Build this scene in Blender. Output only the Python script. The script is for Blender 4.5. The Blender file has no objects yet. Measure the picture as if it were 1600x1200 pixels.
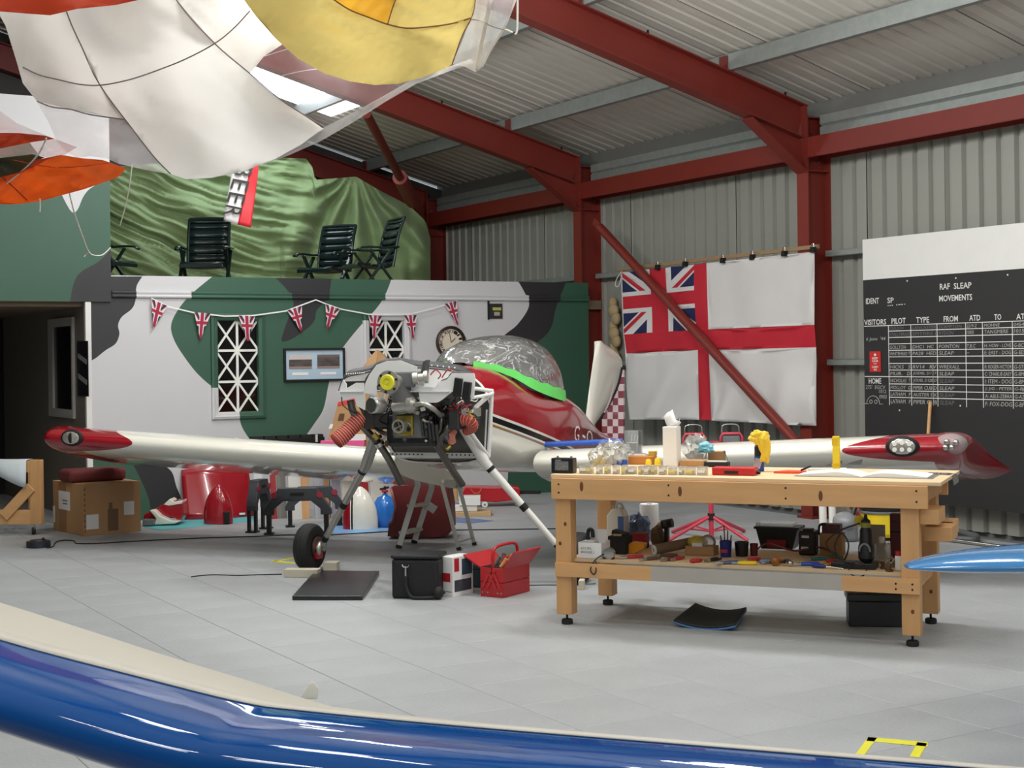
import bpy, bmesh, math, random
from mathutils import Vector, Matrix, Euler, noise
from mathutils.geometry import delaunay_2d_cdt, tessellate_polygon
random.seed(7)
PI = math.pi
sc = bpy.context.scene
COL = sc.collection

# ---------------------------------------------------------------- camera
FPX, HCAM, ROLL, HOR = 2300.0, 1.65, 0.0135, 43.0     # focal length (px of a 1600 frame), eye height, roll, horizon above centre
cam_d = bpy.data.cameras.new('camera'); cam = bpy.data.objects.new('camera', cam_d); COL.objects.link(cam)
cam_d.sensor_width = 36.0; cam_d.lens = 36.0 * FPX / 1600.0
cam_d.shift_y = -HOR / 1600.0; cam_d.clip_end = 200
cam.location = (0, 0, HCAM); cam.rotation_euler = (PI / 2, ROLL, 0)
sc.camera = cam

# ---------------------------------------------------------------- world and exposure
w = bpy.data.worlds.new('world'); sc.world = w; w.use_nodes = True
wb = w.node_tree.nodes['Background']; wb.inputs[0].default_value = (0.80, 0.90, 1.0, 1); wb.inputs[1].default_value = 0.55
sc.view_settings.view_transform = 'Standard'; sc.view_settings.look = 'None'
sc.view_settings.exposure = 0.0; sc.view_settings.gamma = 1.0; sc.view_settings.use_curve_mapping = False

# ---------------------------------------------------------------- frames of the place
BYAW = math.radians(30.17)
BLD = Matrix.Rotation(BYAW, 4, 'Z')                    # building: x = a (towards the right wall), y = b (towards the far gable)
A_WALL, B_A, B_B, B_C, B_FAC = 10.18, 11.2, 15.35, 19.5, 15.18
PITCH = 0.271
def ztop(a): return 4.02 + (A_WALL - a) * PITCH        # top of the rafters
RIDGE = 0.6

# ---------------------------------------------------------------- light fittings: LED battens hung under the roof (fixture mesh, its light, an added omni fill)
LIGHTS = [(a, b, 17) for a in (7.2, 4.4, 1.4, -1.6) for b in (0.6, 3.6, 6.2)] + [(6.2, 8.0, 64), (3.6, 9.2, 46), (1.2, 9.4, 34), (4.4, 11.0, 44), (1.2, 12.2, 14), (5.2, 13.4, 40)]  # some battens, unseen, added to brighten the office front and green sheet
K_DOWN, K_OMNI = 0.7, 2.0

def ray(px, py):
    u = (px - 800) - ROLL * (py - 600); v = (py - 600) + ROLL * (px - 800)
    return Vector((u / FPX, 1.0, -(v + HOR) / FPX))
CAM0 = Vector((0, 0, HCAM))
def at(px, py, Y): return CAM0 + ray(px, py) * Y                   # world point seen at a pixel, Y metres away
def onz(px, py, z=0.0):
    d = ray(px, py); return CAM0 + d * ((z - HCAM) / d.z)
def hit(M, px, py, axis, val):                                     # same, on a plane of a local frame, in that frame
    Mi = M.inverted(); o = Mi @ CAM0; d = Mi.to_3x3() @ ray(px, py)
    return o + d * ((val - o[axis]) / d[axis])
def frame(o, X, Y=Vector((0, 0, 1))):
    X = Vector(X).normalized(); Y = (Vector(Y) - X * X.dot(Vector(Y))).normalized(); N = X.cross(Y)
    M = Matrix.Identity(4)
    for i in range(3): M[i][0], M[i][1], M[i][2], M[i][3] = X[i], Y[i], N[i], o[i]
    return M
EF = BLD.to_3x3() @ Vector((1, 0, 0)); ES = BLD.to_3x3() @ Vector((0, 1, 0))
def bp(a, b, z=0): return BLD @ Vector((a, b, z))

# ---------------------------------------------------------------- materials
def lin(c):
    r = []
    for x in c[:3]:
        x = x / 255.0; r.append(x / 12.92 if x <= 0.04045 else ((x + 0.055) / 1.055) ** 2.4)
    return tuple(r) + (1.0,)
MATS = {}
def mat(name, rgb, rough=0.5, metal=0.0, var=0.08, scale=6.0, bump=0.0, bscale=60.0, coat=0.0, stretch=(1, 1, 1), trans=0.0, sheen=0.0, spec=0.5, perobj=0.0):
    if name in MATS: return MATS[name]
    m = bpy.data.materials.new(name); m.use_nodes = True; nt = m.node_tree; N = nt.nodes; L = nt.links
    bs = N['Principled BSDF']; out = N['Material Output']
    bs.inputs['Roughness'].default_value = rough; bs.inputs['Metallic'].default_value = metal
    bs.inputs['Coat Weight'].default_value = coat; bs.inputs['Coat Roughness'].default_value = 0.04
    bs.inputs['Specular IOR Level'].default_value = spec; bs.inputs['Sheen Weight'].default_value = sheen
    tc = N.new('ShaderNodeTexCoord'); mp = N.new('ShaderNodeMapping'); mp.inputs['Scale'].default_value = stretch
    L.new(tc.outputs['Object'], mp.inputs['Vector'])
    nz = N.new('ShaderNodeTexNoise'); nz.inputs['Scale'].default_value = scale; nz.inputs['Detail'].default_value = 5
    L.new(mp.outputs[0], nz.inputs['Vector'])
    mix = N.new('ShaderNodeMix'); mix.data_type = 'RGBA'
    c = lin(rgb); mix.inputs[6].default_value = tuple(x * (1 - var * 1.6) for x in c[:3]) + (1,)
    mix.inputs[7].default_value = tuple(min(1, x * (1 + var)) for x in c[:3]) + (1,)
    L.new(nz.outputs[0], mix.inputs[0])
    csock = mix.outputs[2]
    if perobj:
        oi = N.new('ShaderNodeObjectInfo'); hs = N.new('ShaderNodeHueSaturation'); mr = N.new('ShaderNodeMapRange')
        mr.inputs[3].default_value = 1 - perobj; mr.inputs[4].default_value = 1 + perobj
        L.new(oi.outputs['Random'], mr.inputs[0]); L.new(mr.outputs[0], hs.inputs['Value']); L.new(csock, hs.inputs['Color']); csock = hs.outputs[0]
    L.new(csock, bs.inputs['Base Color'])
    if bump:
        n2 = N.new('ShaderNodeTexNoise'); n2.inputs['Scale'].default_value = bscale; n2.inputs['Detail'].default_value = 3
        L.new(mp.outputs[0], n2.inputs['Vector'])
        bm_ = N.new('ShaderNodeBump'); bm_.inputs['Strength'].default_value = bump; bm_.inputs['Distance'].default_value = 0.01
        L.new(n2.outputs[0], bm_.inputs['Height']); L.new(bm_.outputs[0], bs.inputs['Normal'])
    if trans:
        tr = N.new('ShaderNodeBsdfTranslucent'); L.new(csock, tr.inputs['Color'])
        ms = N.new('ShaderNodeMixShader'); ms.inputs[0].default_value = trans
        L.new(bs.outputs[0], ms.inputs[1]); L.new(tr.outputs[0], ms.inputs[2]); L.new(ms.outputs[0], out.inputs[0])
    MATS[name] = m; return m
def sheer(name, rgb, opac=0.35, rough=0.4):
    if name in MATS: return MATS[name]
    m = mat(name, rgb, rough, trans=0.3, var=0.1, scale=3); nt = m.node_tree; N = nt.nodes; L = nt.links; out = N['Material Output']
    src = out.inputs[0].links[0].from_socket
    tp = N.new('ShaderNodeBsdfTransparent'); ms = N.new('ShaderNodeMixShader')
    nz = N.new('ShaderNodeTexNoise'); nz.inputs['Scale'].default_value = 1.6; nz.inputs['Detail'].default_value = 1; mr = N.new('ShaderNodeMapRange')
    mr.inputs[1].default_value = 0.3; mr.inputs[2].default_value = 0.75; mr.inputs[3].default_value = max(0, opac - 0.08); mr.inputs[4].default_value = opac + 0.12
    L.new(nz.outputs[0], mr.inputs[0]); L.new(mr.outputs[0], ms.inputs[0])
    L.new(tp.outputs[0], ms.inputs[1]); L.new(src, ms.inputs[2]); L.new(ms.outputs[0], out.inputs[0])
    return m
def glass(name, rgb=(235, 240, 240), opac=0.12, rough=0.03):
    if name in MATS: return MATS[name]
    m = bpy.data.materials.new(name); m.use_nodes = True; nt = m.node_tree; N = nt.nodes; L = nt.links
    for n in list(N):
        if n.type == 'BSDF_PRINCIPLED': N.remove(n)
    out = [n for n in N if n.type == 'OUTPUT_MATERIAL'][0]
    tp = N.new('ShaderNodeBsdfTransparent'); gl = N.new('ShaderNodeBsdfGlossy'); gl.inputs['Roughness'].default_value = rough
    df = N.new('ShaderNodeBsdfDiffuse'); df.inputs[0].default_value = lin(rgb)
    fr = N.new('ShaderNodeFresnel'); fr.inputs[0].default_value = 1.45
    m1 = N.new('ShaderNodeMixShader'); m1.inputs[0].default_value = opac
    m2 = N.new('ShaderNodeMixShader')
    L.new(tp.outputs[0], m1.inputs[1]); L.new(df.outputs[0], m1.inputs[2])
    L.new(fr.outputs[0], m2.inputs[0]); L.new(m1.outputs[0], m2.inputs[1]); L.new(gl.outputs[0], m2.inputs[2]); L.new(m2.outputs[0], out.inputs[0])
    MATS[name] = m; return m
def emis(name, rgb, s):
    m = bpy.data.materials.new(name); m.use_nodes = True; b = m.node_tree.nodes['Principled BSDF']
    b.inputs['Emission Color'].default_value = lin(rgb); b.inputs['Emission Strength'].default_value = s; MATS[name] = m; return m

# ---------------------------------------------------------------- mesh builder
class MB:
    def __init__(s): s.v = []; s.f = []; s.mi = []; s.m = 0; s.T = None
    def add(s, vs, fs):
        o = len(s.v)
        s.v += [(s.T @ Vector(p)) if s.T else Vector(p) for p in vs]
        s.f += [tuple(i + o for i in f) for f in fs]; s.mi += [s.m] * len(fs); return s
    def box(s, x0, x1, y0, y1, z0, z1, R=None):
        vs = [Vector((x, y, z)) for z in (z0, z1) for y in (y0, y1) for x in (x0, x1)]
        if R is not None:
            c = Vector(((x0 + x1) / 2, (y0 + y1) / 2, (z0 + z1) / 2)); vs = [c + R @ (p - c) for p in vs]
        return s.add(vs, [(0, 2, 3, 1), (4, 5, 7, 6), (0, 1, 5, 4), (2, 6, 7, 3), (0, 4, 6, 2), (1, 3, 7, 5)])
    def cb(s, c, d, R=None):
        return s.box(c[0] - d[0] / 2, c[0] + d[0] / 2, c[1] - d[1] / 2, c[1] + d[1] / 2, c[2] - d[2] / 2, c[2] + d[2] / 2, R)
    def bar(s, p0, p1, w, h=None, up=(0, 0, 1)):                   # rectangular bar between two points
        p0, p1 = Vector(p0), Vector(p1); h = h or w; d = (p1 - p0); n = d.normalized(); up = Vector(up)
        if abs(n.dot(up)) > 0.98: up = Vector((0, 1, 0))
        x = n.cross(up).normalized() * (w / 2); y = x.cross(n).normalized() * (h / 2)
        vs = [p + x * a + y * b for p in (p0, p1) for a, b in ((-1, -1), (1, -1), (1, 1), (-1, 1))]
        return s.add(vs, [(3, 2, 1, 0), (4, 5, 6, 7), (0, 1, 5, 4), (1, 2, 6, 5), (2, 3, 7, 6), (3, 0, 4, 7)])
    def ring(s, c, n, x, r, k):
        y = n.cross(x); return [c + x * (r * math.cos(2 * PI * i / k)) + y * (r * math.sin(2 * PI * i / k)) for i in range(k)]
    def tube(s, pts, r, k=8, cap=True, closed=False):
        pts = [Vector(p) for p in pts]; n = len(pts); rr = r if isinstance(r, (list, tuple)) else [r] * n
        x = None; vs = []; fs = []
        for i, p in enumerate(pts):
            if closed: t = pts[(i + 1) % n] - pts[i - 1]
            else: t = pts[min(i + 1, n - 1)] - pts[max(i - 1, 0)]
            t = t.normalized() if t.length > 1e-9 else Vector((0, 0, 1))
            if x is None: x = t.orthogonal().normalized()
            else:
                x = x - t * x.dot(t); x = x.normalized() if x.length > 1e-6 else t.orthogonal().normalized()
            vs += s.ring(p, t, x, rr[i], k)
        for i in range(n if closed else n - 1):
            a, b = i * k, ((i + 1) % n) * k
            for j in range(k): fs.append((a + j, a + (j + 1) % k, b + (j + 1) % k, b + j))
        if cap and not closed: fs += [tuple(range(k))[::-1], tuple((n - 1) * k + j for j in range(k))]
        return s.add(vs, fs)
    def cyl(s, p0, p1, r, r2=None, k=16): return s.tube([p0, p1], [r, r if r2 is None else r2], k)
    def lathe(s, prof, c=(0, 0, 0), axis=(0, 0, 1), k=20, cap=True):
        c = Vector(c); n = Vector(axis).normalized(); x = n.orthogonal().normalized(); vs = []; fs = []
        for r, h in prof: vs += s.ring(c + n * h, n, x, max(r, 1e-4), k)
        for i in range(len(prof) - 1):
            for j in range(k): fs.append((i * k + j, i * k + (j + 1) % k, (i + 1) * k + (j + 1) % k, (i + 1) * k + j))
        if cap: fs += [tuple(range(k))[::-1], tuple((len(prof) - 1) * k + j for j in range(k))]
        return s.add(vs, fs)
    def ell(s, c, r, k=16, m=10):
        c = Vector(c); vs = []; fs = []
        for i in range(m + 1):
            t = PI * i / m
            for j in range(k):
                p = 2 * PI * j / k; vs.append(c + Vector((r[0] * math.sin(t) * math.cos(p), r[1] * math.sin(t) * math.sin(p), -r[2] * math.cos(t))))
        for i in range(m):
            for j in range(k): fs.append((i * k + j, i * k + (j + 1) % k, (i + 1) * k + (j + 1) % k, (i + 1) * k + j))
        return s.add(vs, fs)
    def grid(s, P, closed=False):                                   # P[i][j] points
        n, m = len(P), len(P[0]); vs = [p for r in P for p in r]; fs = []
        for i in range(n - 1):
            for j in range(m if closed else m - 1):
                k = (j + 1) % m; fs.append((i * m + j, i * m + k, (i + 1) * m + k, (i + 1) * m + j))
        return s.add(vs, fs)
    def prism(s, poly, ax, d0, d1):                                 # polygon (2D) extruded along axis ax
        def put(p, d):
            q = [p[0], p[1]]; q.insert(ax, d); return q
        n = len(poly); vs = [put(p, d0) for p in poly] + [put(p, d1) for p in poly]
        tri = tessellate_polygon([[Vector((p[0], p[1], 0)) for p in poly]])
        fs = [t for t in tri] + [tuple(i + n for i in t)[::-1] for t in tri]
        fs += [(i, (i + 1) % n, n + (i + 1) % n, n + i) for i in range(n)]
        return s.add(vs, fs)
    def build(s, name, mats, parent=None, smooth=False, bevel=0.0, seg=2, M=None, solid=0.0, subsurf=0, sharp=None):
        me = bpy.data.meshes.new(name); me.from_pydata([tuple(p) for p in s.v], [], s.f)
        mats = mats if isinstance(mats, (list, tuple)) else [mats]
        for m in mats: me.materials.append(m)
        if len(mats) > 1:
            for p, i in zip(me.polygons, s.mi): p.material_index = i
        bm_ = bmesh.new(); bm_.from_mesh(me)
        bmesh.ops.remove_doubles(bm_, verts=bm_.verts, dist=1e-6)
        bmesh.ops.recalc_face_normals(bm_, faces=bm_.faces); bm_.to_mesh(me); bm_.free()
        if smooth:
            me.polygons.foreach_set('use_smooth', [True] * len(me.polygons))
            if smooth != 'all':
                try: me.set_sharp_from_angle(angle=math.radians(smooth if not isinstance(smooth, bool) else 40))
                except Exception: pass
        o = bpy.data.objects.new(name, me); COL.objects.link(o)
        if parent is not None: o.parent = parent
        if M is not None: o.matrix_basis = M
        if solid:
            md = o.modifiers.new('solid', 'SOLIDIFY'); md.thickness = solid; md.offset = 0
        if bevel:
            md = o.modifiers.new('bevel', 'BEVEL'); md.width = bevel; md.segments = seg; md.limit_method = 'ANGLE'; md.angle_limit = math.radians(40)
        if subsurf:
            md = o.modifiers.new('sub', 'SUBSURF'); md.levels = subsurf; md.render_levels = subsurf
        return o
def tag(o, label, cat, group=None, kind=None):
    o['label'] = label; o['category'] = cat
    if group: o['group'] = group
    if kind: o['kind'] = kind
    return o
def thing(name, label, cat, loc=(0, 0, 0), rz=0.0, group=None, M=None):
    o = bpy.data.objects.new(name, None); o.empty_display_size = 0.05; COL.objects.link(o)
    if M is not None: o.matrix_basis = M
    else: o.matrix_basis = Matrix.Translation(Vector(loc)) @ Matrix.Rotation(rz, 4, 'Z')
    return tag(o, label, cat, group)
def struct(o): o['kind'] = 'structure'; return o
def recenter(o):                                                    # put a single-mesh thing's origin at its base
    me = o.data; xs = [v.co for v in me.vertices]; M = o.matrix_basis
    c = Vector(((min(p.x for p in xs) + max(p.x for p in xs)) / 2, (min(p.y for p in xs) + max(p.y for p in xs)) / 2, min(p.z for p in xs)))
    me.transform(Matrix.Translation(-c)); o.matrix_basis = M @ Matrix.Translation(c); return o
def single(mb, name, mats, label, cat, group=None, **k):
    return tag(recenter(mb.build(name, mats, **k)), label, cat, group)
def inside(p, poly):
    x, y = p[0], p[1]; r = False; j = len(poly) - 1
    for i in range(len(poly)):
        xi, yi = poly[i][0], poly[i][1]; xj, yj = poly[j][0], poly[j][1]
        if (yi > y) != (yj > y) and x < (xj - xi) * (y - yi) / (yj - yi) + xi: r = not r
        j = i
    return r
def cdt(outer, polys, holes=(), step=None):
    """triangulate outer with the polygons' outlines as constraints; returns verts, tris, class (index of last polygon that holds it, -1 none)"""
    V = []; E = []
    for pl in [outer] + [p for p in polys] + list(holes):
        o = len(V); V += [Vector((p[0], p[1])) for p in pl]; n = len(pl); E += [(o + i, o + (i + 1) % n) for i in range(n)]
    if step:
        xs = [p[0] for p in outer]; ys = [p[1] for p in outer]; x = min(xs) + step / 2
        while x < max(xs):
            y = min(ys) + step / 2
            while y < max(ys):
                if inside((x, y), outer): V.append(Vector((x, y)))
                y += step
            x += step
    vo, eo, fo, a, b, c = delaunay_2d_cdt(V, E, [], 0, 1e-5)
    tris = []; cls = []
    for f in fo:
        cx = sum(vo[i].x for i in f) / len(f); cy = sum(vo[i].y for i in f) / len(f)
        if not inside((cx, cy), outer) or any(inside((cx, cy), h) for h in holes): continue
        k = -1
        for i, p in enumerate(polys):
            if inside((cx, cy), p): k = i
        tris.append(tuple(f)); cls.append(k)
    return vo, tris, cls
def crv(pts, n=40, closed=False):                                   # Catmull-Rom through points (any dimension)
    P = [Vector(p) for p in pts]; N = len(P); out = []
    segs = N if closed else N - 1
    per = max(1, n // segs)
    for i in range(segs):
        if closed: a, b, c, d = P[i - 1], P[i], P[(i + 1) % N], P[(i + 2) % N]
        else: a, b, c, d = P[max(i - 1, 0)], P[i], P[i + 1], P[min(i + 2, N - 1)]
        for j in range(per):
            t = j / per
            out.append(0.5 * ((2 * b) + (c - a) * t + (2 * a - 5 * b + 4 * c - d) * t * t + (3 * b - a - 3 * c + d) * t ** 3))
    if not closed: out.append(P[-1])
    return out
TXT = {}
def text(name, body, m, parent, box, M=None, bold=0.0, shear=0.0, rot=0.0, ext=0.0015, fit='both'):
    """lettering fitted into box (x0, y0, x1, y1) of the parent's local x/y plane (or of M)"""
    cu = bpy.data.curves.new('txt', 'FONT'); cu.body = body; cu.size = 1; cu.shear = shear; cu.offset = bold; cu.resolution_u = 2; cu.extrude = 0.0
    ob = bpy.data.objects.new('txt', cu); COL.objects.link(ob)
    dg = bpy.context.evaluated_depsgraph_get(); dg.update()
    me = bpy.data.meshes.new_from_object(ob.evaluated_get(dg)); bpy.data.objects.remove(ob); bpy.data.curves.remove(cu)
    vs = [v.co.copy() for v in me.vertices]
    if not vs: return None
    x0, x1 = min(p.x for p in vs), max(p.x for p in vs); y0, y1 = min(p.y for p in vs), max(p.y for p in vs)
    X0, Y0, X1, Y1 = box; W, Hh = (X1 - X0), (Y1 - Y0)
    if rot: W, Hh = Hh, W
    sx, sy = W / (x1 - x0), Hh / (y1 - y0)
    for v in me.vertices:
        x, y = (v.co.x - (x0 + x1) / 2) * sx, (v.co.y - (y0 + y1) / 2) * sy
        if rot: x, y = x * math.cos(rot) - y * math.sin(rot), x * math.sin(rot) + y * math.cos(rot)
        v.co = Vector(((X0 + X1) / 2 + x, (Y0 + Y1) / 2 + y, ext))
    me.materials.clear(); me.materials.append(m)
    o = bpy.data.objects.new(name, me); COL.objects.link(o); o.parent = parent
    if M is not None: o.matrix_basis = M
    return o
def copytree(o, parent=None):
    c = o.copy(); COL.objects.link(c); c.parent = parent
    if parent is not None: c.matrix_basis = o.matrix_basis.copy()
    for ch in o.children: copytree(ch, c)
    return c

# ---------------------------------------------------------------- palette
m_red = mat('red oxide paint', (120, 38, 28), 0.5, var=0.1, scale=2.5)
m_galv = mat('galvanised steel', (150, 156, 152), 0.45, 0.35, var=0.14, scale=14)
m_clad = mat('pale grey wall sheet', (152, 153, 145), 0.5, 0.1, var=0.06, scale=2, stretch=(1, 1, .3))
m_roof = mat('pale grey roof sheet', (206, 203, 194), 0.5, 0.05, var=0.07, scale=2)
m_white = mat('white paint', (228, 228, 224), 0.45, var=0.03)
m_gloss = mat('white gloss', (236, 236, 230), 0.25, var=0.02, coat=0.3)
m_black = mat('black plastic', (24, 24, 26), 0.4, var=0.1)
m_rub = mat('black rubber', (30, 30, 31), 0.75, var=0.12)
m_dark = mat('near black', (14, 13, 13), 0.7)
m_steel = mat('bright steel', (190, 190, 186), 0.25, 1.0, var=0.06)
m_alu = mat('brushed aluminium', (186, 184, 176), 0.38, 0.75, var=0.06, scale=20)
m_wood = mat('planed pine', (214, 164, 110), 0.55, var=0.16, scale=7, stretch=(.25, 2.2, 2.2))
m_woodz = mat('planed pine upright', (210, 160, 106), 0.55, var=0.16, scale=7, stretch=(2.2, 2.2, .25))
m_ply = mat('pale plywood', (226, 198, 158), 0.5, var=0.06, scale=5)
m_knot = mat('pine knot', (110, 62, 34), 0.6)
m_card = mat('brown cardboard', (182, 140, 96), 0.75, var=0.06, scale=9)
m_paper = mat('white paper', (232, 231, 228), 0.8, var=0.03)
m_rope = mat('white cord', (214, 212, 200), 0.8)
m_redp = mat('bright red paint', (178, 24, 36), 0.3, var=0.05, coat=0.2)
m_navy = mat('flag navy', (26, 32, 78), 0.8)
m_fred = mat('flag red', (196, 34, 52), 0.8, var=0.05, trans=0.1)
m_fwhite = mat('flag white', (222, 220, 218), 0.8, var=0.03, trans=0.1)
m_grey = mat('mid grey plastic', (116, 118, 120), 0.45)
m_yel = mat('bright yellow plastic', (240, 208, 40), 0.4)
m_blue = mat('blue plastic', (38, 84, 176), 0.4)
m_clear = glass('clear plastic', (225, 228, 226), 0.22)
# ================================================================ STRUCTURE
# ---- floor: slab plus interlocking tiles
m_tile = mat('grey floor tile', (166, 169, 171), 0.5, var=0.1, scale=2.2, bump=0.35, bscale=42, perobj=0.02)
m_tilef = mat('grey floor tile far', (166, 169, 171), 0.5, var=0.1, scale=1.2, bump=0.25, bscale=42)
fl = MB().box(-9.5, A_WALL + .1, -7, 20, -0.12, -0.0145).build('floor', mat('floor joint', (112, 115, 118), 0.8), M=BLD); struct(fl)
def tile_mesh(mb, x, y, s=0.5, g=0.0012, c=0.0035, t=0.012, zt=0.0):
    h = s / 2 - g; lo = [(-h, -h), (h, -h), (h, h), (-h, h)]; hi = [(p[0] - math.copysign(c, p[0]), p[1] - math.copysign(c, p[1])) for p in lo]
    vs = [(x + p[0], y + p[1], zt - t) for p in lo] + [(x + p[0], y + p[1], zt - c * .5) for p in lo] + [(x + p[0], y + p[1], zt) for p in hi]
    fs = [(8, 9, 10, 11)] + [(i, (i + 1) % 4, 4 + (i + 1) % 4, 4 + i) for i in range(4)] + [(4 + i, 4 + (i + 1) % 4, 8 + (i + 1) % 4, 8 + i) for i in range(4)]
    mb.add(vs, fs)
spots = []; rest = []
for i in range(-38, 41):
    for j in range(-28, 80):
        a, b = (i + .5) * .5, (j + .5) * .5
        if a > A_WALL - .2 or b > 19.7: continue
        p = bp(a, b)
        if p.y < 2.0: rest.append((a, b)); continue
        u = p.x / p.y * FPX; v = HCAM / p.y * FPX
        if abs(u) < 860 and v < 720 : spots.append((p.y, a, b))
        else: rest.append((a, b))
spots.sort()
tm = MB(); tile_mesh(tm, 0, 0); tm0 = None
for k, (Y, a, b) in enumerate(spots[:300]):
    if tm0 is None:
        o = tm.build('floor_tile', m_tile, fl); tm0 = o.data
    else:
        o = bpy.data.objects.new('floor_tile', tm0); COL.objects.link(o); o.parent = fl
    o.location = (a, b, 0)
mb = MB()
for Y, a, b in spots[300:]: tile_mesh(mb, a, b)
for a, b in rest: tile_mesh(mb, a, b)
o = mb.build('far_floor_tiles', m_tilef, fl); o['kind'] = 'stuff'

# ---- right wall: profiled sheets, one object each
def rib_profile(n=5, s=0.1985, d=0.042):
    p = []
    for i in range(n):
        x = i * s; p += [(x, 0), (x + .128, 0), (x + .146, d), (x + .182, d)]
    p.append((n * s, 0)); return p
wr = MB().box(A_WALL + .06, A_WALL + .12, -7, 19.8, -.1, 4.35).build('wall_right', mat('outer lining', (120, 120, 116), .8), M=BLD); struct(wr)
me0 = None
for k in range(0, 16):
    b0 = 19.62 - k - 1
    if me0 is None:
        P = [[Vector((d, s, z)) for s, d in rib_profile()] for z in (0.03, 3.98)]
        o = MB().grid(P).build('cladding_sheet', m_clad, wr); me0 = o.data
    else:
        o = bpy.data.objects.new('cladding_sheet', me0); COL.objects.link(o); o.parent = wr
    o.location = (A_WALL + (0.004 if k % 2 else 0), b0, 0)
# ---- roof: right slope of profiled sheets, left slope plain
RL = A_WALL + .25 - RIDGE
ce = MB().add([(A_WALL + .3, -7, ztop(A_WALL + .3) + .28), (A_WALL + .3, 20, ztop(A_WALL + .3) + .28), (RIDGE, 20, ztop(RIDGE) + .28), (RIDGE, -7, ztop(RIDGE) + .28),
               (-9, 20, ztop(RIDGE) + .28 - 9.6 * PITCH), (-9, -7, ztop(RIDGE) + .28 - 9.6 * PITCH)], [(0, 1, 2, 3), (3, 2, 4, 5)]).build('ceiling', m_roof, M=BLD, solid=.04); struct(ce)
me0 = None
for k in range(0, 21):
    b0 = 19.62 - k - 1
    if me0 is None:
        a1 = A_WALL + .1
        P = [[Vector((a, s, ztop(a) + .185 + d)) for s, d in rib_profile()] for a in (a1, RIDGE)]
        o = MB().grid(P).build('roof_sheet', m_roof, ce); me0 = o.data
    else:
        o = bpy.data.objects.new('roof_sheet', me0); COL.objects.link(o); o.parent = ce
    o.location = (0, b0, 0.003 if k % 2 else 0)
# ---- daylight rooflight above the office deck
mb = MB().add([(a, b, ztop(a) + .178) for a, b in ((7.75, 16.9), (7.75, 18.0), (5.9, 18.0), (5.9, 16.9))], [(0, 1, 2, 3)])
o = mb.build('rooflight', emis('daylit rooflight sheet', (235, 244, 255), 10.0), M=BLD, solid=.006); o['kind'] = 'structure'; o.name = 'window_4'
# ---- far gable, left wall
o = MB().prism([(-9, 0), (A_WALL + .1, 0), (A_WALL + .1, 4.15), (RIDGE, ztop(RIDGE) + .2), (-9, 4.1)], 1, 19.66, 19.75).build('wall_far', mat('dark gable sheet', (70, 68, 64), .7), M=BLD); struct(o)
o = MB().box(-9.1, -9, -7, 19.8, 0, 4.3).build('wall_left', m_clad, M=BLD); struct(o)

# ---- portal frames
def isec(mb, p0, p1, d, bw, tf, tw, updir):
    """I beam from p0 to p1 (outer/top flange line), depth d along -updir, flange width along the third axis"""
    p0, p1 = Vector(p0), Vector(p1); n = (p1 - p0).normalized(); up = Vector(updir).normalized(); s = n.cross(up).normalized()
    def slab(o0, hu, hs):
        vs = [p + up * (o0 + a * hu / 2) + s * (b * hs / 2) for p in (p0, p1) for a, b in ((-1, -1), (-1, 1), (1, 1), (1, -1))]
        mb.add(vs, [(3, 2, 1, 0), (4, 5, 6, 7), (0, 1, 5, 4), (1, 2, 6, 5), (2, 3, 7, 6), (3, 0, 4, 7)])
    slab(-tf / 2, tf, bw); slab(-d + tf / 2, tf, bw); slab(-d / 2, d - 2 * tf, tw)
A_IN = 9.88
def portal(b, where, full=True):
    c = thing('steel_column', 'red oxide steel I-column of the right wall ' + where[0], 'column', M=BLD @ Matrix.Translation((A_WALL - .15, b, 0)))
    mb = MB(); isec(mb, (.15, 0, 0.02), (.15, 0, 4.0), .30, .165, .014, .01, (1, 0, 0)); mb.build('shaft', m_red, c)
    MB().box(-.18, .17, -.11, .11, 0, .025).build('base_plate', m_red, c)
    mb = MB()
    for z in (3.45, 3.98): mb.box(-.136, .136, -.08, .08, z, z + .012)
    mb.build('stiffener', m_red, c)
    for z, x in ((3.55, -.05), (3.55, .05), (3.72, -.05), (3.82, -.05)):
        MB().cyl((x, -.006, z), (x, -.02, z), .011, k=6).build('bolt', m_steel, c)
    r = thing('steel_rafter', 'red steel roof rafter ' + where[1], 'rafter', M=BLD @ Matrix.Translation((0, b, 0)))
    mb = MB(); up = Vector((PITCH, 0, 1)).normalized()
    isec(mb, (A_IN + .02, 0, ztop(A_IN)), (RIDGE, 0, ztop(RIDGE)), .33, .165, .014, .01, up); mb.build('beam', m_red, r)
    # haunch
    zb0 = ztop(9.21) - .345; mb = MB()
    mb.prism([(9.21, zb0), (A_IN, ztop(A_IN) - .345), (A_IN, 3.45)], 1, -.005, .005)
    mb.bar((9.19, 0, zb0 - .005), (A_IN, 0, 3.44), .165, .014); mb.box(A_IN - .014, A_IN, -.085, .085, 3.44, ztop(A_IN))
    mb.build('haunch', m_red, r)
    a = 8.95
    while a > RIDGE:
        MB().box(a - .049, a - .037, -.06, .06, ztop(a) + .004, ztop(a) + .155).build('purlin_cleat', m_red, r)
        MB().cyl((a + .7, -.03, ztop(a + .7) - .01), (a + .7, -.03, ztop(a + .7) + .055), .012, k=6).build('hook_bolt', m_dark, r)
        a -= 1.65
    return c
portal(B_A, ('beside the blackboard, flag to its left', 'running down to the column beside the blackboard'))
portal(B_B, ('at the right end of the camouflage office', 'behind the hanging canopies, ending above the office corner'))
portal(B_C, ('in the dark far corner beside the green sheet', 'in the shadow along the far gable'))
portal(7.05, ('out of view right of the blackboard', 'above the camera'))
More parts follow.
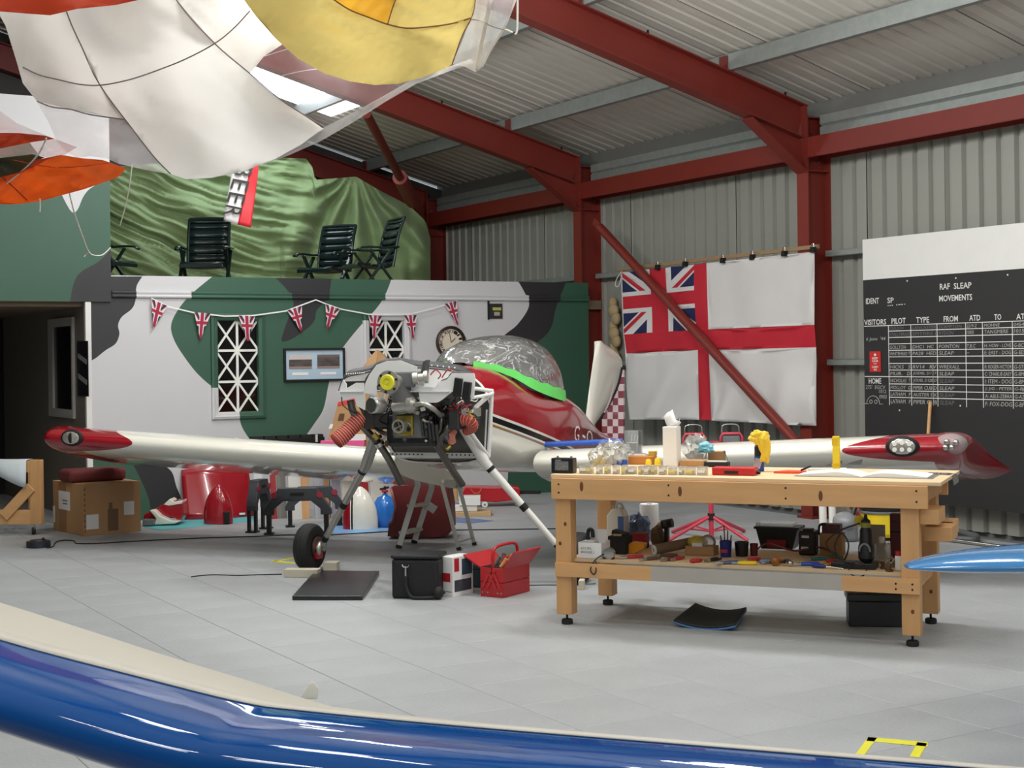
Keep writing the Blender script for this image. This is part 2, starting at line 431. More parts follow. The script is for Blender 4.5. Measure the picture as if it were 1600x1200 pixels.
# ---- eaves beam, purlins, rails
spans = [(B_A - 4.15 + .01, B_A - .01, 'over the blackboard'), (B_A + .01, B_B - .01, 'over the white ensign'), (B_B + .01, B_C - .01, 'behind the office roof')]
for b0, b1, wv in spans:
    mb = MB(); isec(mb, (A_IN + .0, b0, 3.68), (A_IN, b1, 3.68), .24, .20, .014, .01, (-1, 0, 0))
    mb.box(A_IN - .004, A_IN + .0, b0, b1, 3.585, 3.775)
    single(mb, 'eaves_beam', m_red, 'red eaves beam along the top of the right wall ' + wv, 'beam', M=BLD)
def purlin(a, b0, b1, lab, h=.17, lean=True):
    z = ztop(a); t = .004; mb = MB()
    mb.box(a - .035, a - .031, b0, b1, z + .01, z + h); mb.box(a - .035, a + .03, b0, b1, z + h - t, z + h); mb.box(a - .035, a + .03, b0, b1, z + .01, z + .01 + t)
    mb.box(a + .026, a + .03, b0, b1, z + .01, z + .03); mb.box(a + .026, a + .03, b0, b1, z + h - .02, z + h)
    return single(mb, 'purlin', m_galv, lab, 'purlin', 'galvanised roof purlins', M=BLD)
ords = ['first', 'second', 'third', 'fourth', 'fifth', 'sixth']
a = 8.95; k = 0
while a > RIDGE + .3:
    purlin(a, 4, 19.6, 'galvanised roof purlin, %s up from the eaves' % ords[k]); a -= 1.65; k += 1
for b0, b1, wv in spans:
    mb = MB(); zz = 3.80; h = .20; x = A_WALL - .16
    for p in ([(x, zz), (x + .05, zz), (x + .05, zz + .003), (x + .003, zz + .003), (x + .003, zz + .085), (x + .025, zz + .1), (x + .003, zz + .115), (x + .003, zz + h), (x + .09, zz + h + .003), (x, zz + h + .003), (x, zz + .117), (x + .022, zz + .1), (x, zz + .083)],):
        mb.prism(p, 1, b0 + .12, b1 - .1)
    single(mb, 'eaves_purlin', m_galv, 'galvanised grooved eaves purlin above the red beam ' + wv, 'purlin', M=BLD)
    for z, wh in ((2.6, 'upper'), (1.52, 'lower')):
        mb = MB().box(A_WALL - .11, A_WALL - .105, b0 + .1, b1 - .1, z, z + .06).box(A_WALL - .11, A_WALL - .02, b0 + .1, b1 - .1, z + .056, z + .06).box(A_WALL - .11, A_WALL - .02, b0 + .1, b1 - .1, z, z + .004)
        single(mb, 'wall_rail', m_galv, '%s galvanised wall rail %s' % (wh, wv.replace('over', 'behind').replace('behind behind', 'behind')), 'rail', M=BLD)
# ---- bracing tubes
M = BLD
p0 = hit(M, 932, 350, 0, 9.74); p1 = hit(M, 1245, 692, 0, 9.74)
dd = (p1 - p0).normalized(); p1b = p0 + dd * ((p0.z - .12) / -dd.z)
t = thing('bracing_tube', 'red steel diagonal bracing tube crossing in front of the flag', 'brace', M=BLD @ Matrix.Translation(p0))
MB().cyl(dd * .08, p1b - p0, .052, k=20).build('tube', m_red, t, smooth=True)
MB().bar(dd * -.08, dd * .12, .012, .09).build('end_plate', m_red, t)
MB().bar(p1b - p0 - dd * .05, p1b - p0 + dd * .12, .012, .09).build('end_plate', m_red, t)
q0 = BLD @ hit(BLD, 572, 178, 1, B_B + .25); q1 = BLD @ hit(BLD, 652, 330, 1, 19.1); qm = q0.lerp(q1, .60)
t = thing('roof_brace', 'red two-diameter roof brace tube beside the green sheet', 'brace', loc=q1)
MB().cyl(q0 - q1, qm - q1, .055, k=20).build('thin_tube', m_red, t, smooth=True)
mb = MB(); n = (q1 - qm).normalized(); mb.tube([qm - q1, qm - q1 + n * .001, Vector((0, 0, 0))], [.075, .1, .1], 20); mb.build('thick_tube', mat('lighter red oxide', (150, 62, 50), .5), t, smooth=30)

# ---- lights: fixtures, their light and the added omni fills
m_led = emis('led diffuser', (255, 252, 244), 9.0)
lg = 'LED battens under the roof'
for k, (a, b, pw) in enumerate(LIGHTS):
    z = (ztop(a) if a > RIDGE else ztop(RIDGE) - (RIDGE - a) * PITCH) - .62
    t = thing('led_batten', 'long white LED batten hung under the hangar roof, out of view', 'light', M=BLD @ Matrix.Translation((a, b, z)), group=lg)
    MB().box(-.05, .05, -.75, .75, .012, .08).build('housing', m_white, t, bevel=.008)
    MB().box(-.042, .042, -.73, .73, 0.0, .011).build('diffuser', m_led, t)
    for y in (-.6, .6): MB().cyl((0, y, .08), (0, y, .75), .004, k=5).build('hanger', m_steel, t)
    L = bpy.data.lights.new('batten_light', 'AREA'); L.shape = 'RECTANGLE'; L.size = .10; L.size_y = 1.5; L.energy = pw * K_DOWN; L.color = (1.0, .995, .97)
    lo = bpy.data.objects.new('batten_light', L); COL.objects.link(lo); lo.parent = t; lo.location = (0, 0, -.012)
    L = bpy.data.lights.new('omni_fill', 'POINT'); L.shadow_soft_size = .25; L.energy = pw * K_OMNI; L.color = (.985, 1.0, 1.0)  # added omni fill below the fitting, brightens office front and roof
    lo = bpy.data.objects.new('omni_fill', L); COL.objects.link(lo); lo.parent = t; lo.location = (0, 0, -.32)
# ================================================================ OFFICE WITH CAMOUFLAGE FRONT
m_cw = mat('camouflage light grey', (203, 203, 205), 0.55, var=0.025, scale=1.5)
m_cg = mat('camouflage green', (54, 91, 73), 0.5, var=0.09, scale=1.6)
m_cb = mat('camouflage black', (44, 44, 47), 0.5, var=0.06, scale=2)
CAMO = [m_cw, m_cg, m_cb]
FAC = frame(bp(0, B_FAC, 0), EF)                              # s = a, t = height, d towards the hall
def fpx(px, py, d=0.0): p = hit(FAC, px, py, 2, d); return (p.x, p.y)
def fpoly(pts, n=0):
    q = [fpx(*p) for p in pts]
    return q
def smoothpx(pts, n=6): return [tuple(p) for p in crv([Vector((p[0], p[1])) for p in pts], n * (len(pts) - 1))]
S_L = fpx(143, 700)[0]; S_R = A_WALL - .26; Z_T = fpx(540, 436)[1]
big = 2.0
blkA = [(140, 432)] + smoothpx([(222, 432), (213, 447), (211, 470), (205, 483), (190, 495), (184, 508), (186, 522), (180, 537), (165, 547), (150, 559)]) + [(140, 565)]
grn1 = smoothpx([(334, 430), (300, 458), (279, 482), (267, 507), (271, 530), (287, 557), (310, 586), (338, 609), (374, 628)]) + smoothpx([(373, 650), (378, 668), (392, 690), (410, 715), (430, 722), (452, 708), (470, 690), (492, 660), (505, 638), (513, 600), (521, 570), (534, 545), (560, 512), (585, 485), (598, 467), (606, 450), (613, 430)])
blkB = smoothpx([(426, 430), (452, 458), (458, 478), (449, 500), (442, 520), (440, 533), (455, 530), (480, 513), (491, 500), (494, 486), (503, 475), (513, 463), (518, 430)])
blkC = smoothpx([(803, 430), (818, 455), (826, 478), (808, 507), (785, 527), (770, 560)]) + smoothpx([(800, 600), (830, 545), (852, 524), (862, 508), (868, 482), (878, 455), (889, 430)])
grn2 = smoothpx([(889, 430), (878, 455), (868, 482), (862, 508), (852, 524), (830, 545), (800, 600)]) + [(790, 850), (960, 850), (960, 430)]
grnL = [(135, 703)] + smoothpx([(150, 705), (185, 711), (207, 725), (222, 755), (234, 790), (238, 860)]) + [(135, 860)]
blkL = smoothpx([(207, 725), (222, 755), (234, 790), (238, 860)]) + smoothpx([(292, 860), (285, 790), (275, 760), (266, 735), (240, 722), (207, 725)])[:-1]
CPOLY = [([fpx(*p) for p in pl], ix) for pl, ix in ((blkA, 2), (grn1, 1), (blkB, 2), (blkC, 2), (grn2, 1), (grnL, 1), (blkL, 2))]
def camo(s, t):
    k = 0
    for pl, ix in CPOLY:
        if inside((s, t), pl): k = ix
    return k
# window openings
def rect(px0, py0, px1, py1):
    a = fpx(px0, (py0 + py1) / 2); b = fpx(px1, (py0 + py1) / 2); c = fpx((px0 + px1) / 2, py0); d = fpx((px0 + px1) / 2, py1)
    return a[0], d[1], b[0], c[1]
W1 = rect(338, 499, 405, 645); W2 = rect(575, 499, 633, 641)
holes = [[(w_[0], w_[1]), (w_[2], w_[1]), (w_[2], w_[3]), (w_[0], w_[3])] for w_ in (W1, W2)]
outer = [(S_L, 0), (S_R, 0), (S_R, Z_T), (S_L, Z_T)]
def clip(pl, s0, s1, t0, t1): return [(min(max(p[0], s0 - .4), s1 + .4), min(max(p[1], t0 - .3), t1 + .3)) for p in pl]
vo, tr, cl = cdt(outer, [clip(p, S_L, S_R, 0, Z_T) for p, i in CPOLY], holes)
mb = MB()
for t_, c_ in zip(tr, cl):
    mb.m = 0 if c_ < 0 else CPOLY[c_][1]; mb.add([(vo[i].x, vo[i].y, 0) for i in t_], [(0, 1, 2)])
mb.m = 0; mb.box(S_L, S_R, Z_T - .012, Z_T, -.06, -.001)
mb.add([(S_L, 0, 0), (S_L, Z_T, 0), (S_L, Z_T, -.06), (S_L, 0, -.06)], [(0, 1, 2, 3)])
wo = mb.build('wall_office', CAMO, M=FAC); struct(wo)
# cornice moulding painted with the same pattern
c0, c1 = fpx(540, 467.5)[1], fpx(540, 459.5)[1]
sA = fpx(174, 470)[0]; mb = MB(); n = 420
prof = [(c0 - .012, 0), (c0, .03), (c0 + .012, .034), ((c0 + c1) / 2, .022), (c1 - .006, .03), (c1 + .004, .028), (c1 + .01, 0)]
for i in range(n):
    s0, s1 = sA + (S_R - sA) * i / n, sA + (S_R - sA) * (i + 1) / n
    mb.m = camo((s0 + s1) / 2, (c0 + c1) / 2); mb.grid([[Vector((s, t, d)) for t, d in prof] for s in (s0, s1)])
struct(mb.build('trim_1', CAMO, M=FAC))
def window(W, name, frw):
    x0, y0, x1, y1 = W; root = bpy.data.objects.new(name, None); COL.objects.link(root); root.matrix_basis = FAC @ Matrix.Translation((x0, y0, 0)); struct(root)
    w_, h_ = x1 - x0, y1 - y0; f = frw
    sides = [((-f, -f), (w_ + f, -f), (0, 1)), ((-f, h_ + f), (w_ + f, h_ + f), (0, -1)), ((-f, -f), (-f, h_ + f), (1, 0)), ((w_ + f, -f), (w_ + f, h_ + f), (-1, 0))]
    for p0, p1, inw in sides:
        mb = MB(); n = 60; pr = [(0, 0), (.003, .026), (f * .45, .034), (f * .6, .022), (f, .018), (f + .012, .012), (f + .012, -.06)]
        p0, p1, iw = Vector(p0), Vector(p1), Vector(inw); dr = (p1 - p0).normalized()
        for i in range(n):
            row = []
            for u in (i / n, (i + 1) / n):
                r = []
                for k, d in pr:
                    q = p0.lerp(p1, u) + iw * k
                    # mitre
                    lo, hi = k, (p1 - p0).length - k; e = min(max(u * (p1 - p0).length, lo), hi); q = p0 + dr * e + iw * k
                    r.append(Vector((q.x, q.y, d)))
                row.append(r)
            c = (row[0][2] + row[1][2]) / 2; mb.m = camo(x0 + c.x, y0 + c.y); mb.grid(row)
        mb.build('window_frame', CAMO, root)
    MB().box(0, w_, 0, h_, -.045, -.041).build('pane', glass('window glass', (40, 40, 40), .08), root)
    bw = .026
    def bar(p, q, d=-.03, w=bw): MB().bar((p[0], p[1], d), (q[0], q[1], d), w, .012, up=(0, 0, 1)).build('glazing_bar', m_gloss, root)
    for k in (1, 2): bar((0, h_ * k / 3), (w_, h_ * k / 3), -.028)
    for k in range(3): bar((w_ / 2, h_ * k / 3 + .012), (w_ / 2, h_ * (k + 1) / 3 - .012), -.0285)
    for i in range(2):
        for k in range(3):
            xa, xb, ya, yb = w_ * i / 2 + .008, w_ * (i + 1) / 2 - .008, h_ * k / 3 + .01, h_ * (k + 1) / 3 - .01
            bar((xa, ya), (xb, yb), -.030, .022); bar((xa, yb), (xb, ya), -.033, .022)
    return root
window(W1, 'window_1', .065); window(W2, 'window_2', .065)
# office body behind the front
m_in = mat('office inner paint', (168, 164, 158), .7)
struct(MB().box(S_L - .05, S_L - .001, B_FAC + .005, 19.6, 0, 2.22).build('wall_office_side', mat('passage wall paint', (120, 112, 102), .6), M=BLD))
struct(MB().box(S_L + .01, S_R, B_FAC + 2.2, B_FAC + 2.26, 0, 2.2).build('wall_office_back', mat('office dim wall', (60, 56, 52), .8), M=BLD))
struct(MB().box(-8.9, A_WALL - .02, B_FAC + .07, 19.6, 2.22, 2.33).build('ceiling_office', mat('deck boards', (120, 104, 84), .8), M=BLD))
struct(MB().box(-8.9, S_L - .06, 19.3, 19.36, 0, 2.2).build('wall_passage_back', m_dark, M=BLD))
# white door post
o = MB().box(S_L - .055, S_L + .004, B_FAC - .03, B_FAC + .03, 0, fpx(145, 472)[1]).build('trim_2', m_white, M=BLD, bevel=.004); struct(o)
# tall bulkhead left of the office
PNL = FAC @ Matrix.Translation((0, 0, .03))
def ppx(px, py): p = hit(PNL, px, py, 2, 0); return (p.x, p.y)
xr = ppx(172.5, 400)[0]; zb = ppx(90, 471)[1]; zt = ppx(50, 150)[1]
pb = [(108, 480)] + smoothpx([(109, 470), (115, 442), (126, 425), (150, 411), (165, 398), (176, 385)]) + [(190, 480)]
pw = [(-300, 140), (-300, 205), (-40, 205), (40, 215), (75, 262)] + smoothpx([(92, 296), (104, 320), (113, 332), (121, 327), (131, 305), (146, 291), (180, 276)]) + [(180, 140)]
polys = [[ppx(*p) for p in pb], [ppx(*p) for p in pw]]
vo, tr, cl = cdt([(-8.9, zb), (xr, zb), (xr, zt), (-8.9, zt)], polys)
mb = MB()
for t_, c_ in zip(tr, cl):
    mb.m = {-1: 1, 0: 2, 1: 0}[c_]; mb.add([(vo[i].x, vo[i].y, 0) for i in t_], [(0, 1, 2)])
mb.m = 1; mb.box(-8.9, xr, zb, zt, -.028, -.0005)
struct(mb.build('wall_bulkhead', CAMO, M=PNL))
# passage side wall: blind window and poster
SM = frame(bp(S_L - .05, 0, 0), -ES)                          # s = -b
def spx(px, py): p = hit(SM, px, py, 2, 0); return (p.x, p.y)
a0, a1 = spx(79, 570), spx(117, 570); tb, tt = spx(100, 652)[1], spx(100, 497)[1]
root = bpy.data.objects.new('window_3', None); COL.objects.link(root); root.matrix_basis = SM; struct(root)
mb = MB(); f = .09
for (x0, x1, y0, y1) in ((a0[0], a1[0], tt - f, tt), (a0[0], a1[0], tb, tb + f), (a0[0], a0[0] + f * 2.2, tb + f, tt - f), (a1[0] - f * .6, a1[0], tb + f, tt - f)):
    MB().box(x0, x1, y0, y1, .001, .03).build('window_frame', m_in, root)
MB().box(a0[0] + f * 2.2, a1[0] - f * .6, tb + f, tt - f, .001, .006).build('pane', mat('unlit window', (16, 15, 14), .2), root)
p0, p1 = spx(121, 575), spx(138.5, 575); q0, q1 = spx(130, 619)[1], spx(130, 533)[1]
po = thing('aircraft_poster', 'dark poster of aircraft on the passage wall beside the door post', 'poster', M=SM @ Matrix.Translation((p0[0], q0, .004)))
MB().box(0, p1[0] - p0[0], 0, q1 - q0, 0, .006).build('sheet', mat('poster dark blue', (30, 30, 40), .3), po)
for yy in (.62, .25):
    MB().bar((.06, (q1 - q0) * (yy + .12), .008), (p1[0] - p0[0] - .05, (q1 - q0) * yy, .008), .05, .003, up=(0, 0, 1)).build('printed_aircraft', mat('poster grey', (150, 148, 146), .5), po)

# ---------------------------------------------------------------- bunting
m_pred = mat('bunting crimson', (176, 38, 72), .7, trans=.1)
m_pnavy = mat('bunting dark navy', (44, 40, 66), .7)
def union_polys(w, h, cx, cy, r=1.0):
    """white/red saltire and cross of a union flag on a w x h field centred at cx, cy: list of (polygon, class) 1 white 2 red"""
    L = []
    def band(x0, y0, x1, y1, t):
        d = Vector((x1 - x0, y1 - y0)).normalized(); n = Vector((-d.y, d.x)) * t / 2
        return [(x0 + n.x, y0 + n.y), (x1 + n.x, y1 + n.y), (x1 - n.x, y1 - n.y), (x0 - n.x, y0 - n.y)]
    e = .62
    for sx in (-1, 1):
        L.append((band(cx - sx * w * e, cy - h * e, cx + sx * w * e, cy + h * e, h * .2 * r), 1))
    for sx in (-1, 1):
        for sy in (-1, 1):
            L.append((band(cx + sx * w * .06, cy + sy * h * .02, cx + sx * w * e, cy + sy * (h * e - h * .05), h * .066 * r), 2))
    L.append(([(cx - w * e, cy - h * .167), (cx + w * e, cy - h * .167), (cx + w * e, cy + h * .167), (cx - w * e, cy + h * .167)], 1))
    L.append(([(cx - h * .167, cy - h * e), (cx + h * .167, cy - h * e), (cx + h * .167, cy + h * e), (cx - h * .167, cy + h * e)], 1))
    L.append(([(cx - w * e, cy - h * .1), (cx + w * e, cy - h * .1), (cx + w * e, cy + h * .1), (cx - w * e, cy + h * .1)], 2))
    L.append(([(cx - h * .1, cy - h * e), (cx + h * .1, cy - h * e), (cx + h * .1, cy + h * e), (cx - h * .1, cy + h * e)], 2))
    return L
tri = [(-.5, 0), (.5, 0), (.04, -1.0), (-.04, -1.0)]
PU = []
for p, c in ([([(-.5, .05), (.05, -.62), (-.02, -.72), (-.62, .02)], 1), ([(.5, .05), (-.05, -.62), (.02, -.72), (.62, .02)], 1), ([(-.2, .05), (-.33, .05), (-.06, -.30), (0, -.24)], 1), ([(.2, .05), (.33, .05), (.06, -.30), (0, -.24)], 1),
              ([(-.46, .02), (-.08, -.34), (-.12, -.38), (-.52, .02)], 2), ([(.30, .02), (.05, -.26), (.02, -.30), (.22, .02)], 2), ([(.46, 0), (.1, -.34), (.13, -.38), (.5, 0)], 2),
              ([(-.7, -.29), (.7, -.29), (.7, -.50), (-.7, -.50)], 1), ([(-.17, .1), (.17, .1), (.13, -1.1), (-.13, -1.1)], 1), ([(-.7, -.33), (.7, -.33), (.7, -.45), (-.7, -.45)], 2), ([(-.10, .1), (.10, .1), (.085, -1.1), (-.085, -1.1)], 2)]): PU.append((p, c))
pvo, ptr, pcl = cdt(tri, [p for p, c in PU])
pen = [((236, 467), (261, 478), (240, 511)), ((303, 488), (329, 489.5), (313, 529)), ((372, 493), (398, 494), (387, 533)), ((448, 485), (471, 478), (470.5, 517)),
       ((508, 475), (531, 483), (511, 514)), ((575, 492), (597, 494), (584, 530)), ((630, 493), (651, 492), (645.5, 529)), ((694, 475), (713, 470), (715, 508))]
wh = ['far left, clear of the windows', 'just left of the first lattice window', 'hanging across the first lattice window', 'fourth from left, over the black patch', 'fifth from left, right of the string peak', 'over the left edge of the second window', 'over the right edge of the second window', 'far right, above the wall clock']
for (a, b, c), wv in zip(pen, wh):
    A_, B_, C_ = [Vector(hit(FAC, p[0], p[1], 2, .05)) for p in (a, b, c)]; mid = (A_ + B_) / 2
    mb = MB()
    for t_, k in zip(ptr, pcl):
        mb.m = 0 if k < 0 else PU[k][1]; vs = []
        for i in t_:
            x, y = pvo[i].x, pvo[i].y; q = mid + (B_ - A_) * x + (C_ - mid) * (-y); vs.append((q.x, q.y, .05 + .012 * math.sin(x * 4 + y * 3) * (-y)))
        mb.add(vs, [(0, 1, 2)])
    o = mb.build('bunting_pennant', [m_pnavy, m_fwhite, m_pred], M=FAC @ Matrix.Translation(mid - mid))
    o.data.transform(Matrix.Translation(-mid)); o.matrix_basis = FAC @ Matrix.Translation(mid)
    tag(o, 'triangular union flag pennant, ' + wv, 'pennant', 'union flag bunting')
spts = [(236, 466), (262, 479), (304, 489), (350, 494), (396, 493), (446, 486), (470, 477), (493, 468.5), (509, 475), (532, 483), (575, 491), (600, 492), (640, 491), (680, 481), (714, 470)]
pp = [Vector(hit(FAC, p[0], p[1], 2, .047)) for p in spts]
mb = MB()
P = []
for p in pp: P.append([Vector((p.x, p.y + .007, .045)), Vector((p.x, p.y - .007, .048))])
mb.grid(P); single(mb, 'bunting_tape', mat('white bunting tape', (225, 226, 224), .6), 'white tape string holding the pennants along the office front', 'bunting tape', M=FAC, solid=.003)
# ---------------------------------------------------------------- picture, clock, small picture
def panelbox(px0, py0, px1, py1, d=0.0):
    x0, y0, x1, y1 = rect(px0, py0, px1, py1); return FAC @ Matrix.Translation((x0, y0, d)), x1 - x0, y1 - y0
m_bw = mat('black and white photo', (92, 84, 82), .35, var=.75, scale=9, stretch=(1, 2.4, 1))
M, w_, h_ = panelbox(442, 544, 537, 595.5, .004)
t = thing('framed_photographs', 'black framed pair of old aircraft photographs on the camouflage wall', 'picture', M=M)
fw = .022
for x0, x1, y0, y1 in ((0, w_, 0, fw), (0, w_, h_ - fw, h_), (0, fw, fw, h_ - fw), (w_ - fw, w_, fw, h_ - fw)): MB().box(x0, x1, y0, y1, 0, .03).build('frame', m_black, t)
MB().box(fw, w_ - fw, fw, h_ - fw, 0, .012).build('mount', mat('pale blue mount', (176, 200, 216), .4), t)
for i in (0, 1):
    x0 = w_ * (.085 + .46 * i); x1 = x0 + w_ * .37
    ph = MB().box(x0, x1, h_ * .38, h_ * .80, .012, .015).build('photograph', m_bw, t)
    MB().box(x0, x1, h_ * (.66 if i == 0 else .72), h_ * .80, .0155, .016).build('photo_sky', mat('photo sky', (206, 196, 194), .4) if i == 0 else mat('photo roof', (120, 100, 96), .4), ph)
    MB().box(x0, x1, h_ * .38, h_ * .45, .0155, .016).build('photo_ground', mat('photo ground', (150, 130, 126), .4), ph)
    MB().box(x0 + w_ * .05, x1 - w_ * .06, h_ * .19, h_ * .27, .012, .0145).build('caption', m_paper, t)
M, w_, h_ = panelbox(762, 474.5, 784, 498, .004)
t = thing('small_picture', 'small dark unframed picture high on the right of the office front', 'picture', M=M)
MB().box(.02, w_, 0, h_, 0, .006).build('print', mat('small print', (44, 46, 44), .4), t); MB().box(-.01, .012, -.01, h_ + .05, 0, .012).build('edge', m_black, t)
MB().box(w_ * .3, w_ * .9, h_ * .55, h_ * .75, .0065, .007).build('print_wing', mat('print yellow', (190, 184, 96), .5), t); MB().box(w_ * .4, w_ * .8, h_ * .2, h_ * .45, .0065, .007).build('print_body', mat('print cream', (176, 172, 150), .5), t)
cc = hit(FAC, 702.5, 535, 2, .0); r = abs(fpx(725.5, 535)[0] - fpx(679.5, 535)[0]) / 2
t = thing('wall_clock', 'round bronze wall clock with roman numerals behind the canopy', 'clock', M=FAC @ Matrix.Translation((cc.x, cc.y, .002)))
MB().lathe([(r * .97, 0), (r, .03), (r * .97, .045), (r * .9, .05), (r * .83, .035), (r * .80, .02)], k=40, cap=False).build('bezel', mat('dark bronze', (66, 54, 44), .35, .6), t, smooth=True)
MB().lathe([(r * .82, .0), (r * .82, .021)], k=40).build('dial', mat('cream dial', (222, 210, 190), .5), t)
for k, s_ in enumerate(['XII', 'I', 'II', 'III', 'IIII', 'V', 'VI', 'VII', 'VIII', 'IX', 'X', 'XI']):
    an = PI / 2 - k * PI / 6; ww = r * .05 * (1.4 + len(s_)); o = text('numeral', s_, m_black, t, (-ww, -r * .1, ww, r * .1), M=Matrix.Translation((r * .66 * math.cos(an), r * .66 * math.sin(an), .0225)) @ Matrix.Rotation(an - PI / 2, 4, 'Z'))
MB().bar((0, 0, .024), (r * .3, r * .25, .024), .008, .002).build('hour_hand', m_black, t); MB().bar((0, 0, .026), (-r * .1, r * .58, .026), .006, .002).build('minute_hand', m_black, t)

# ---------------------------------------------------------------- deck above: green sheet, chairs, banner
m_tarp = mat('green parachute cloth', (140, 164, 112), .6, var=.12, scale=2, trans=.12, sheen=.2)
TB = BLD
def tp(px, py, d):   # on the gable side
    return hit(BLD, px, py, 1, 18.6 - d)
nx, ny = 150, 70; P = []
topc = [(150, 262), (250, 255), (340, 250), (430, 246), (478, 248), (488, 262), (492, 281), (530, 278), (556, 276), (590, 296), (640, 322), (664, 345), (674, 380)]
def ytop(x):
    for (x0, y0), (x1, y1) in zip(topc, topc[1:]):
        if x0 <= x <= x1: return y0 + (y1 - y0) * (x - x0) / (x1 - x0)
    return topc[-1][1]
for j in range(ny + 1):
    row = []
    for i in range(nx + 1):
        x = 150 + (672 - 150) * i / nx; y0 = ytop(x); v = j / ny; y = y0 + (462 - y0) * v
        q = Vector((x / 60, y / 60, 0)); nz = noise.noise(q * 1.1); nz2 = noise.noise(q * 3 + Vector((5, 2, 1)))
        # left: swags sinking to the right; right: pleats fanning from a gathered point
        xa = x - 150; va = y - (.60 * xa - .00078 * xa * xa) + 6 * nz
        rg = (1 - abs(2 * noise.noise(Vector((x / 210, va / 15, 2))))) + .5 * (1 - abs(2 * noise.noise(Vector((x / 110, va / 7, 9)))))
        ang = math.atan2(y - 262, x - 556); ph2 = ang * 17 + 2.2 * nz; rd = min(1, math.hypot(y - 270, x - 556) / 60)
        wR = max(0, min(1, (x - 470) / 50)); fan = math.sin(ph2) * .055 * rd
        d = (1 - wR) * (.115 * rg + .12 * nz) + wR * (fan * 1.8 + .10 * nz)
        if 440 < x < 505: d += .16 * math.exp(-((x - 478 + (y - 330) * .42) / 22) ** 2)
        d += .03 * nz2 * .5
        if x > 640: d += .14 * math.sin((x - 640) / 34 * PI) * (.5 + v)
        row.append(tp(x, y, d))
    P.append(row)
single(MB().grid(P), 'green_sheet', m_tarp, 'creased green parachute sheet hung behind the deck chairs', 'sheet', M=BLD, smooth='all')
# chairs
m_chair = mat('dark green moulded plastic', (26, 42, 40), .22, var=.06)
def chair(label, px, Y, rz):
    p = at(px, 430, Y); t = thing('garden_chair', label, 'chair', (p.x, p.y, 2.33), rz, 'green plastic garden chairs on the office deck')
    W = .235
    def back(y0, z0): pass
    # backrest: curved profile in y/z, slats across, frame at the sides
    prof = [(.20, .40), (.225, .52), (.25, .66), (.285, .80), (.335, .93), (.36, .985)]
    for sx in (-1, 1):
        MB().tube([Vector((sx * W, y, z)) for y, z in crv(prof, 20)], .019, 8).build('back_frame', m_chair, t, smooth=True)
    MB().tube([(-W, .36, .985), (0, .375, .995), (W, .36, .985)], .02, 8).build('back_frame', m_chair, t, smooth=True)
    cv = crv(prof, 40); n = len(cv)
    MB().grid([[Vector((W * .97 * u, y + .012 + .03 * (1 - u * u), z)) for u in (-1, -.5, 0, .5, 1)] for y, z in cv[2:-2]]).build('back_panel', m_chair, t, smooth='all', solid=.006)
    ns = 7
    for k in range(ns):
        i0 = int(1 + (n - 3) * k / ns); i1 = int((n - 3) * (k + 1) / ns - 0)
        P = []
        for i in range(i0, i1 + 1):
            y, z = cv[i]; bul = .012 * math.sin(PI * (i - i0) / max(1, i1 - i0))
            P.append([Vector((W * u, y - bul - .0 + .03 * (1 - u * u), z)) for u in (-1, -.6, -.2, .2, .6, 1)])
        MB().grid(P).build('back_slat', m_chair, t, smooth='all', solid=.012)
    # seat slats
    sp = [(-.26, .415), (-.22, .445), (-.1, .43), (.05, .41), (.19, .40)]
    cv = crv(sp, 28); ns = 5; n = len(cv)
    for k in range(ns):
        i0 = int((n - 1) * k / ns); i1 = int((n - 1) * (k + 1) / ns - (0 if k == ns - 1 else 0))
        P = [[Vector((W * 1.02 * u, cv[i][0] * .985, cv[i][1] - .012 * (1 - u * u))) for u in (-1, -.5, 0, .5, 1)] for i in range(i0, max(i1, i0 + 1) + 0)]
        if len(P) > 1: MB().grid(P).build('seat_slat', m_chair, t, smooth='all', solid=.014)
    MB().bar((-W * 1.05, -.255, .40), (W * 1.05, -.255, .40), .03, .045).build('seat_front', m_chair, t, bevel=.008)
    for sx in (-1, 1):
        x = sx * (W + .035)
        mb = MB(); mb.bar((x, -.29, 0), (x, .17, .60), .03, .042, up=(1, 0, 0)); mb.build('leg', m_chair, t, bevel=.006)
        mb = MB(); mb.bar((x * .93, .36, 0), (x * .93, -.10, .60), .026, .042, up=(1, 0, 0)); mb.build('leg', m_chair, t, bevel=.006)
        P = [[Vector((x + u, y, z)) for u in (-.028, 0, .028)] for y, z in ((-.27, .585), (-.22, .615), (-.1, .625), (.1, .62), (.26, .63))]
        MB().grid(P).build('armrest', m_chair, t, smooth='all', solid=.022)
    MB().bar((-W, .30, .08), (W, .30, .08), .02, .02).build('stretcher', m_chair, t)
    return t
chair('green plastic garden chair facing front, alone left of the banner', 320, 17.0, math.radians(2))
chair('green plastic garden chair turned slightly right, second from the right end', 508, 18.2, math.radians(-24))
chair('green plastic garden chair seen from the side, rightmost on the deck', 577, 17.5, math.radians(-62))
chair('green plastic garden chair mostly hidden behind the bulkhead edge', 163, 16.4, math.radians(72))
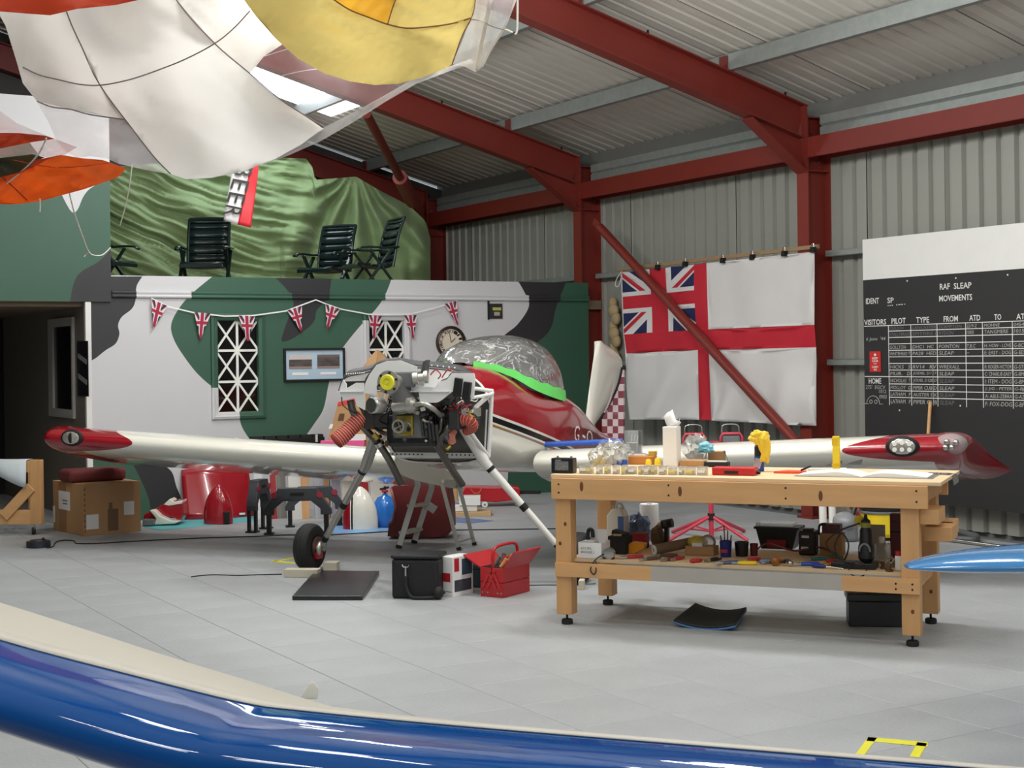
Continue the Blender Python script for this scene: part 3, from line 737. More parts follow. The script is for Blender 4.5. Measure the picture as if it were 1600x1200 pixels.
# BEER banner
Mb = frame(at(349, 352, 15.6), (1, 0.08, 0))
def bpx(px, py): p = hit(Mb, px, py, 2, 0); return Vector((p.x, p.y))
TL, TR, BR, BL_ = bpx(366, 242), bpx(407, 236), bpx(391.5, 356), bpx(349, 344)
RT, RB = bpx(396, 236), bpx(371, 351)
def bil(u, v): return (TL.lerp(TR, u)).lerp(BL_.lerp(BR, u), v)
t = thing('beer_banner', 'white BEER banner with red edge hanging before the green sheet', 'banner', M=Mb)
mbw, mbr = MB(), MB()
def wob(p): return Vector((p.x, p.y, .010 * math.sin(p.y * 9 + p.x * 5) + .006 * math.sin(p.x * 14)))
for mbx, (l0, l1), (r0, r1) in ((mbw, (TL, BL_), (RT, RB)), (mbr, (RT, RB), (TR, BR))):
    mbx.grid([[wob(l0.lerp(l1, j / 20).lerp(r0.lerp(r1, j / 20), i / 6)) for i in range(7)] for j in range(21)])
mbw.build('white_cloth', mat('banner white', (226, 222, 222), .5, trans=.15), t, smooth='all', solid=.002); mbr.build('red_edge', mat('banner red', (214, 40, 52), .5, trans=.15), t, smooth='all', solid=.002)
ax = (BL_ - TL).normalized(); an = math.atan2(ax.y, ax.x)
for k, ch in enumerate('BEER'):
    v0 = .17 + .195 * k; c = bil(.44 - .05 * k, v0 + .09); hw, hh = .062, .088
    o = text('letter', ch, m_black, t, (-hw, -hh, hw, hh), M=Matrix.Translation((c.x, c.y, wob(c).z + .03)) @ Matrix.Rotation(an - .12, 4, 'Z'), bold=.004, shear=-.1)
# ================================================================ RIGHT WALL: ENSIGN AND BLACKBOARD
SIDE = frame(bp(A_WALL, 0, 0), -ES)                           # s = -b, t = height, d towards the hall
def wpx(px, py, d): p = hit(SIDE, px, py, 2, d); return Vector((p.x, p.y))
D = .34
c4 = [wpx(969, 425, D), wpx(1272, 391, D), wpx(1274, 662, D), wpx(978, 656, D)]   # TL TR BR BL
def fl_map(u, v): return (c4[0].lerp(c4[1], u)).lerp(c4[3].lerp(c4[2], u), v)
sv0, sv1 = wpx(1087, 545, D).x, wpx(1105.5, 545, D).x; sL, sR = wpx(973.5, 545, D).x, wpx(1271, 545, D).x
vx0, vx1 = (sv0 - sL) / (sR - sL), (sv1 - sL) / (sR - sL); hy0, hy1 = .425, .553
UP = [([(x, y) for x, y in p], c) for p, c in []]
cw, chh = vx0 - .012, hy0
U = union_polys(cw, chh * 1.0, .012 + cw / 2, chh / 2, .8)
cant = [(.012, 0), (vx0, 0), (vx0, hy0), (.012, hy0)]
def clampc(p): return [(min(max(x, .012), vx0), min(max(y, 0.0), hy0)) for x, y in p]
def clip_rect(poly, x0, x1, y0, y1):
    def cut(P, f, inter):
        out = []
        for i in range(len(P)):
            a, b = P[i - 1], P[i]
            if f(b):
                if not f(a): out.append(inter(a, b))
                out.append(b)
            elif f(a): out.append(inter(a, b))
        return out
    P = poly
    for ax, val, sg in ((0, x0, 1), (0, x1, -1), (1, y0, 1), (1, y1, -1)):
        def f(p): return (p[ax] - val) * sg >= 0
        def it(a, b):
            t = (val - a[ax]) / (b[ax] - a[ax]); return (a[0] + (b[0] - a[0]) * t, a[1] + (b[1] - a[1]) * t)
        P = cut(P, f, it)
        if not P: return []
    return P
polys = [(cant, 3)] + [(clip_rect(p, .012, vx0, 0, hy0), c) for p, c in U]
polys = [(p, c) for p, c in polys if len(p) > 2]
polys += [([(vx0, -.0), (vx1, -.0), (vx1, 1.0), (vx0, 1.0)], 2), ([(.012, hy0), (1, hy0), (1, hy1), (.012, hy1)], 2)]
fvo, ftr, fcl = cdt([(0, 0), (1, 0), (1, 1), (0, 1)], [p for p, c in polys], step=.018)
mb = MB(); cm = {1: 0, 2: 1, 3: 2}
def fwave(u, v):
    n1 = noise.noise(Vector((u * 5, v * 2.2, 0)))
    d = .045 * math.sin(u * 17 + v * 5 + 3 * n1) * v + .03 * n1 + .02 * math.sin(u * 31 + v * 9) * v * v
    sag = .014 * abs(math.sin(u * PI * 6.5)) * max(0, 1 - v * 6)
    return d, sag
V3 = []
for p in fvo:
    q = fl_map(p.x, p.y); d, sag = fwave(p.x, p.y); V3.append(Vector((q.x, q.y - sag + (.02 * math.sin(p.x * 5) * p.y), D + d)))
fm = {}
for t_, k in zip(ftr, fcl):
    c = 0 if k < 0 else cm[polys[k][1]]; fm.setdefault(c, []).append(t_)
off = 0
for c in sorted(fm):
    mb.m = c; mb.add([V3[i] for i in range(len(V3))], fm[c])
o = mb.build('ensign_flag', [m_fwhite, m_fred, m_navy], M=SIDE, smooth='all', solid=.003)
bm_ = bmesh.new(); bm_.from_mesh(o.data); bmesh.ops.delete(bm_, geom=[v for v in bm_.verts if not v.link_faces], context='VERTS'); bm_.to_mesh(o.data); bm_.free()
recenter(o); tag(o, 'large white ensign flag with red cross hung on the right wall', 'flag')
b0, b1 = wpx(966, 421, .30), wpx(1278, 385, .30)
single(MB().bar((b0.x, b0.y, .30), (b1.x, b1.y, .30), .03, .04, up=(0, 1, 0)), 'flag_batten', mat('weathered batten', (150, 124, 92), .7), 'thin wooden batten that the white ensign hangs from', 'batten', M=SIDE)
for k, (x, y) in enumerate([(1025, 416.5), (1068, 411.5), (1127, 406), (1173, 400.5), (1223, 395), (1268, 389)]):
    p = wpx(x, y, .37); t = thing('bulldog_clip', 'black bulldog clip, %s from the left along the flag batten' % ords[k], 'clip', M=SIDE @ Matrix.Translation((p.x, p.y, .34)), group='clips holding the ensign')
    MB().prism([(-.03, -.035), (.03, -.035), (.022, .02), (-.022, .02)], 2, -.01, .035).build('jaws', m_black, t)
    MB().tube([(-.018, .018, .02), (-.014, .055, .02), (.014, .055, .02), (.018, .018, .02)], .004, 6).build('wire_handle', m_steel, t)
mb = MB().tube([Vector((p.x, p.y, .36)) for p in crv([wpx(x, y, .36) for x, y in ((971, 424), (963, 436), (961, 446), (966, 447), (970, 434))], 24)], .006, 6)
single(mb, 'flag_lanyard', m_rope, 'small white lanyard loop at the flag hoist corner', 'lanyard', M=SIDE)

# blackboard
m_bb = mat('blackboard black', (40, 40, 41), .55, var=.08, scale=3)
m_chalk = mat('white lettering', (226, 226, 222), .7); m_hand = mat('chalk writing', (176, 176, 172), .8); m_hand2 = mat('faint chalk', (112, 112, 110), .8)
DB = .16
o0 = wpx(1348, 438, DB); obt = wpx(1500, 792, DB).y; sw = 2.9
bb = thing('movements_blackboard', 'black aircraft movements board with white lettering on the right wall', 'blackboard', M=SIDE @ Matrix.Translation((o0.x, obt, DB)))
BBM = bb.matrix_basis.copy()
def q(px, py): p = hit(BBM, px, py, 2, 0); return Vector((p.x, p.y))
hB = o0.y - obt
MB().box(0, sw, 0, hB - .002, -.022, 0).build('board', m_bb, bb)
def txt(s, x0, x1, yc, h, m=m_chalk, bold=.012, shear=0):
    a, b = q(x0, yc), q(x1, yc); xc = (x0 + x1) / 2; t1, t0 = q(xc, yc - h / 2).y, q(xc, yc + h / 2).y
    return text('lettering', s, m, bb, (a.x, t0, b.x, t1), bold=bold, shear=shear)
for a in (('RAF', 1468, 1483.6, 447.7, 9.4), ('SLEAP', 1489.8, 1517.4, 446.2, 9.4), ('MOVEMENTS', 1467, 1518.5, 465.3, 9.4), ('IDENT', 1352.5, 1373, 470.3, 9), ('SP', 1386, 1396, 469.2, 8.6), ('VISITORS', 1349.8, 1384, 503.3, 8.6), ('PILOT', 1392.6, 1414.6, 501.4, 9), ('TYPE', 1431, 1451.3, 499.8, 9), ('FROM', 1474, 1496.2, 498.2, 9), ('ATD', 1514, 1531.2, 496.6, 9), ('TO', 1553, 1564, 495.3, 9), ('ATA', 1587.5, 1608, 494.4, 9), ('HOME', 1357, 1376.5, 595.3, 8.8)): txt(*a)
def dash(x0, x1, y, th=1.4):
    a, b = q(x0, y), q(x1, y); h = .004
    MB().box(a.x, b.x, a.y - h, a.y + h, .0005, .002).build('morse_mark', m_chalk, bb)
for x0, x1, y in ((1386.5, 1388, 477.6), (1389.7, 1391.2, 477.4), (1392.9, 1394.4, 477.2), (1400, 1401.5, 476.4), (1403.3, 1406, 476.0), (1407.6, 1410.2, 475.7), (1412.3, 1413.8, 475.3)): dash(x0, x1, y)
rows = [508.6, 517.4, 527.4, 537.4, 547.5, 557.6, 567.9, 578.2, 588.5, 599.8, 610.3, 620.6]
ty = [q(1389, y).y for y in rows]
xv = [q(x, 570).x for x in (1388.5, 1423.3, 1464.3, 1509, 1535.3, 1582)]
for k, t_ in enumerate(ty):
    x0 = .005 if k in (0, 8) else xv[0]
    MB().box(x0, sw, t_ - .0035, t_ + .0035, .0003, .0015).build('ruled_line', m_chalk, bb)
tb = q(1400, 633).y
for x in xv + [q(1620, 560).x]: MB().box(x - .0035, x + .0035, tb, ty[0], .0003, .0018).build('ruled_line', m_chalk, bb)
MB().box(q(1457, 560).x - .002, q(1457, 560).x + .002, tb, ty[6], .0003, .0016).build('ruled_line', m_hand, bb)
ty.append(tb)
cells = {(0, 0): 'CURZON', (0, 1): 'LANCASTER', (0, 2): 'SCAMPTON', (0, 3): '2219 Z', (0, 4): 'MOHNE', (0, 5): '0454', (1, 0): 'STALLYBRASS', (1, 1): 'SPITFIRE I', (1, 2): 'RYDON', (1, 3): '1005', (1, 4): 'TANGMERE', (1, 5): '1015',
         (3, 0): 'GOLLTON', (3, 1): 'DHC1  HC', (3, 2): 'POINTON', (3, 3): 'T.B.C', (3, 4): 'H: HOW - LOVE', (3, 5): 'G-BCHL', (4, 0): 'WHITEHEAD T', (4, 1): 'PA28  HED', (4, 2): 'SLEAP', (4, 3): '-', (4, 4): 'E: EASY - DOG', (4, 5): 'G-ED',
         (6, 0): 'HICKS   S', (6, 1): 'RV14   RV', (6, 2): 'WREXALL', (6, 4): 'R: ROGER-VICTOR', (6, 5): 'G-STRV', (7, 0): 'MUIR.   D', (7, 1): 'JODEL D117', (7, 2): 'SLEAP', (7, 4): 'C: CHARLIE-EASY', (7, 5): 'G-BMCE', (8, 0): 'NICHOLAS  T', (8, 1): 'JODEL D120 D', (8, 2): 'SLEAP', (8, 4): 'I: ITEM - DOG', (8, 5): 'G-BMID',
         (9, 0): 'MOLLOY  G', (9, 1): 'PIPER CUB D', (9, 2): 'SLEAP', (9, 4): 'J: JIG - PETER', (9, 5): 'G-BJP', (10, 0): 'LATHAM.  P', (10, 1): 'AUSTER 5 K', (10, 2): 'SLEAP', (10, 4): 'A: ABLE-ZEBRA', (10, 5): 'G-AZ', (11, 0): 'LATHAM.  P', (11, 1): 'PIPER CUB', (11, 2): 'SLEAP', (11, 4): 'F: FOX-DOG', (11, 5): 'G-BFD'}
xe = xv + [q(1620, 560).x]
for (r_, c_), s_ in cells.items():
    x0, x1 = xe[c_], xe[c_ + 1]; w_ = x1 - x0; y1, y0 = ty[r_], ty[r_ + 1]; h_ = y1 - y0
    ln = min(.9, .095 * len(s_) + .05) if w_ < .5 else min(.88, .075 * len(s_))
    o = text('handwriting', s_, m_hand2 if r_ in (0, 1) and c_ < 3 or (c_ == 2 and r_ in (8, 10, 11)) else m_hand, bb, (x0 + w_ * .06, y0 + h_ * (.22 if s_ != '-' else .45), x0 + w_ * (.06 + ln), y0 + h_ * (.74 if s_ != '-' else .52)), bold=0, shear=.12)
for s_, x0, x1, yc, h in (('6 June  \'44', 1353, 1383, 530, 7), ('275\'  EGCV', 1352, 1383, 605, 6), ('1012', 1373, 1384, 611.5, 5.5), ('0903', 1373.5, 1385, 620, 6)): txt(s_, x0, x1, yc, h, m_hand, 0, .15)
ctr = q(1364, 631); mb = MB(); rr = .085
mb.tube([(ctr.x + rr * math.cos(a_), ctr.y + rr * .9 * math.sin(a_), .002) for a_ in [PI * i / 14 for i in range(15)]], .003, 5); mb.tube([(ctr.x + x, ctr.y, .002) for x in (-.15, -.06)], .003, 5); mb.tube([(ctr.x + x, ctr.y, .002) for x in (.08, .13)], .003, 5)
for x in (-.03, .035): mb.tube([(ctr.x + x + .018 * math.cos(a_), ctr.y + .02 + .018 * math.sin(a_), .002) for a_ in [2 * PI * i / 8 for i in range(9)]], .003, 5)
mb.build('chalk_doodle', m_hand, bb)
for x, y in ((1417, 439), (1493, 434.5), (1574, 429.5), (1405, 641), (1500, 634)):
    p = q(x, y); MB().cyl((p.x, p.y, 0), (p.x, p.y, .003), .008, k=8).build('screw_cap', m_chalk, bb)
# white panel above
wt = wpx(1348, 374.5, DB).y
single(MB().box(0, sw, 0, wt - o0.y, -.02, .004), 'blank_white_panel', m_white, 'blank white panel fixed above the movements blackboard', 'panel', M=SIDE @ Matrix.Translation((o0.x, o0.y, DB)), bevel=.003)
# keep calm poster
pM = SIDE @ Matrix.Translation((q(1359, 565).x + o0.x, q(1367, 581).y + obt, DB + .004)); pw_, ph_ = q(1376.3, 565).x - q(1359, 565).x, q(1367, 549).y - q(1367, 581).y
t = thing('red_poster', 'small red KEEP CALM poster pinned on the blackboard', 'poster', M=pM)
MB().box(0, pw_, 0, ph_, 0, .003).build('sheet', mat('poster red', (200, 44, 40), .5), t)
for s_, f0, f1, wd in (('KEEP', .61, .71, .5), ('CALM', .48, .58, .52), ('AND', .37, .42, .3), ('CARRY', .19, .29, .6), ('ON', .06, .16, .28)):
    text('lettering', s_, m_paper, t, (pw_ * (.5 - wd / 2), ph_ * f0, pw_ * (.5 + wd / 2), ph_ * f1), M=Matrix.Translation((0, 0, .003)), bold=.02)
MB().prism([(pw_ * .42, ph_ * .78), (pw_ * .58, ph_ * .78), (pw_ * .61, ph_ * .88), (pw_ * .55, ph_ * .85), (pw_ * .5, ph_ * .92), (pw_ * .45, ph_ * .85), (pw_ * .39, ph_ * .88)], 2, .003, .0045).build('crown', m_paper, t)
# broom leaning on the board
q1_ = SIDE @ Vector((*wpx(1453, 628, DB + .03), DB + .03)); q0_ = onz(1440, 838); q0_.z = .05
t = thing('broom', 'wooden broom handle leaning on the blackboard behind the wing', 'broom', loc=(q0_.x, q0_.y, 0))
MB().cyl((0, 0, .05), q1_ - Vector((q0_.x, q0_.y, 0)), .016, k=10).build('handle', m_wood, t, smooth=True); MB().box(-.18, .18, -.03, .03, .005, .07).build('head', mat('broom bristle', (70, 50, 36), .9), t)
# vacuum wand and hose on the floor at right
m_hose = mat('grey hose', (96, 98, 100), .5)
def flo(pts, r): return [onz(x, y, r) for x, y in pts]
mb = MB().tube(crv(flo([(1440, 828), (1470, 826), (1500, 831), (1525, 838), (1520, 843), (1490, 841)], .03), 30), .026, 8)
single(mb, 'vacuum_hose', m_hose, 'grey vacuum hose lying on the floor right of the bench', 'hose', smooth='all')
a_, b_ = onz(1466, 841, .02), onz(1640, 864, .02); t = thing('vacuum_wand', 'chrome vacuum wand with red collar on the floor by the wall', 'wand', loc=(a_.x, a_.y, 0)); o_ = Vector((a_.x, a_.y, 0))
MB().cyl(a_ - o_, a_.lerp(b_, .6) - o_, .016, k=10).build('tube', m_steel, t, smooth=True); MB().cyl(a_.lerp(b_, .6) - o_, b_ - o_, .02, k=10).build('tube', m_black, t, smooth=True)
MB().cyl(a_.lerp(b_, .02) - o_, a_.lerp(b_, .08) - o_, .022, k=10).build('collar', m_redp, t, smooth=True)
# ================================================================ THE AIRCRAFT UNDER CONSTRUCTION
AC = Matrix.Translation((-.55, 10.9, 0)) @ Matrix.Rotation(math.radians(-21), 4, 'Z')     # x to the right wing tip in view, y aft from the firewall
ac = thing('light_aircraft', 'red and cream light aircraft with its engine uncowled', 'aircraft', M=AC)
def e(px, py, y): return hit(AC, px, py, 1, y)
def ramp_mat(name, stops, build, rough=.18, coat=.6):
    """paint whose colour steps with a value computed from object coordinates"""
    m = bpy.data.materials.new(name); m.use_nodes = True; nt = m.node_tree; N, L = nt.nodes, nt.links; bs = N['Principled BSDF']
    bs.inputs['Roughness'].default_value = rough; bs.inputs['Coat Weight'].default_value = coat; bs.inputs['Coat Roughness'].default_value = .03
    tc = N.new('ShaderNodeTexCoord'); sp = N.new('ShaderNodeSeparateXYZ'); L.new(tc.outputs['Object'], sp.inputs[0])
    def mth(op, a, b=None):
        n = N.new('ShaderNodeMath'); n.operation = op
        for i, v in enumerate((a, b)):
            if v is None: continue
            if isinstance(v, (int, float)): n.inputs[i].default_value = v
            else: L.new(v, n.inputs[i])
        return n.outputs[0]
    val = build(sp.outputs, mth)
    cr = N.new('ShaderNodeValToRGB'); cr.color_ramp.interpolation = 'CONSTANT'; L.new(val, cr.inputs[0])
    el = cr.color_ramp.elements; el[0].position = stops[0][0]; el[0].color = lin(stops[0][1]); el[1].position = stops[1][0]; el[1].color = lin(stops[1][1])
    for p, c in stops[2:]: n_ = el.new(p); n_.color = lin(c)
    L.new(cr.outputs[0], bs.inputs['Base Color']); MATS[name] = m; return m
CREAM, RED = (226, 224, 212), (150, 14, 30)
# value = (z + .21 y - 0.5) normalised
m_fus = ramp_mat('fuselage livery', [(0, CREAM), (.640, (150, 112, 44)), (.658, CREAM), (.675, (20, 18, 18)), (.715, CREAM), (.738, RED)], lambda o, f: f('SUBTRACT', f('ADD', o[2], f('MULTIPLY', o[1], .215)), .5))
WX = .15
def wingval(o, f):
    ax = f('ABSOLUTE', f('ADD', o[0], WX)); dz = f('SUBTRACT', o[2], f('ADD', f('MULTIPLY', ax, .05), .80))
    k = f('SUBTRACT', ax, f('MINIMUM', f('MULTIPLY', f('MULTIPLY', dz, dz), 48.0), .62)); return f('DIVIDE', k, 6.0)
m_wing = ramp_mat('wing livery', [(0, CREAM), (3.0 / 6, RED)], wingval)
m_cream = mat('cream gloss', CREAM, .2, var=.01, coat=.5); m_rgl = mat('deep red gloss', RED, .2, var=.02, coat=.6)
# ---- fuselage
secs = [(0.0, .425, .87, 1.56), (.25, .45, .83, 1.585), (.5, .475, .78, 1.58), (.9, .50, .74, 1.50), (1.3, .51, .70, 1.455), (1.8, .48, .66, 1.40), (2.3, .41, .63, 1.30), (2.8, .33, .61, 1.14), (3.4, .22, .59, .98), (4.0, .13, .58, .86), (4.6, .05, .58, .78)]
def section(y, hw, zb, zt, k=36, n=3.0):
    zc, hz = (zb + zt) / 2, (zt - zb) / 2; r = []
    for i in range(k):
        t_ = 2 * PI * i / k; c, s_ = math.cos(t_), math.sin(t_); ex = 2 / (2.4 if s_ > 0 else 4.0)
        r.append(Vector((hw * math.copysign(abs(c) ** ex, c), y, zc + hz * math.copysign(abs(s_) ** ex, s_))))
    return r
ss = [Vector(s_) for s_ in crv([Vector(x) for x in secs], 60)]
R_ = [section(*s_) for s_ in ss]
CAN = [(.40, .06), (.50, .20), (.65, .33), (.86, .43), (1.2, .46), (1.6, .42), (1.95, .32), (2.2, .20), (2.38, .06)]
def canw(y):
    for (y0, w0), (y1, w1) in zip(CAN, CAN[1:]):
        if y0 <= y <= y1: return w0 + (w1 - w0) * (y - y0) / (y1 - y0)
    return 0
mb = MB(); vs_ = [p for r in R_ for p in r]; fs_ = []
for i in range(len(R_) - 1):
    for j in range(36):
        f_ = (i * 36 + j, i * 36 + (j + 1) % 36, (i + 1) * 36 + (j + 1) % 36, (i + 1) * 36 + j); c_ = sum((vs_[q_] for q_ in f_), Vector()) / 4
        if c_.y > .62 and c_.z > 1.22 and abs(c_.x) < canw(c_.y) * .95: continue      # cockpit opening
        fs_.append(f_)
fs_.append(tuple((len(R_) - 1) * 36 + j for j in range(36))); mb.add(vs_, fs_)
mb.build('fuselage', m_fus, ac, smooth=50)
mb = MB(); pr = section(0, .415, .885, 1.545); mb.add([p + Vector((0, .012, 0)) for p in pr] + [p + Vector((0, .02, 0)) for p in pr], [tuple(range(36)), tuple(range(36, 72))[::-1]]); mb.build('firewall', mat('stainless firewall', (120, 116, 112), .35, .6, var=.15), ac)
# flange angle with lightening holes round the firewall edge
mb = MB(); out = section(0, .43, .865, 1.30); P = [[Vector((p.x, -.03, p.z)), Vector((p.x, .01, p.z)), ] for p in section(0, .425, .87, 1.56)]
P.append(P[0]); fg = MB().grid(P).build('firewall_flange', m_gloss, ac, solid=.006)
for k in range(10):
    p = e(765.5 - .3 * k, 622 + k * 9.5, -.03); MB().cyl((p.x, -.032, p.z), (p.x, -.037, p.z), .012, k=10).build('lightening_hole', m_grey, fg)
# ---- wings
def foil(t, n=22):
    up, lo = [], []
    for i in range(n + 1):
        x = (1 - math.cos(PI * i / n)) / 2
        yt = 5 * t * (.2969 * math.sqrt(x) - .126 * x - .3516 * x * x + .2843 * x ** 3 - .1015 * x ** 4); cm = .03 * 4 * x * (1 - x) * (1.3 - .6 * x)
        up.append((x, cm + yt)); lo.append((x, cm - yt))
    return up[::-1] + lo[1:-1]
TIP = 3.87; INC = math.radians(13.8)
def wsec(s, sg, yl=.63, chord=1.46):
    c, y0, th = chord, yl, .168; TIP = TIPS[sg]
    if s > TIP - .22:
        q_ = (s - (TIP - .22)) / .22; y0 += .30 * q_ ** 3; c -= .30 * q_ ** 3; th *= max(0, 1 - q_ ** 4) ** .5 + .06
    zl = .80 + .05 * s; r = []
    for x, z in foil(th):
        dy, dz = x * c * math.cos(INC) + z * c * math.sin(INC), -x * c * math.sin(INC) + z * c * math.cos(INC)
        tipx = .22 * max(0, (s - (TIP - .5)) / .5) * x ** 2
        r.append(Vector((sg * (s + tipx) - WX, y0 + dy, zl + dz)))
    return r
TIPS = {-1: 4.06, 1: 3.87}
for sg in (-1, 1):
    TIP = TIPS[sg]; st = [.52 + (TIP - .22 - .52) * i / 16 for i in range(17)] + [TIP - .22 + .22 * math.sin(PI / 2 * i / 8) for i in range(1, 9)]
    if sg > 0: st[0] = .66
    rows = [wsec(s_, sg) for s_ in st]; mb = MB().grid(rows, closed=True); k_ = len(rows[0]); mb.add(rows[-1], [tuple(range(k_))]); mb.add(rows[0], [tuple(range(k_))])
    wg = mb.build('wing', m_wing, ac, smooth=35)
    # landing light in the leading edge and tip light
    s0 = 3.42 if sg > 0 else 3.62; ctr = Vector((sg * s0 - WX, .63 - .012, .80 + .05 * s0 + .012))
    MB().ell(ctr + Vector((0, .006, 0)), (.118, .03, .074), 20, 10).build('light_surround', m_dark, wg, smooth='all')
    mb = MB(); mb.ell(ctr, (.10, .03, .062), 20, 10); mb.build('landing_light', mat('landing light recess', (150, 150, 146) if sg > 0 else (190, 186, 178), .2, .5, var=.3, scale=40), wg, smooth='all')
    for i, (dx, dz) in enumerate(((-.05, .02), (0, .028), (.05, .02), (-.05, -.02), (0, -.02), (.05, -.02))):
        if sg > 0: MB().cyl(ctr + Vector((dx, -.022, dz)), ctr + Vector((dx, -.036, dz)), .016, k=10).build('led', m_gloss, wg)
    if sg < 0: MB().ell(ctr + Vector((.005, -.012, .0)), (.028, .024, .05), 12, 8).build('light_bracket', m_dark, wg)
    if sg < 0: continue
    s1 = 3.75; c1_ = Vector((sg * s1 - WX, .70, .80 + .05 * s1 + .01)); mb = MB()
    mb.ell(c1_ + Vector((-.01, .035, 0)), (.115, .11, .075), 20, 10); mb.build('tip_light_lens', glass('lens', (236, 238, 238), .3, .05), wg, smooth='all')
    for dx, dz in ((-.03, .02), (.0, -.02), (.03, .015), (-.04, -.02)): MB().ell(c1_ + Vector((dx, -.075, dz)), (.022, .02, .022), 10, 6).build('tip_led', m_steel, wg, smooth='all')
# chequer
# ---- tail: upright white surface and chequered rudder
def tl(px, py): return AC.inverted() @ at(px, py, 14.2 + (px - 913) / 57 * .55)
Lc = crv([Vector((x, y)) for x, y in ((931, 533), (926, 565), (921, 600), (916, 640), (915, 660), (918, 674))], 25); Rc = crv([Vector((x, y)) for x, y in ((939, 534), (969.5, 559), (968, 590), (952, 632), (936, 656), (922, 675))], 25)
nrm = (AC.inverted().to_3x3() @ Vector((.65, -.75, .05))).normalized(); P = []
for l_, r_ in zip(Lc, Rc):
    row = []; n = 12
    for i in range(n + 1):
        u = i / n; q_ = l_.lerp(r_, u); row.append(tl(q_.x, q_.y) + nrm * (.055 * (math.sqrt(max(0, u * (1 - u))) * 2) * (1.25 - u)))
    for i in range(n - 1, 0, -1):
        u = i / n; q_ = l_.lerp(r_, u); row.append(tl(q_.x, q_.y) - nrm * (.05 * (math.sqrt(max(0, u * (1 - u))) * 2) * (1.25 - u)))
    P.append(row)
mb = MB().grid(P, closed=True); mb.add(P[0], [tuple(range(24))]); fin = mb.build('tail_fin', m_cream, ac, smooth=50)
def ribbon(pts, w, m, par, name, off=.075):
    row = [[tl(p.x - w * .5, p.y) + nrm * off, tl(p.x + w * .5, p.y + w * .2) + nrm * off] for p in crv([Vector(p) for p in pts], 20)]
    MB().grid(row).build(name, m, par, solid=.004)
ribbon([(966, 574), (960, 600), (949, 626), (936, 648), (925, 664)], 3.2, m_black, fin, 'black_stripe', .05); ribbon([(953, 600), (946, 625), (937, 645)], 2.0, mat('pale pink film', (214, 192, 190), .5), fin, 'paint_line', .062)
m_chk = [mat('chequer maroon', (128, 44, 60), .3, coat=.3), mat('chequer pale', (214, 196, 198), .3, coat=.3)]
mb = MB()
def tr_(px, py): return AC.inverted() @ at(px, py, 15.1)
for i in range(4):
    for j in range(11):
        x0, x1, y0, y1 = 940 + i * 8.4, 948.4 + i * 8.4, 578 + j * 11, 589 + j * 11
        lim = lambda y: 972 - max(0, (y - 592)) * .40
        if x1 < lim(y1) - 6: continue
        x0 = max(x0, min(x1, lim(y1) - 4)); mb.m = (i + j) % 2; p4 = [tr_(x0, y0), tr_(x1, y0), tr_(x1, y1), tr_(x0, y1)]; mb.add(p4 + [p + Vector((0, .05, 0)) for p in p4], [(0, 1, 2, 3), (7, 6, 5, 4), (0, 1, 5, 4), (2, 3, 7, 6), (1, 2, 6, 5), (3, 0, 4, 7)])
mb.build('chequered_rudder', m_chk, ac)
# registration letters on the flank
for s_, x0, x1, y0, y1, yy, xx in (('G', 897, 905, 664, 691, 1.9, .50), ('-', 909, 914, 680, 684, 2.2, .47), ('O', 916, 925, 672, 694, 2.4, .44)):
    Mt = frame(AC @ Vector((xx, yy, 1.0)), AC.to_3x3() @ Vector((-.12, 1, -.2)), (0, 0, 1)); a_ = hit(Mt, x0, (y0 + y1) / 2, 2, 0); b_ = hit(Mt, x1, (y0 + y1) / 2, 2, 0); c_ = hit(Mt, (x0 + x1) / 2, y0, 2, 0); d_ = hit(Mt, (x0 + x1) / 2, y1, 2, 0)
    o = text('registration_letter', s_, m_paper, ac, (a_.x, d_.y, b_.x, c_.y), M=AC.inverted() @ Mt, shear=.2)
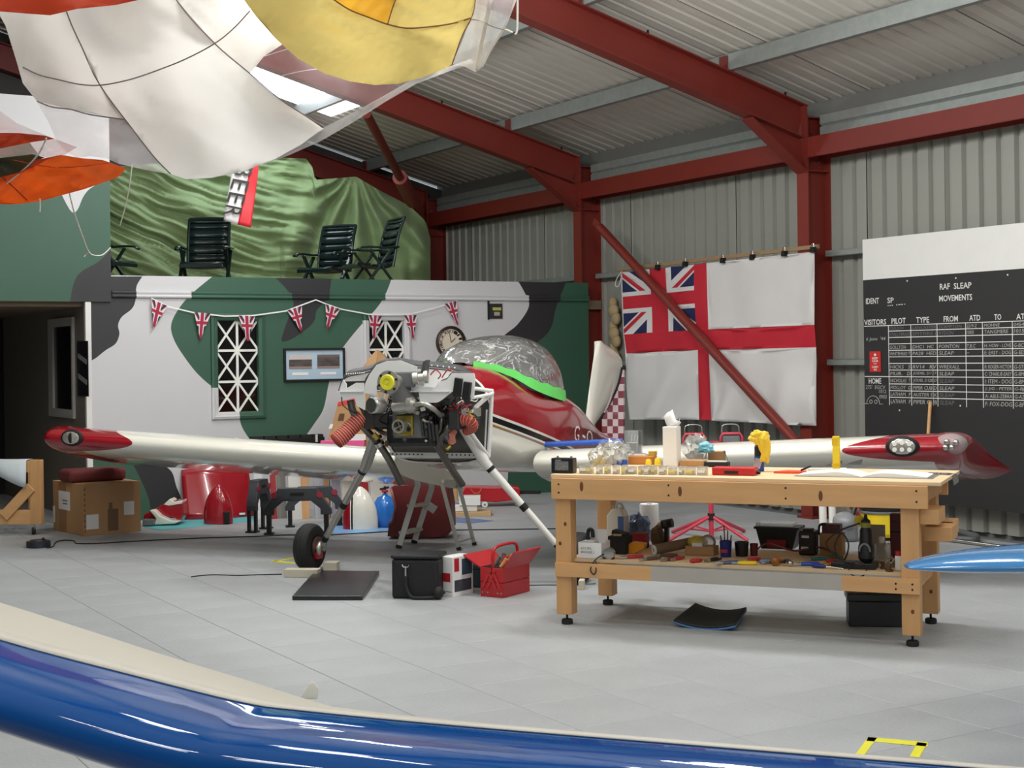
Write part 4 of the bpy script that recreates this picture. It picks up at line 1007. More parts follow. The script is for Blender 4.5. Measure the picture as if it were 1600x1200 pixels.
# ---- canopy
def film():
    m = bpy.data.materials.new('canopy film'); m.use_nodes = True; nt = m.node_tree; N, L = nt.nodes, nt.links; out = N['Material Output']; bs = N['Principled BSDF']
    bs.inputs['Base Color'].default_value = (.80, .80, .78, 1); bs.inputs['Roughness'].default_value = .25
    tp = N.new('ShaderNodeBsdfTransparent'); tp.inputs[0].default_value = (.93, .94, .93, 1); gl = N.new('ShaderNodeBsdfGlossy'); gl.inputs['Roughness'].default_value = .06
    tc = N.new('ShaderNodeTexCoord'); mp = N.new('ShaderNodeMapping'); mp.inputs['Scale'].default_value = (1, .8, 1.6); mp.inputs['Rotation'].default_value = (.5, .3, .2)
    nz = N.new('ShaderNodeTexNoise'); nz.inputs['Scale'].default_value = 5.5; nz.inputs['Detail'].default_value = 4; nz.inputs['Distortion'].default_value = 1.4
    L.new(tc.outputs['Object'], mp.inputs[0]); L.new(mp.outputs[0], nz.inputs[0])
    a = N.new('ShaderNodeMath'); a.operation = 'SUBTRACT'; a.inputs[1].default_value = .5; L.new(nz.outputs[0], a.inputs[0])
    b = N.new('ShaderNodeMath'); b.operation = 'ABSOLUTE'; L.new(a.outputs[0], b.inputs[0])
    r = N.new('ShaderNodeMapRange'); r.inputs[1].default_value = 0; r.inputs[2].default_value = .022; r.inputs[3].default_value = .75; r.inputs[4].default_value = .20; L.new(b.outputs[0], r.inputs[0])
    m1 = N.new('ShaderNodeMixShader'); L.new(r.outputs[0], m1.inputs[0]); L.new(tp.outputs[0], m1.inputs[1]); L.new(bs.outputs[0], m1.inputs[2])
    fr = N.new('ShaderNodeFresnel'); fr.inputs[0].default_value = 1.5; m2 = N.new('ShaderNodeMixShader'); L.new(fr.outputs[0], m2.inputs[0]); L.new(m1.outputs[0], m2.inputs[1]); L.new(gl.outputs[0], m2.inputs[2]); L.new(m2.outputs[0], out.inputs[0])
    bu = N.new('ShaderNodeBump'); bu.inputs['Strength'].default_value = .3; bu.inputs['Distance'].default_value = .02; L.new(nz.outputs[0], bu.inputs['Height']); L.new(bu.outputs[0], gl.inputs['Normal'])
    MATS['film'] = m; return m
cs = [(.40, .06, 1.595, 1.61), (.50, .20, 1.565, 1.67), (.65, .33, 1.50, 1.735), (.86, .43, 1.40, 1.79), (1.2, .46, 1.33, 1.825), (1.6, .42, 1.285, 1.80), (1.95, .32, 1.265, 1.70), (2.2, .20, 1.26, 1.54), (2.38, .06, 1.26, 1.34)]
cs2 = crv([Vector(x) for x in cs], 48); P = []
for y, hw, zr, zt_ in cs2:
    P.append([Vector((hw * math.copysign(abs(math.cos(a_)) ** .8, math.cos(a_)), y, zr + (zt_ - zr) * max(0, math.sin(a_)) ** .85)) for a_ in [PI * i / 24 for i in range(25)]])
can = MB().grid(P).build('canopy', film(), ac, smooth='all')
m_gtape = mat('green masking tape', (112, 226, 110), .6, var=.08)
for sg in (1, -1):
    row = []
    for k, (y, hw, zr, zt_) in enumerate(cs2[2:-4]):
        j = .006 * math.sin(k * 1.3); row.append([Vector((sg * (hw + .012), y, zr - .012)), Vector((sg * (hw * .985 + .012), y, zr + (zt_ - zr) * .12 + .022 + j))])
    MB().grid(row).build('masking_tape', m_gtape, can, solid=.003)
# cockpit: seat backs and panel
MB().box(-.36, .36, .7, 2.0, .98, 1.0).build('cockpit_floor', mat('cockpit grey', (120, 118, 114), .8), ac); MB().box(-.38, .38, .66, .70, 1.0, 1.40).build('instrument_panel', m_rub, ac)
for x in (-.2, .2): MB().box(x - .17, x + .17, 1.55, 1.65, 1.0, 1.5).build('seat_back', mat('grey seat', (90, 86, 84), .8), ac, bevel=.04)
MB().tube([Vector((-.36, 1.75, 1.25)), Vector((-.3, 1.75, 1.6)), Vector((0, 1.75, 1.74)), Vector((.3, 1.75, 1.6)), Vector((.36, 1.75, 1.25))], .015, 8).build('roll_bar', m_gloss, ac, smooth=True)
# ---- undercarriage
m_leg = m_gloss
for sg, wp, top, knee in ((1, (905, 911), (722, 664), (757, 722)), (-1, (484, 892), (585, 686), (571, 727))):
    g = AC.inverted() @ onz(*wp); ax = Vector((g.x, g.y, .185)); tp_ = e(top[0], top[1], -.18); kn = e(knee[0], knee[1], -.06)
    inn = ax + Vector((-sg * .10, 0, .01)); pts = [tp_, kn, inn]
    lg_ = MB().tube([tp_, tp_.lerp(kn, .9), kn, kn.lerp(inn, .1), inn], [.042, .042, .038, .030, .022], 14).build('gear_leg', m_leg if sg > 0 else mat('satin silver leg', (176, 174, 168), .3, .5), ac, smooth=True)
    d_ = (inn - kn)
    for f_ in (.06, .48, .90):
        for k in (-.018, 0, .018):
            c_ = kn + d_ * (f_ + k); n_ = d_.normalized(); rr = .034 - .01 * f_; MB().cyl(c_ - n_ * .009, c_ + n_ * .009, rr, k=14).build('black_band', m_rub, lg_, smooth=True)
    tw = MB(); prof = [(.075, -.055), (.10, -.062), (.135, -.066), (.165, -.058), (.180, -.040), (.185, -.018), (.1825, -.016), (.1825, -.012), (.185, -.010), (.185, .010), (.1825, .012), (.1825, .016), (.185, .018), (.180, .04), (.165, .058), (.135, .066), (.10, .062), (.075, .055)]
    whl = tw.lathe(prof, ax, (1, 0, 0), 40, cap=False).build('wheel', m_rub, ac, smooth=30)
    MB().lathe([(.02, -.05), (.06, -.052), (.08, -.045), (.085, -.05), (.085, .05), (.08, .045), (.06, .052), (.02, .05)], ax, (1, 0, 0), 28).build('rim', m_alu, whl, smooth=30)
    bx = ax + Vector((-sg * .07, 0, 0)); MB().lathe([(.055, -.006), (.085, -.006), (.085, .006), (.055, .006)], bx, (1, 0, 0), 28).build('brake_disc', mat('brake disc', (120, 84, 76), .4, .7), whl, smooth=30)
    MB().box(bx.x - .025, bx.x + .03, bx.y - .05, bx.y + .03, .10, .155).build('brake_caliper', m_redp, whl, bevel=.008)
    MB().cyl(ax - Vector((sg * .13, 0, 0)), ax, .03, k=14).build('axle', m_steel, whl, smooth=True)
    MB().tube([inn + Vector((0, 0, .02)), bx + Vector((-sg * .02, -.03, .0)), bx + Vector((-sg * .035, -.05, -.05))], [.028, .024, .012], 10).build('axle_bracket', m_alu, whl, smooth='all')

# ================================================================ ENGINE
eng = MB().box(-.13, .13, -.54, -.10, 1.08, 1.36).build('crankcase', mat('engine grey paint', (112, 114, 116), .45, .2, var=.15), ac, bevel=.03)
m_fin = mat('cylinder dark grey', (70, 70, 70), .5, .5); m_exh = mat('exhaust steel', (112, 108, 102), .35, .8, var=.2); m_gold = mat('gold anodised', (168, 150, 60), .35, .7); m_baf = mat('white baffle paint', (230, 230, 228), .4, var=.02); m_seal = mat('baffle rubber', (58, 58, 60), .6)
for y in (-.40, -.18):
    for sg in (-1, 1):
        prof = []
        for k in range(9): h0 = .02 + k * .022; prof += [(.055, h0), (.082, h0 + .002), (.082, h0 + .008), (.055, h0 + .01)]
        cy = MB().lathe(prof, (sg * .12, y, 1.22), (sg, 0, 0), 20).build('cylinder', m_fin, ac, smooth=20)
        MB().box(sg * .33 - .045, sg * .33 + .045, y - .09, y + .09, 1.14, 1.31).build('cylinder_head', m_fin, cy, bevel=.015)
        MB().box(sg * .375 - .02, sg * .375 + .02, y - .06, y + .06, 1.22, 1.29).build('rocker_cover', m_gold if 0 else m_alu, cy, bevel=.012)
# propeller flange with yellow cap
fc = e(605.5, 597.5, -.80); fl_ = MB().lathe([(.05, .16), (.05, .02), (.082, .018), (.082, 0), (.045, -.002)], fc, (0, 1, 0), 30).build('propeller_flange', m_alu, ac, smooth=30)
MB().lathe([(.055, -.002), (.055, -.014), (.05, -.02), (.03, -.02), (.028, -.01), (.012, -.01), (.01, -.022)], fc, (0, 1, 0), 24).build('flange_cap', mat('yellow cap', (226, 220, 60), .4), fl_, smooth=30)
for k in range(6): a_ = k * PI / 3 + .3; c_ = fc + Vector((.068 * math.cos(a_), -.003, .068 * math.sin(a_))); MB().cyl(c_, c_ + Vector((0, -.006, 0)), .009, k=8).build('bolt', m_dark, fl_)
MB().cyl(fc + Vector((0, .16, 0)), Vector((0, -.55, 1.30)), .06, .10, k=20).build('nose_case', mat('case grey', (118, 118, 118), .4, .3, var=.2), eng, smooth=True)
# starter body, propeller governor, alternator, pumps
p = e(632, 592, -.62); MB().box(p.x - .085, p.x + .075, -.66, -.45, p.z - .06, p.z + .05).build('starter', mat('starter grey', (104, 106, 108), .4), eng, bevel=.012)
p = e(657, 590, -.66); MB().lathe([(.02, -.06), (.04, -.055), (.04, -.02), (.028, -.015), (.028, .02), (.045, .025), (.045, .05), (.02, .055)], p, (1, .3, .1), 18).build('governor', m_alu, eng, smooth=30)
p = e(660, 573, -.60); MB().prism([(p.x - .02, p.z - .08), (p.x + .02, p.z - .08), (p.x + .032, p.z + .02), (p.x + .04, p.z + .05), (p.x + .01, p.z + .035)], 1, -.62, -.55).build('governor_arm', mat('cast grey', (88, 90, 92), .45, .4), eng, bevel=.006)
p = e(589, 633, -.68); al = MB().lathe([(.02, -.05), (.05, -.045), (.058, -.03), (.058, .03), (.05, .045), (.02, .05)], p, (.35, 1, 0), 24).build('alternator', m_alu, eng, smooth=30)
MB().lathe([(.052, -.062), (.058, -.058), (.048, -.05), (.058, -.04), (.052, -.036)], p, (.35, 1, 0), 24).build('pulley', m_steel, al, smooth=30)
p = e(632, 634, -.62); MB().lathe([(.012, -.10), (.035, -.09), (.05, -.03), (.045, .02), (.06, .03), (.06, .07), (.03, .09)], p, (1, 0, .12), 20).build('fuel_servo', m_alu, eng, smooth=30)
p = e(636, 664, -.52); MB().box(p.x - .07, p.x + .06, -.56, -.40, p.z - .075, p.z + .075).build('gold_pump_body', m_gold, eng, bevel=.01)
p = e(624, 666, -.62); MB().lathe([(.045, .06), (.052, .0), (.048, -.03), (.036, -.03), (.034, .02)], p, (0, 1, 0), 24, cap=False).build('intake_ring', m_alu, eng, smooth=30)
for a_ in (.3, 1.9, 3.6, 5.1): MB().bar(p, p + Vector((.04 * math.cos(a_), 0, .04 * math.sin(a_))), .007, .007).build('ring_spoke', m_alu, eng)
p = e(655, 675, -.35); MB().box(p.x - .2, p.x + .17, -.5, -.08, p.z - .10, p.z + .13).build('oil_sump', mat('oily black', (26, 25, 24), .35), eng, bevel=.03)
p = e(600, 655, -.45); MB().box(p.x - .07, p.x + .05, -.5, -.3, p.z - .06, p.z + .05).build('accessory_case', m_fin, eng, bevel=.02)
p = e(662, 655, -.56)
for k in range(5): q_ = p + Vector((-.02 + k * .028, 0, -.01 * k)); MB().cyl(q_, q_ + Vector((.005, .02, -.12)), .012, k=8).build('fin_rib', m_fin, eng)
MB().tube(crv([e(648, 633, -.7), e(662, 631, -.72), e(678, 640, -.66), e(688, 650, -.5)], 16), [.022] * 5 + [.016] * 12 if 0 else .017, 10).build('intake_pipe', m_alu, eng, smooth='all')
# exhaust
for pts, r_ in (([(547, 626, -.5), (552, 645, -.5), (568, 668, -.45), (590, 692, -.35), (606, 716, -.3), (616, 735, -.25), (626, 756, -.2)], .027), ([(563, 635, -.3), (575, 655, -.35), (597, 676, -.45), (618, 678, -.45)], .016),
                ([(706, 628, -.3), (705, 655, -.4), (697, 672, -.45), (684, 692, -.4), (692, 712, -.3), (705, 733, -.2), (722, 758, -.1)], .027), ([(690, 632, -.4), (689, 655, -.5), (684, 676, -.5), (665, 678, -.5)], .013), ([(722, 622, -.15), (720, 645, -.2), (713, 668, -.3)], .02)):
    MB().tube(crv([e(*p) for p in pts], 40), r_, 12).build('exhaust_pipe', m_exh, eng, smooth='all')
for x, y in ((592, 693), (683, 693)): p = e(x, y, -.36); MB().lathe([(.03, -.015), (.037, -.015), (.037, .015), (.03, .015)], p, (.3, .5, -.8), 18, cap=False).build('exhaust_clamp', m_steel, eng, smooth=30)
# red heat hoses
m_scat = mat('red heat hose', (176, 66, 52), .6)
def hose(pts, r, name='heat_hose', rings=0):
    c_ = crv([e(*p) for p in pts], 60); rr = [r * (1 + .07 * math.sin(i * 2.1)) for i in range(len(c_))]; o = MB().tube(c_, rr, 14).build(name, m_scat, eng, smooth='all')
    for i in range(3, len(c_) - 2, 4):
        n_ = (c_[i + 1] - c_[i - 1]).normalized(); MB().lathe([(r * 1.04, -.003), (r * 1.09, 0), (r * 1.04, .003)], c_[i], n_, 16, cap=False).build('wire_rib', mat('pale hose rib', (226, 150, 130), .5), o, smooth='all')
    return o
hose([(566, 652, -.45), (552, 664, -.5), (538, 678, -.55), (524, 690, -.6)], .058); hose([(712, 664, -.4), (724, 656, -.45), (736, 659, -.45), (738, 668, -.4), (728, 673, -.35)], .034); hose([(708, 672, -.4), (704, 682, -.42), (706, 692, -.4)], .028)
p = e(559, 659, -.46); MB().ell(p, (.05, .05, .05), 14, 8).build('heat_muff', mat('dark muff', (46, 44, 44), .4, .4), eng, smooth='all')
# brackets, unions and clamps crowded round the engine
re_ = random.Random(11)
for k in range(34):
    x, y = re_.uniform(578, 700), re_.uniform(622, 700); yy = re_.uniform(-.62, -.42); p = e(x, y, yy); m = re_.choice([m_fin, m_alu, m_exh, m_dark, m_gold, m_steel, m_fin, m_dark])
    if k % 2: MB().lathe([(.008, -.02), (.014, -.018), (.014, .018), (.008, .02)], p, (re_.uniform(-1, 1), re_.uniform(-1, 1), re_.uniform(-1, 1)), 10).build('union', m, eng, smooth=30)
    else: MB().cb(p, (re_.uniform(.02, .05), .03, re_.uniform(.02, .05)), Euler((re_.uniform(-.6, .6), re_.uniform(-.6, .6), 0)).to_matrix()).build('bracket', m, eng, bevel=.004)
for k in range(10):
    x, y = re_.uniform(590, 690), re_.uniform(610, 650); pts = [e(x, y, -.55)]
    for j in range(3): x += re_.uniform(-18, 18); y += re_.uniform(4, 16); pts.append(e(x, y, -.55 + re_.uniform(-.06, .1)))
    MB().tube(crv(pts, 18), re_.choice([.005, .007, .01]), 6).build('pipe_line', re_.choice([m_dark, m_exh, m_alu, m_scat]), eng, smooth='all')
# baffles
def plate(pts, y, name='baffle', m=m_baf, th=.008, par=None):
    q_ = [e(px, py, y) for px, py in pts]; return MB().prism([(v.x, v.z) for v in q_], 1, y - th / 2, y + th / 2).build(name, m, par or ac)
plate([(531, 607), (536, 593), (541, 600), (541, 607), (556, 598), (568, 598), (570, 612), (570, 641), (557, 634), (553, 620), (532, 620)], -.60)
plate([(570, 600), (577, 585), (588, 570), (604, 564), (625, 563), (640, 569), (652, 573), (650, 580), (622, 582), (606, 583), (594, 592), (588, 604), (588, 618), (570, 614)], -.60)
plate([(642, 600), (650, 600), (656, 605), (682, 605), (683, 597), (698, 593), (706, 583), (740, 583), (742, 590), (740, 622), (735, 622), (733, 600), (725, 600), (722, 622), (717, 600), (710, 600), (706, 612), (690, 625), (683, 629), (656, 630), (654, 612), (642, 611)], -.60)
plate([(576, 605), (588, 612), (590, 625), (583, 627), (576, 622)], -.52, 'baffle_bracket')
for (xa, ya), (xb, yb) in (((531, 611), (572, 612)), ((642, 611), (706, 611))):
    a_, b_ = e(xa, ya, -.56), e(xb, yb, -.56); MB().box(a_.x, b_.x, -.62, -.10, a_.z - .006, a_.z).build('baffle_tray', m_baf, ac)
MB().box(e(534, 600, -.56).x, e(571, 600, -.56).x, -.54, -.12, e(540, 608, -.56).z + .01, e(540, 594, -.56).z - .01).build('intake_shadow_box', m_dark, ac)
back = [(533, 600), (538, 585), (548, 577), (566, 573), (582, 569), (596, 562), (612, 558.5), (624, 558), (640, 561), (655, 563), (685, 565), (708, 568), (724, 572), (733, 578), (735, 585)]
# rear seal ribbon (fits the cowling line) and the white rear baffle under it
bk = [e(x, y, -.22) for x, y in back]
MB().grid([[v + Vector((0, .0, -.005)), v + Vector((0, -.05, -.055)), ] for v in crv(bk, 56)]).build('baffle_seal', m_seal, ac, solid=.006, smooth='all')
MB().grid([[v + Vector((0, -.045, -.045)), Vector((v.x, v.y - .045, e(x_, 612, -.22).z))] for v, x_ in zip(bk, [p[0] for p in back])]).build('rear_baffle', m_baf, ac, solid=.005)
fr1 = [e(x, y, -.57) for x, y in ((569, 606), (570, 594), (577, 582), (588, 568), (604, 562), (625, 561), (640, 567))]; MB().grid([[v, v + Vector((0, -.01, -.028))] for v in crv(fr1, 28)]).build('baffle_seal', m_seal, ac, solid=.007, smooth='all')
fr1 = [e(x, y, -.57) for x, y in ((682, 603), (690, 594), (699, 590), (708, 581), (736, 581))]; MB().grid([[v, v + Vector((0, -.01, -.03))] for v in crv(fr1, 28)]).build('baffle_seal', m_seal, ac, solid=.007, smooth='all')
for x, y in [(541 + 3.4 * k, 584.5 - .25 * k) for k in range(9)] + [(665 + 9 * k, 570 + .9 * k) for k in range(6)]:
    p = e(x, y, -.28); MB().ell(p, (.006, .006, .006), 6, 4).build('rivet', m_gloss, ac)
# oil cooler / relay boxes at the right, wires
for x, y in ((716, 604), (730, 610)): p = e(x, y, -.60); MB().box(p.x - .028, p.x + .028, -.63, -.585, p.z - .07, p.z + .06, R=Matrix.Rotation(.15, 3, 'Y')).build('ignition_coil', m_black, eng, bevel=.006)
rnd = random.Random(3)
for k in range(16):
    x, y = rnd.uniform(690, 742), rnd.uniform(618, 650); col_ = rnd.choice([m_redp, m_white, m_redp, m_yel, m_black]); pts = [e(x, y, -.5)]
    for j in range(4): x += rnd.uniform(-11, 11); y += rnd.uniform(-6, 9); pts.append(e(x, y, -.5 + rnd.uniform(-.08, .2)))
    MB().tube(crv(pts, 20), .0045, 5).build('wire', col_, eng, smooth='all')
for pts in ([(672, 586, -.6), (680, 578, -.6), (688, 585, -.6), (684, 592, -.6)], [(690, 590, -.58), (700, 577, -.6), (708, 582, -.6)]): MB().tube(crv([e(*p) for p in pts], 16), .005, 5).build('wire', m_redp, eng, smooth='all')
MB().tube(crv([e(533, 615, -.55), e(535, 632, -.6), e(547, 642, -.6), e(560, 646, -.5)], 16), .004, 5).build('wire', m_black, eng, smooth='all')
# engine mount
mm = mat('white mount tube', (226, 226, 222), .3, coat=.2)
for (xa, ya, za), (xb, yb, zb_), r_ in (((769, 613, -.03), (718, 658, -.35), .017), ((769, 611, -.03), (704, 602, -.35), .015), ((769, 616, -.03), (735, 622, -.35), .013), ((768, 614, -.03), (763, 712, -.03), .015), ((763, 714, -.03), (728, 668, -.3), .016), ((760, 714, -.03), (618, 714, -.05), .011), ((600, 610, -.03), (585, 690, -.03), .014), ((588, 692, -.03), (640, 660, -.35), .014), ((760, 640, -.03), (757, 705, -.03), .007)):
    MB().cyl(e(xa, ya, za), e(xb, yb, zb_), r_, k=12).build('engine_mount_tube', mm, ac, smooth=True)
a_, b_ = e(610, 709, -.02), e(762, 709, -.02); rail = MB().box(a_.x, b_.x, -.05, -.045, a_.z - .012, a_.z + .014).build('lower_rail', m_gloss, ac)
for k in range(22):
    if k in (8, 9, 10, 11): continue
    x_ = a_.x + .03 + (b_.x - a_.x - .06) * k / 21; MB().cyl((x_, -.0505, a_.z), (x_, -.054, a_.z), .006, k=8).build('lightening_hole', m_dark, rail)
# wing root truss seen in the gap
for p0_, p1_ in (((843, 704), (862, 703)), ((862, 703), (851, 738)), ((843, 704), (860, 736)), ((862, 703), (862, 738))): MB().cyl(e(*p0_, 1.0), e(*p1_, 1.0), .012, k=8).build('root_spar_strut', m_gloss, ac, smooth=True)
# blue tube lying on the wing root
p0_, p1_ = e(850, 694.5, .95), e(972, 689, 1.1); t = p0_.lerp(p1_, .5)
mb = MB(); mb.cyl(AC @ p0_, AC @ p1_, .022, k=14); single(mb, 'blue_foam_tube', m_blue, 'long blue tube lying across the right wing root', 'tube', smooth=True)
# ================================================================ FOREGROUND BLUE WING
m_bluew = mat('glossy blue wing paint', (4, 82, 158), .035, var=.05, scale=3, coat=0, bump=.05, bscale=3.5, spec=.4); m_cfab = mat('cream wing fabric', (206, 200, 186), .45, var=.03, scale=4)
fw_ = thing('blue_wing', 'glossy blue leading edge of a cream cranked wing across the foreground', 'wing', loc=(-.52, 3.0, 0))
ldir = Vector((.937, -.35, 0)); cdir = Vector((.35, .937, 0)); O_ = Vector((-.52, 3.0, 0))
def fsec(L, z, chord, th, inc):
    """section at L metres along the span (left negative); z height of the paint line near the crest"""
    up = [p for p in foil(th, 26)]; i = math.radians(inc); r = []
    n = len(up); base = None
    for x, zz in up:
        r.append((x, x * chord * math.cos(i) + zz * chord * math.sin(i), -x * chord * math.sin(i) + zz * chord * math.cos(i)))
    ref = min((p for p in r[:27]), key=lambda p: abs(p[0] - .17))
    out = []
    for x, dy, dz in r: out.append((x, ldir * L + cdir * (dy - ref[1]) + Vector((0, 0, z + dz - ref[2]))))
    return out
sts = [(-2.2, 1.38, .8, .13, 9), (-1.6, 1.24, .95, .14, 9.5), (-1.0, 1.115, 1.1, .15, 10.5), (-.64, 1.04, 1.2, .15, 11.5), (-.3, .985, 1.28, .152, 13.5), (-.05, .948, 1.32, .155, 15.5), (.1, .94, 1.34, .158, 17), (.5, .935, 1.34, .158, 18), (1.4, .935, 1.34, .158, 18.5), (3.0, .935, 1.34, .158, 18.5)]
sv = crv([Vector(s_) for s_ in sts], 72)
S_ = [fsec(*v) for v in sv]
nU = 27; iref = min(range(nU), key=lambda i: abs(S_[0][i][0] - .17))
ilo = min(range(nU, len(S_[0])), key=lambda i: abs(S_[0][i][0] - .16))
MB().grid([[p for x, p in s_[iref:ilo + 1]] for s_ in S_]).build('leading_edge', m_bluew, fw_, smooth='all')
MB().grid([[p for x, p in (s_[ilo:] + s_[:iref + 1])] for s_ in S_]).build('wing_skin', m_cfab, fw_, smooth=50)
MB().grid([[p + Vector((0, 0, .002)) for x, p in s_[iref - 1:iref + 1]] for s_ in S_]).build('seam_tape', mat('cream seam tape', (214, 208, 196), .5), fw_, smooth='all', solid=.002)
# rib tapes and the small white vent fin
pf = at(483, 1091, 4.15) - O_
MB().prism([(-.03, 0), (.022, 0), (.026, .03), (.012, .05), (0, .044)], 1, -.004, .004).build('vent_fin', m_gloss, fw_, M=Matrix.Translation((pf.x, pf.y, pf.z - .002)), bevel=.002)
# ---- second blue wing tip at the right
tpP = at(1414, 886, 6.5); bt = thing('blue_wing_tip', 'pale blue pointed wing tip entering from the right edge', 'wing tip', loc=(tpP.x, tpP.y, 0)); rows = []
for i in range(26):
    u = i / 25; x = 1.6 * u ** 1.6; th = .0105 + .062 * (1 - math.exp(-x * 4.5)); ch = .10 + .55 * min(1, x * 1.2) ** .6; zc = tpP.z + .012 * x + .004
    rows.append([Vector((x, .3 * ch + ch * .5 * math.cos(a_) - .05, zc + th * (.75 if math.sin(a_) > 0 else .62) * math.sin(a_) * (1.15 + .0 * math.cos(a_)))) for a_ in [2 * PI * k / 24 for k in range(24)]])
m_b2 = mat('sky blue gloss', (58, 134, 196), .18, var=.04, coat=.7)
mb = MB().grid(rows, closed=True); mb.add(rows[0], [tuple(range(24))]); mb.build('tip_shell', m_b2, bt, smooth=60)

# ================================================================ PARACHUTE CANOPIES UNDER THE ROOF
CH = {}
def field(x, y, base, gy, amp, fx, fy, ang, wr, seed):
    c, s_ = math.cos(ang), math.sin(ang); u, v = x * c + y * s_, -x * s_ + y * c
    n = noise.noise(Vector((x / 130 + seed, y / 130, 0))); w_ = noise.noise(Vector((u / fx + seed, v / fy, 3))) ; w2 = noise.noise(Vector((u / fx * 2.3 + seed, v / fy * 2.2, 7)))
    return base + gy * (y + 100) / 400 + amp * n + wr * w_ + wr * .45 * w2
def panel(par, name, m, poly, fk, step=9, sm=True):
    if sm: poly = [tuple(p) for p in crv([Vector(p) for p in poly], 6 * len(poly), closed=True)] if sm == 'closed' else poly
    vo, tr, cl = cdt(poly, [], step=step); lo = par.location
    vs = [at(p.x, p.y, field(p.x, p.y, *fk)) - lo for p in vo]
    return MB().add(vs, tr).build(name, m, par, smooth='all')
def seam(par, m, pts, fk, w_=1.6, name='seam_tape', off=.02):
    c_ = crv([Vector(p) for p in pts], 8 * len(pts)); lo = par.location; row = []
    for i, p in enumerate(c_):
        d_ = (c_[min(i + 1, len(c_) - 1)] - c_[max(i - 1, 0)]).normalized(); n_ = Vector((-d_.y, d_.x)) * w_ / 2; Y = field(p.x, p.y, *fk) - off
        row.append([at(p.x + n_.x, p.y + n_.y, Y) - lo, at(p.x - n_.x, p.y - n_.y, Y) - lo])
    return MB().grid(row).build(name, m, par, smooth='all', solid=.002)
m_cwht = mat('white ripstop nylon', (222, 219, 214), .8, var=.02, trans=.3, spec=.2); m_cshe = sheer('sheer white nylon', (228, 226, 226), .46); m_cshe2 = sheer('sheer grey mauve nylon', (206, 192, 196), .22)
m_seam = mat('grey seam tape', (128, 120, 116), .7); m_cyel = mat('pale yellow nylon', (224, 202, 124), .75, var=.05, trans=.25, spec=.2); m_cyel2 = mat('golden yellow nylon', (226, 172, 52), .5, var=.05, trans=.3); m_cor = mat('orange nylon', (252, 104, 30), .6, var=.06, trans=.3); m_cor2 = mat('burnt orange nylon', (196, 66, 34), .5, var=.06, trans=.2)
m_csp = sheer('sheer pink nylon', (214, 150, 146), .40); m_brn = mat('brown seam tape', (122, 78, 40), .7)
# white canopy
fw = (9.3, 1.3, .5, 95, 18, .62, .03, 1.7); wc = thing('white_parachute', 'large white parachute canopy with grey seams slung under the roof', 'parachute', loc=at(290, 279, 10.3))
c0 = [(-45, -140), (-15, 0), (8, 40), (25, 95), (35, 130), (57, 158)]
s1 = [(60, -140), (100, 8), (128, 75), (155, 132), (205, 200), (240, 245), (266, 272)]
panel(wc, 'white_panel', m_cwht, c0 + [(110, 171), (195, 187)] + s1[3:4][:0] + [(155, 132), (128, 75), (100, 8), (60, -140)], fw)
panel(wc, 'sheer_panel', m_cshe, [(57, 158), (75, 190), (88, 220), (100, 236), (122, 247), (140, 244), (165, 247), (185, 256), (215, 263), (240, 268), (266, 272), (240, 245), (205, 200), (195, 187), (110, 171)], fw)
panel(wc, 'white_panel', m_cwht, s1 + [(290, 280), (330, 278), (380, 268), (430, 248), (470, 226), (505, 201)] + [(440, 157), (390, 115), (335, 68), (275, 0), (180, -140)], fw)
panel(wc, 'white_panel', m_cwht, [(180, -140), (275, 0), (335, 68), (390, 115), (412, 88), (443, 68), (470, 40), (470, -140)], fw)
panel(wc, 'sheer_panel', m_cshe2, [(390, 115), (440, 157), (505, 199), (545, 180), (590, 157), (640, 128), (660, 110), (560, 60), (470, 40), (443, 68), (412, 88)], fw)
panel(wc, 'hem_panel', m_cshe, [(505, 199), (470, 226), (430, 248), (405, 260), (450, 243), (500, 221), (550, 192), (600, 160), (650, 131), (700, 112), (740, 98), (735, 92), (690, 108), (640, 126), (590, 155), (545, 179)], (9.15,) + fw[1:])
for pts in (s1, [(180, -140), (275, 0), (335, 68), (390, 115), (440, 157), (505, 198)], [(0, 44), (10, 47)], [(35, 105), (60, 117), (88, 124), (125, 132), (158, 133), (200, 125), (240, 112), (290, 92), (335, 68), (365, 44), (390, 17)], [(57, 158), (80, 167), (110, 171), (140, 179), (195, 187)]): seam(wc, m_seam, pts, fw, 2.0)
for pts in ([(440, 118), (500, 108), (560, 120)], [(412, 88), (470, 70)]): seam(wc, m_cwht, pts, fw, 1.0, 'fold_line')
# yellow canopy
fy_ = (8.5, 1.1, .45, 150, 11, .40, .05, 4.2); yc = thing('yellow_parachute', 'pale yellow parachute panel with golden gore at the top centre', 'parachute', loc=at(600, 133, 9.1))
le = [(378, -4), (400, 26), (430, 60), (465, 92), (505, 114), (545, 127), (585, 133), (622, 131), (660, 121), (700, 105), (706, 100)]
sm_ = [(516, -4), (545, 15), (575, 27), (605, 38), (635, 44), (670, 42), (705, 37), (736, 28)]
panel(yc, 'yellow_panel', m_cyel, [(300, -140), (378, -4)] + le[1:] + [(722, 55), (736, 28)] + sm_[::-1][1:] + [(440, -140)], fy_, 7)
panel(yc, 'golden_gore', m_cyel2, sm_[:4] + [(612, 15), (619, -4), (650, -140), (440, -140)], fy_, 8)
panel(yc, 'yellow_panel', m_cyel, [(605, 38)] + sm_[4:] + [(743, -4), (760, -140), (650, -140), (619, -4), (612, 15)], fy_, 8)
seam(yc, m_brn, sm_, fy_, 2.2); seam(yc, m_brn, [(619, -4), (612, 15), (605, 38)], fy_, 1.8); seam(yc, m_brn, [(760, -140), (743, -4), (736, 28), (722, 55), (706, 100)], fy_, 1.6)
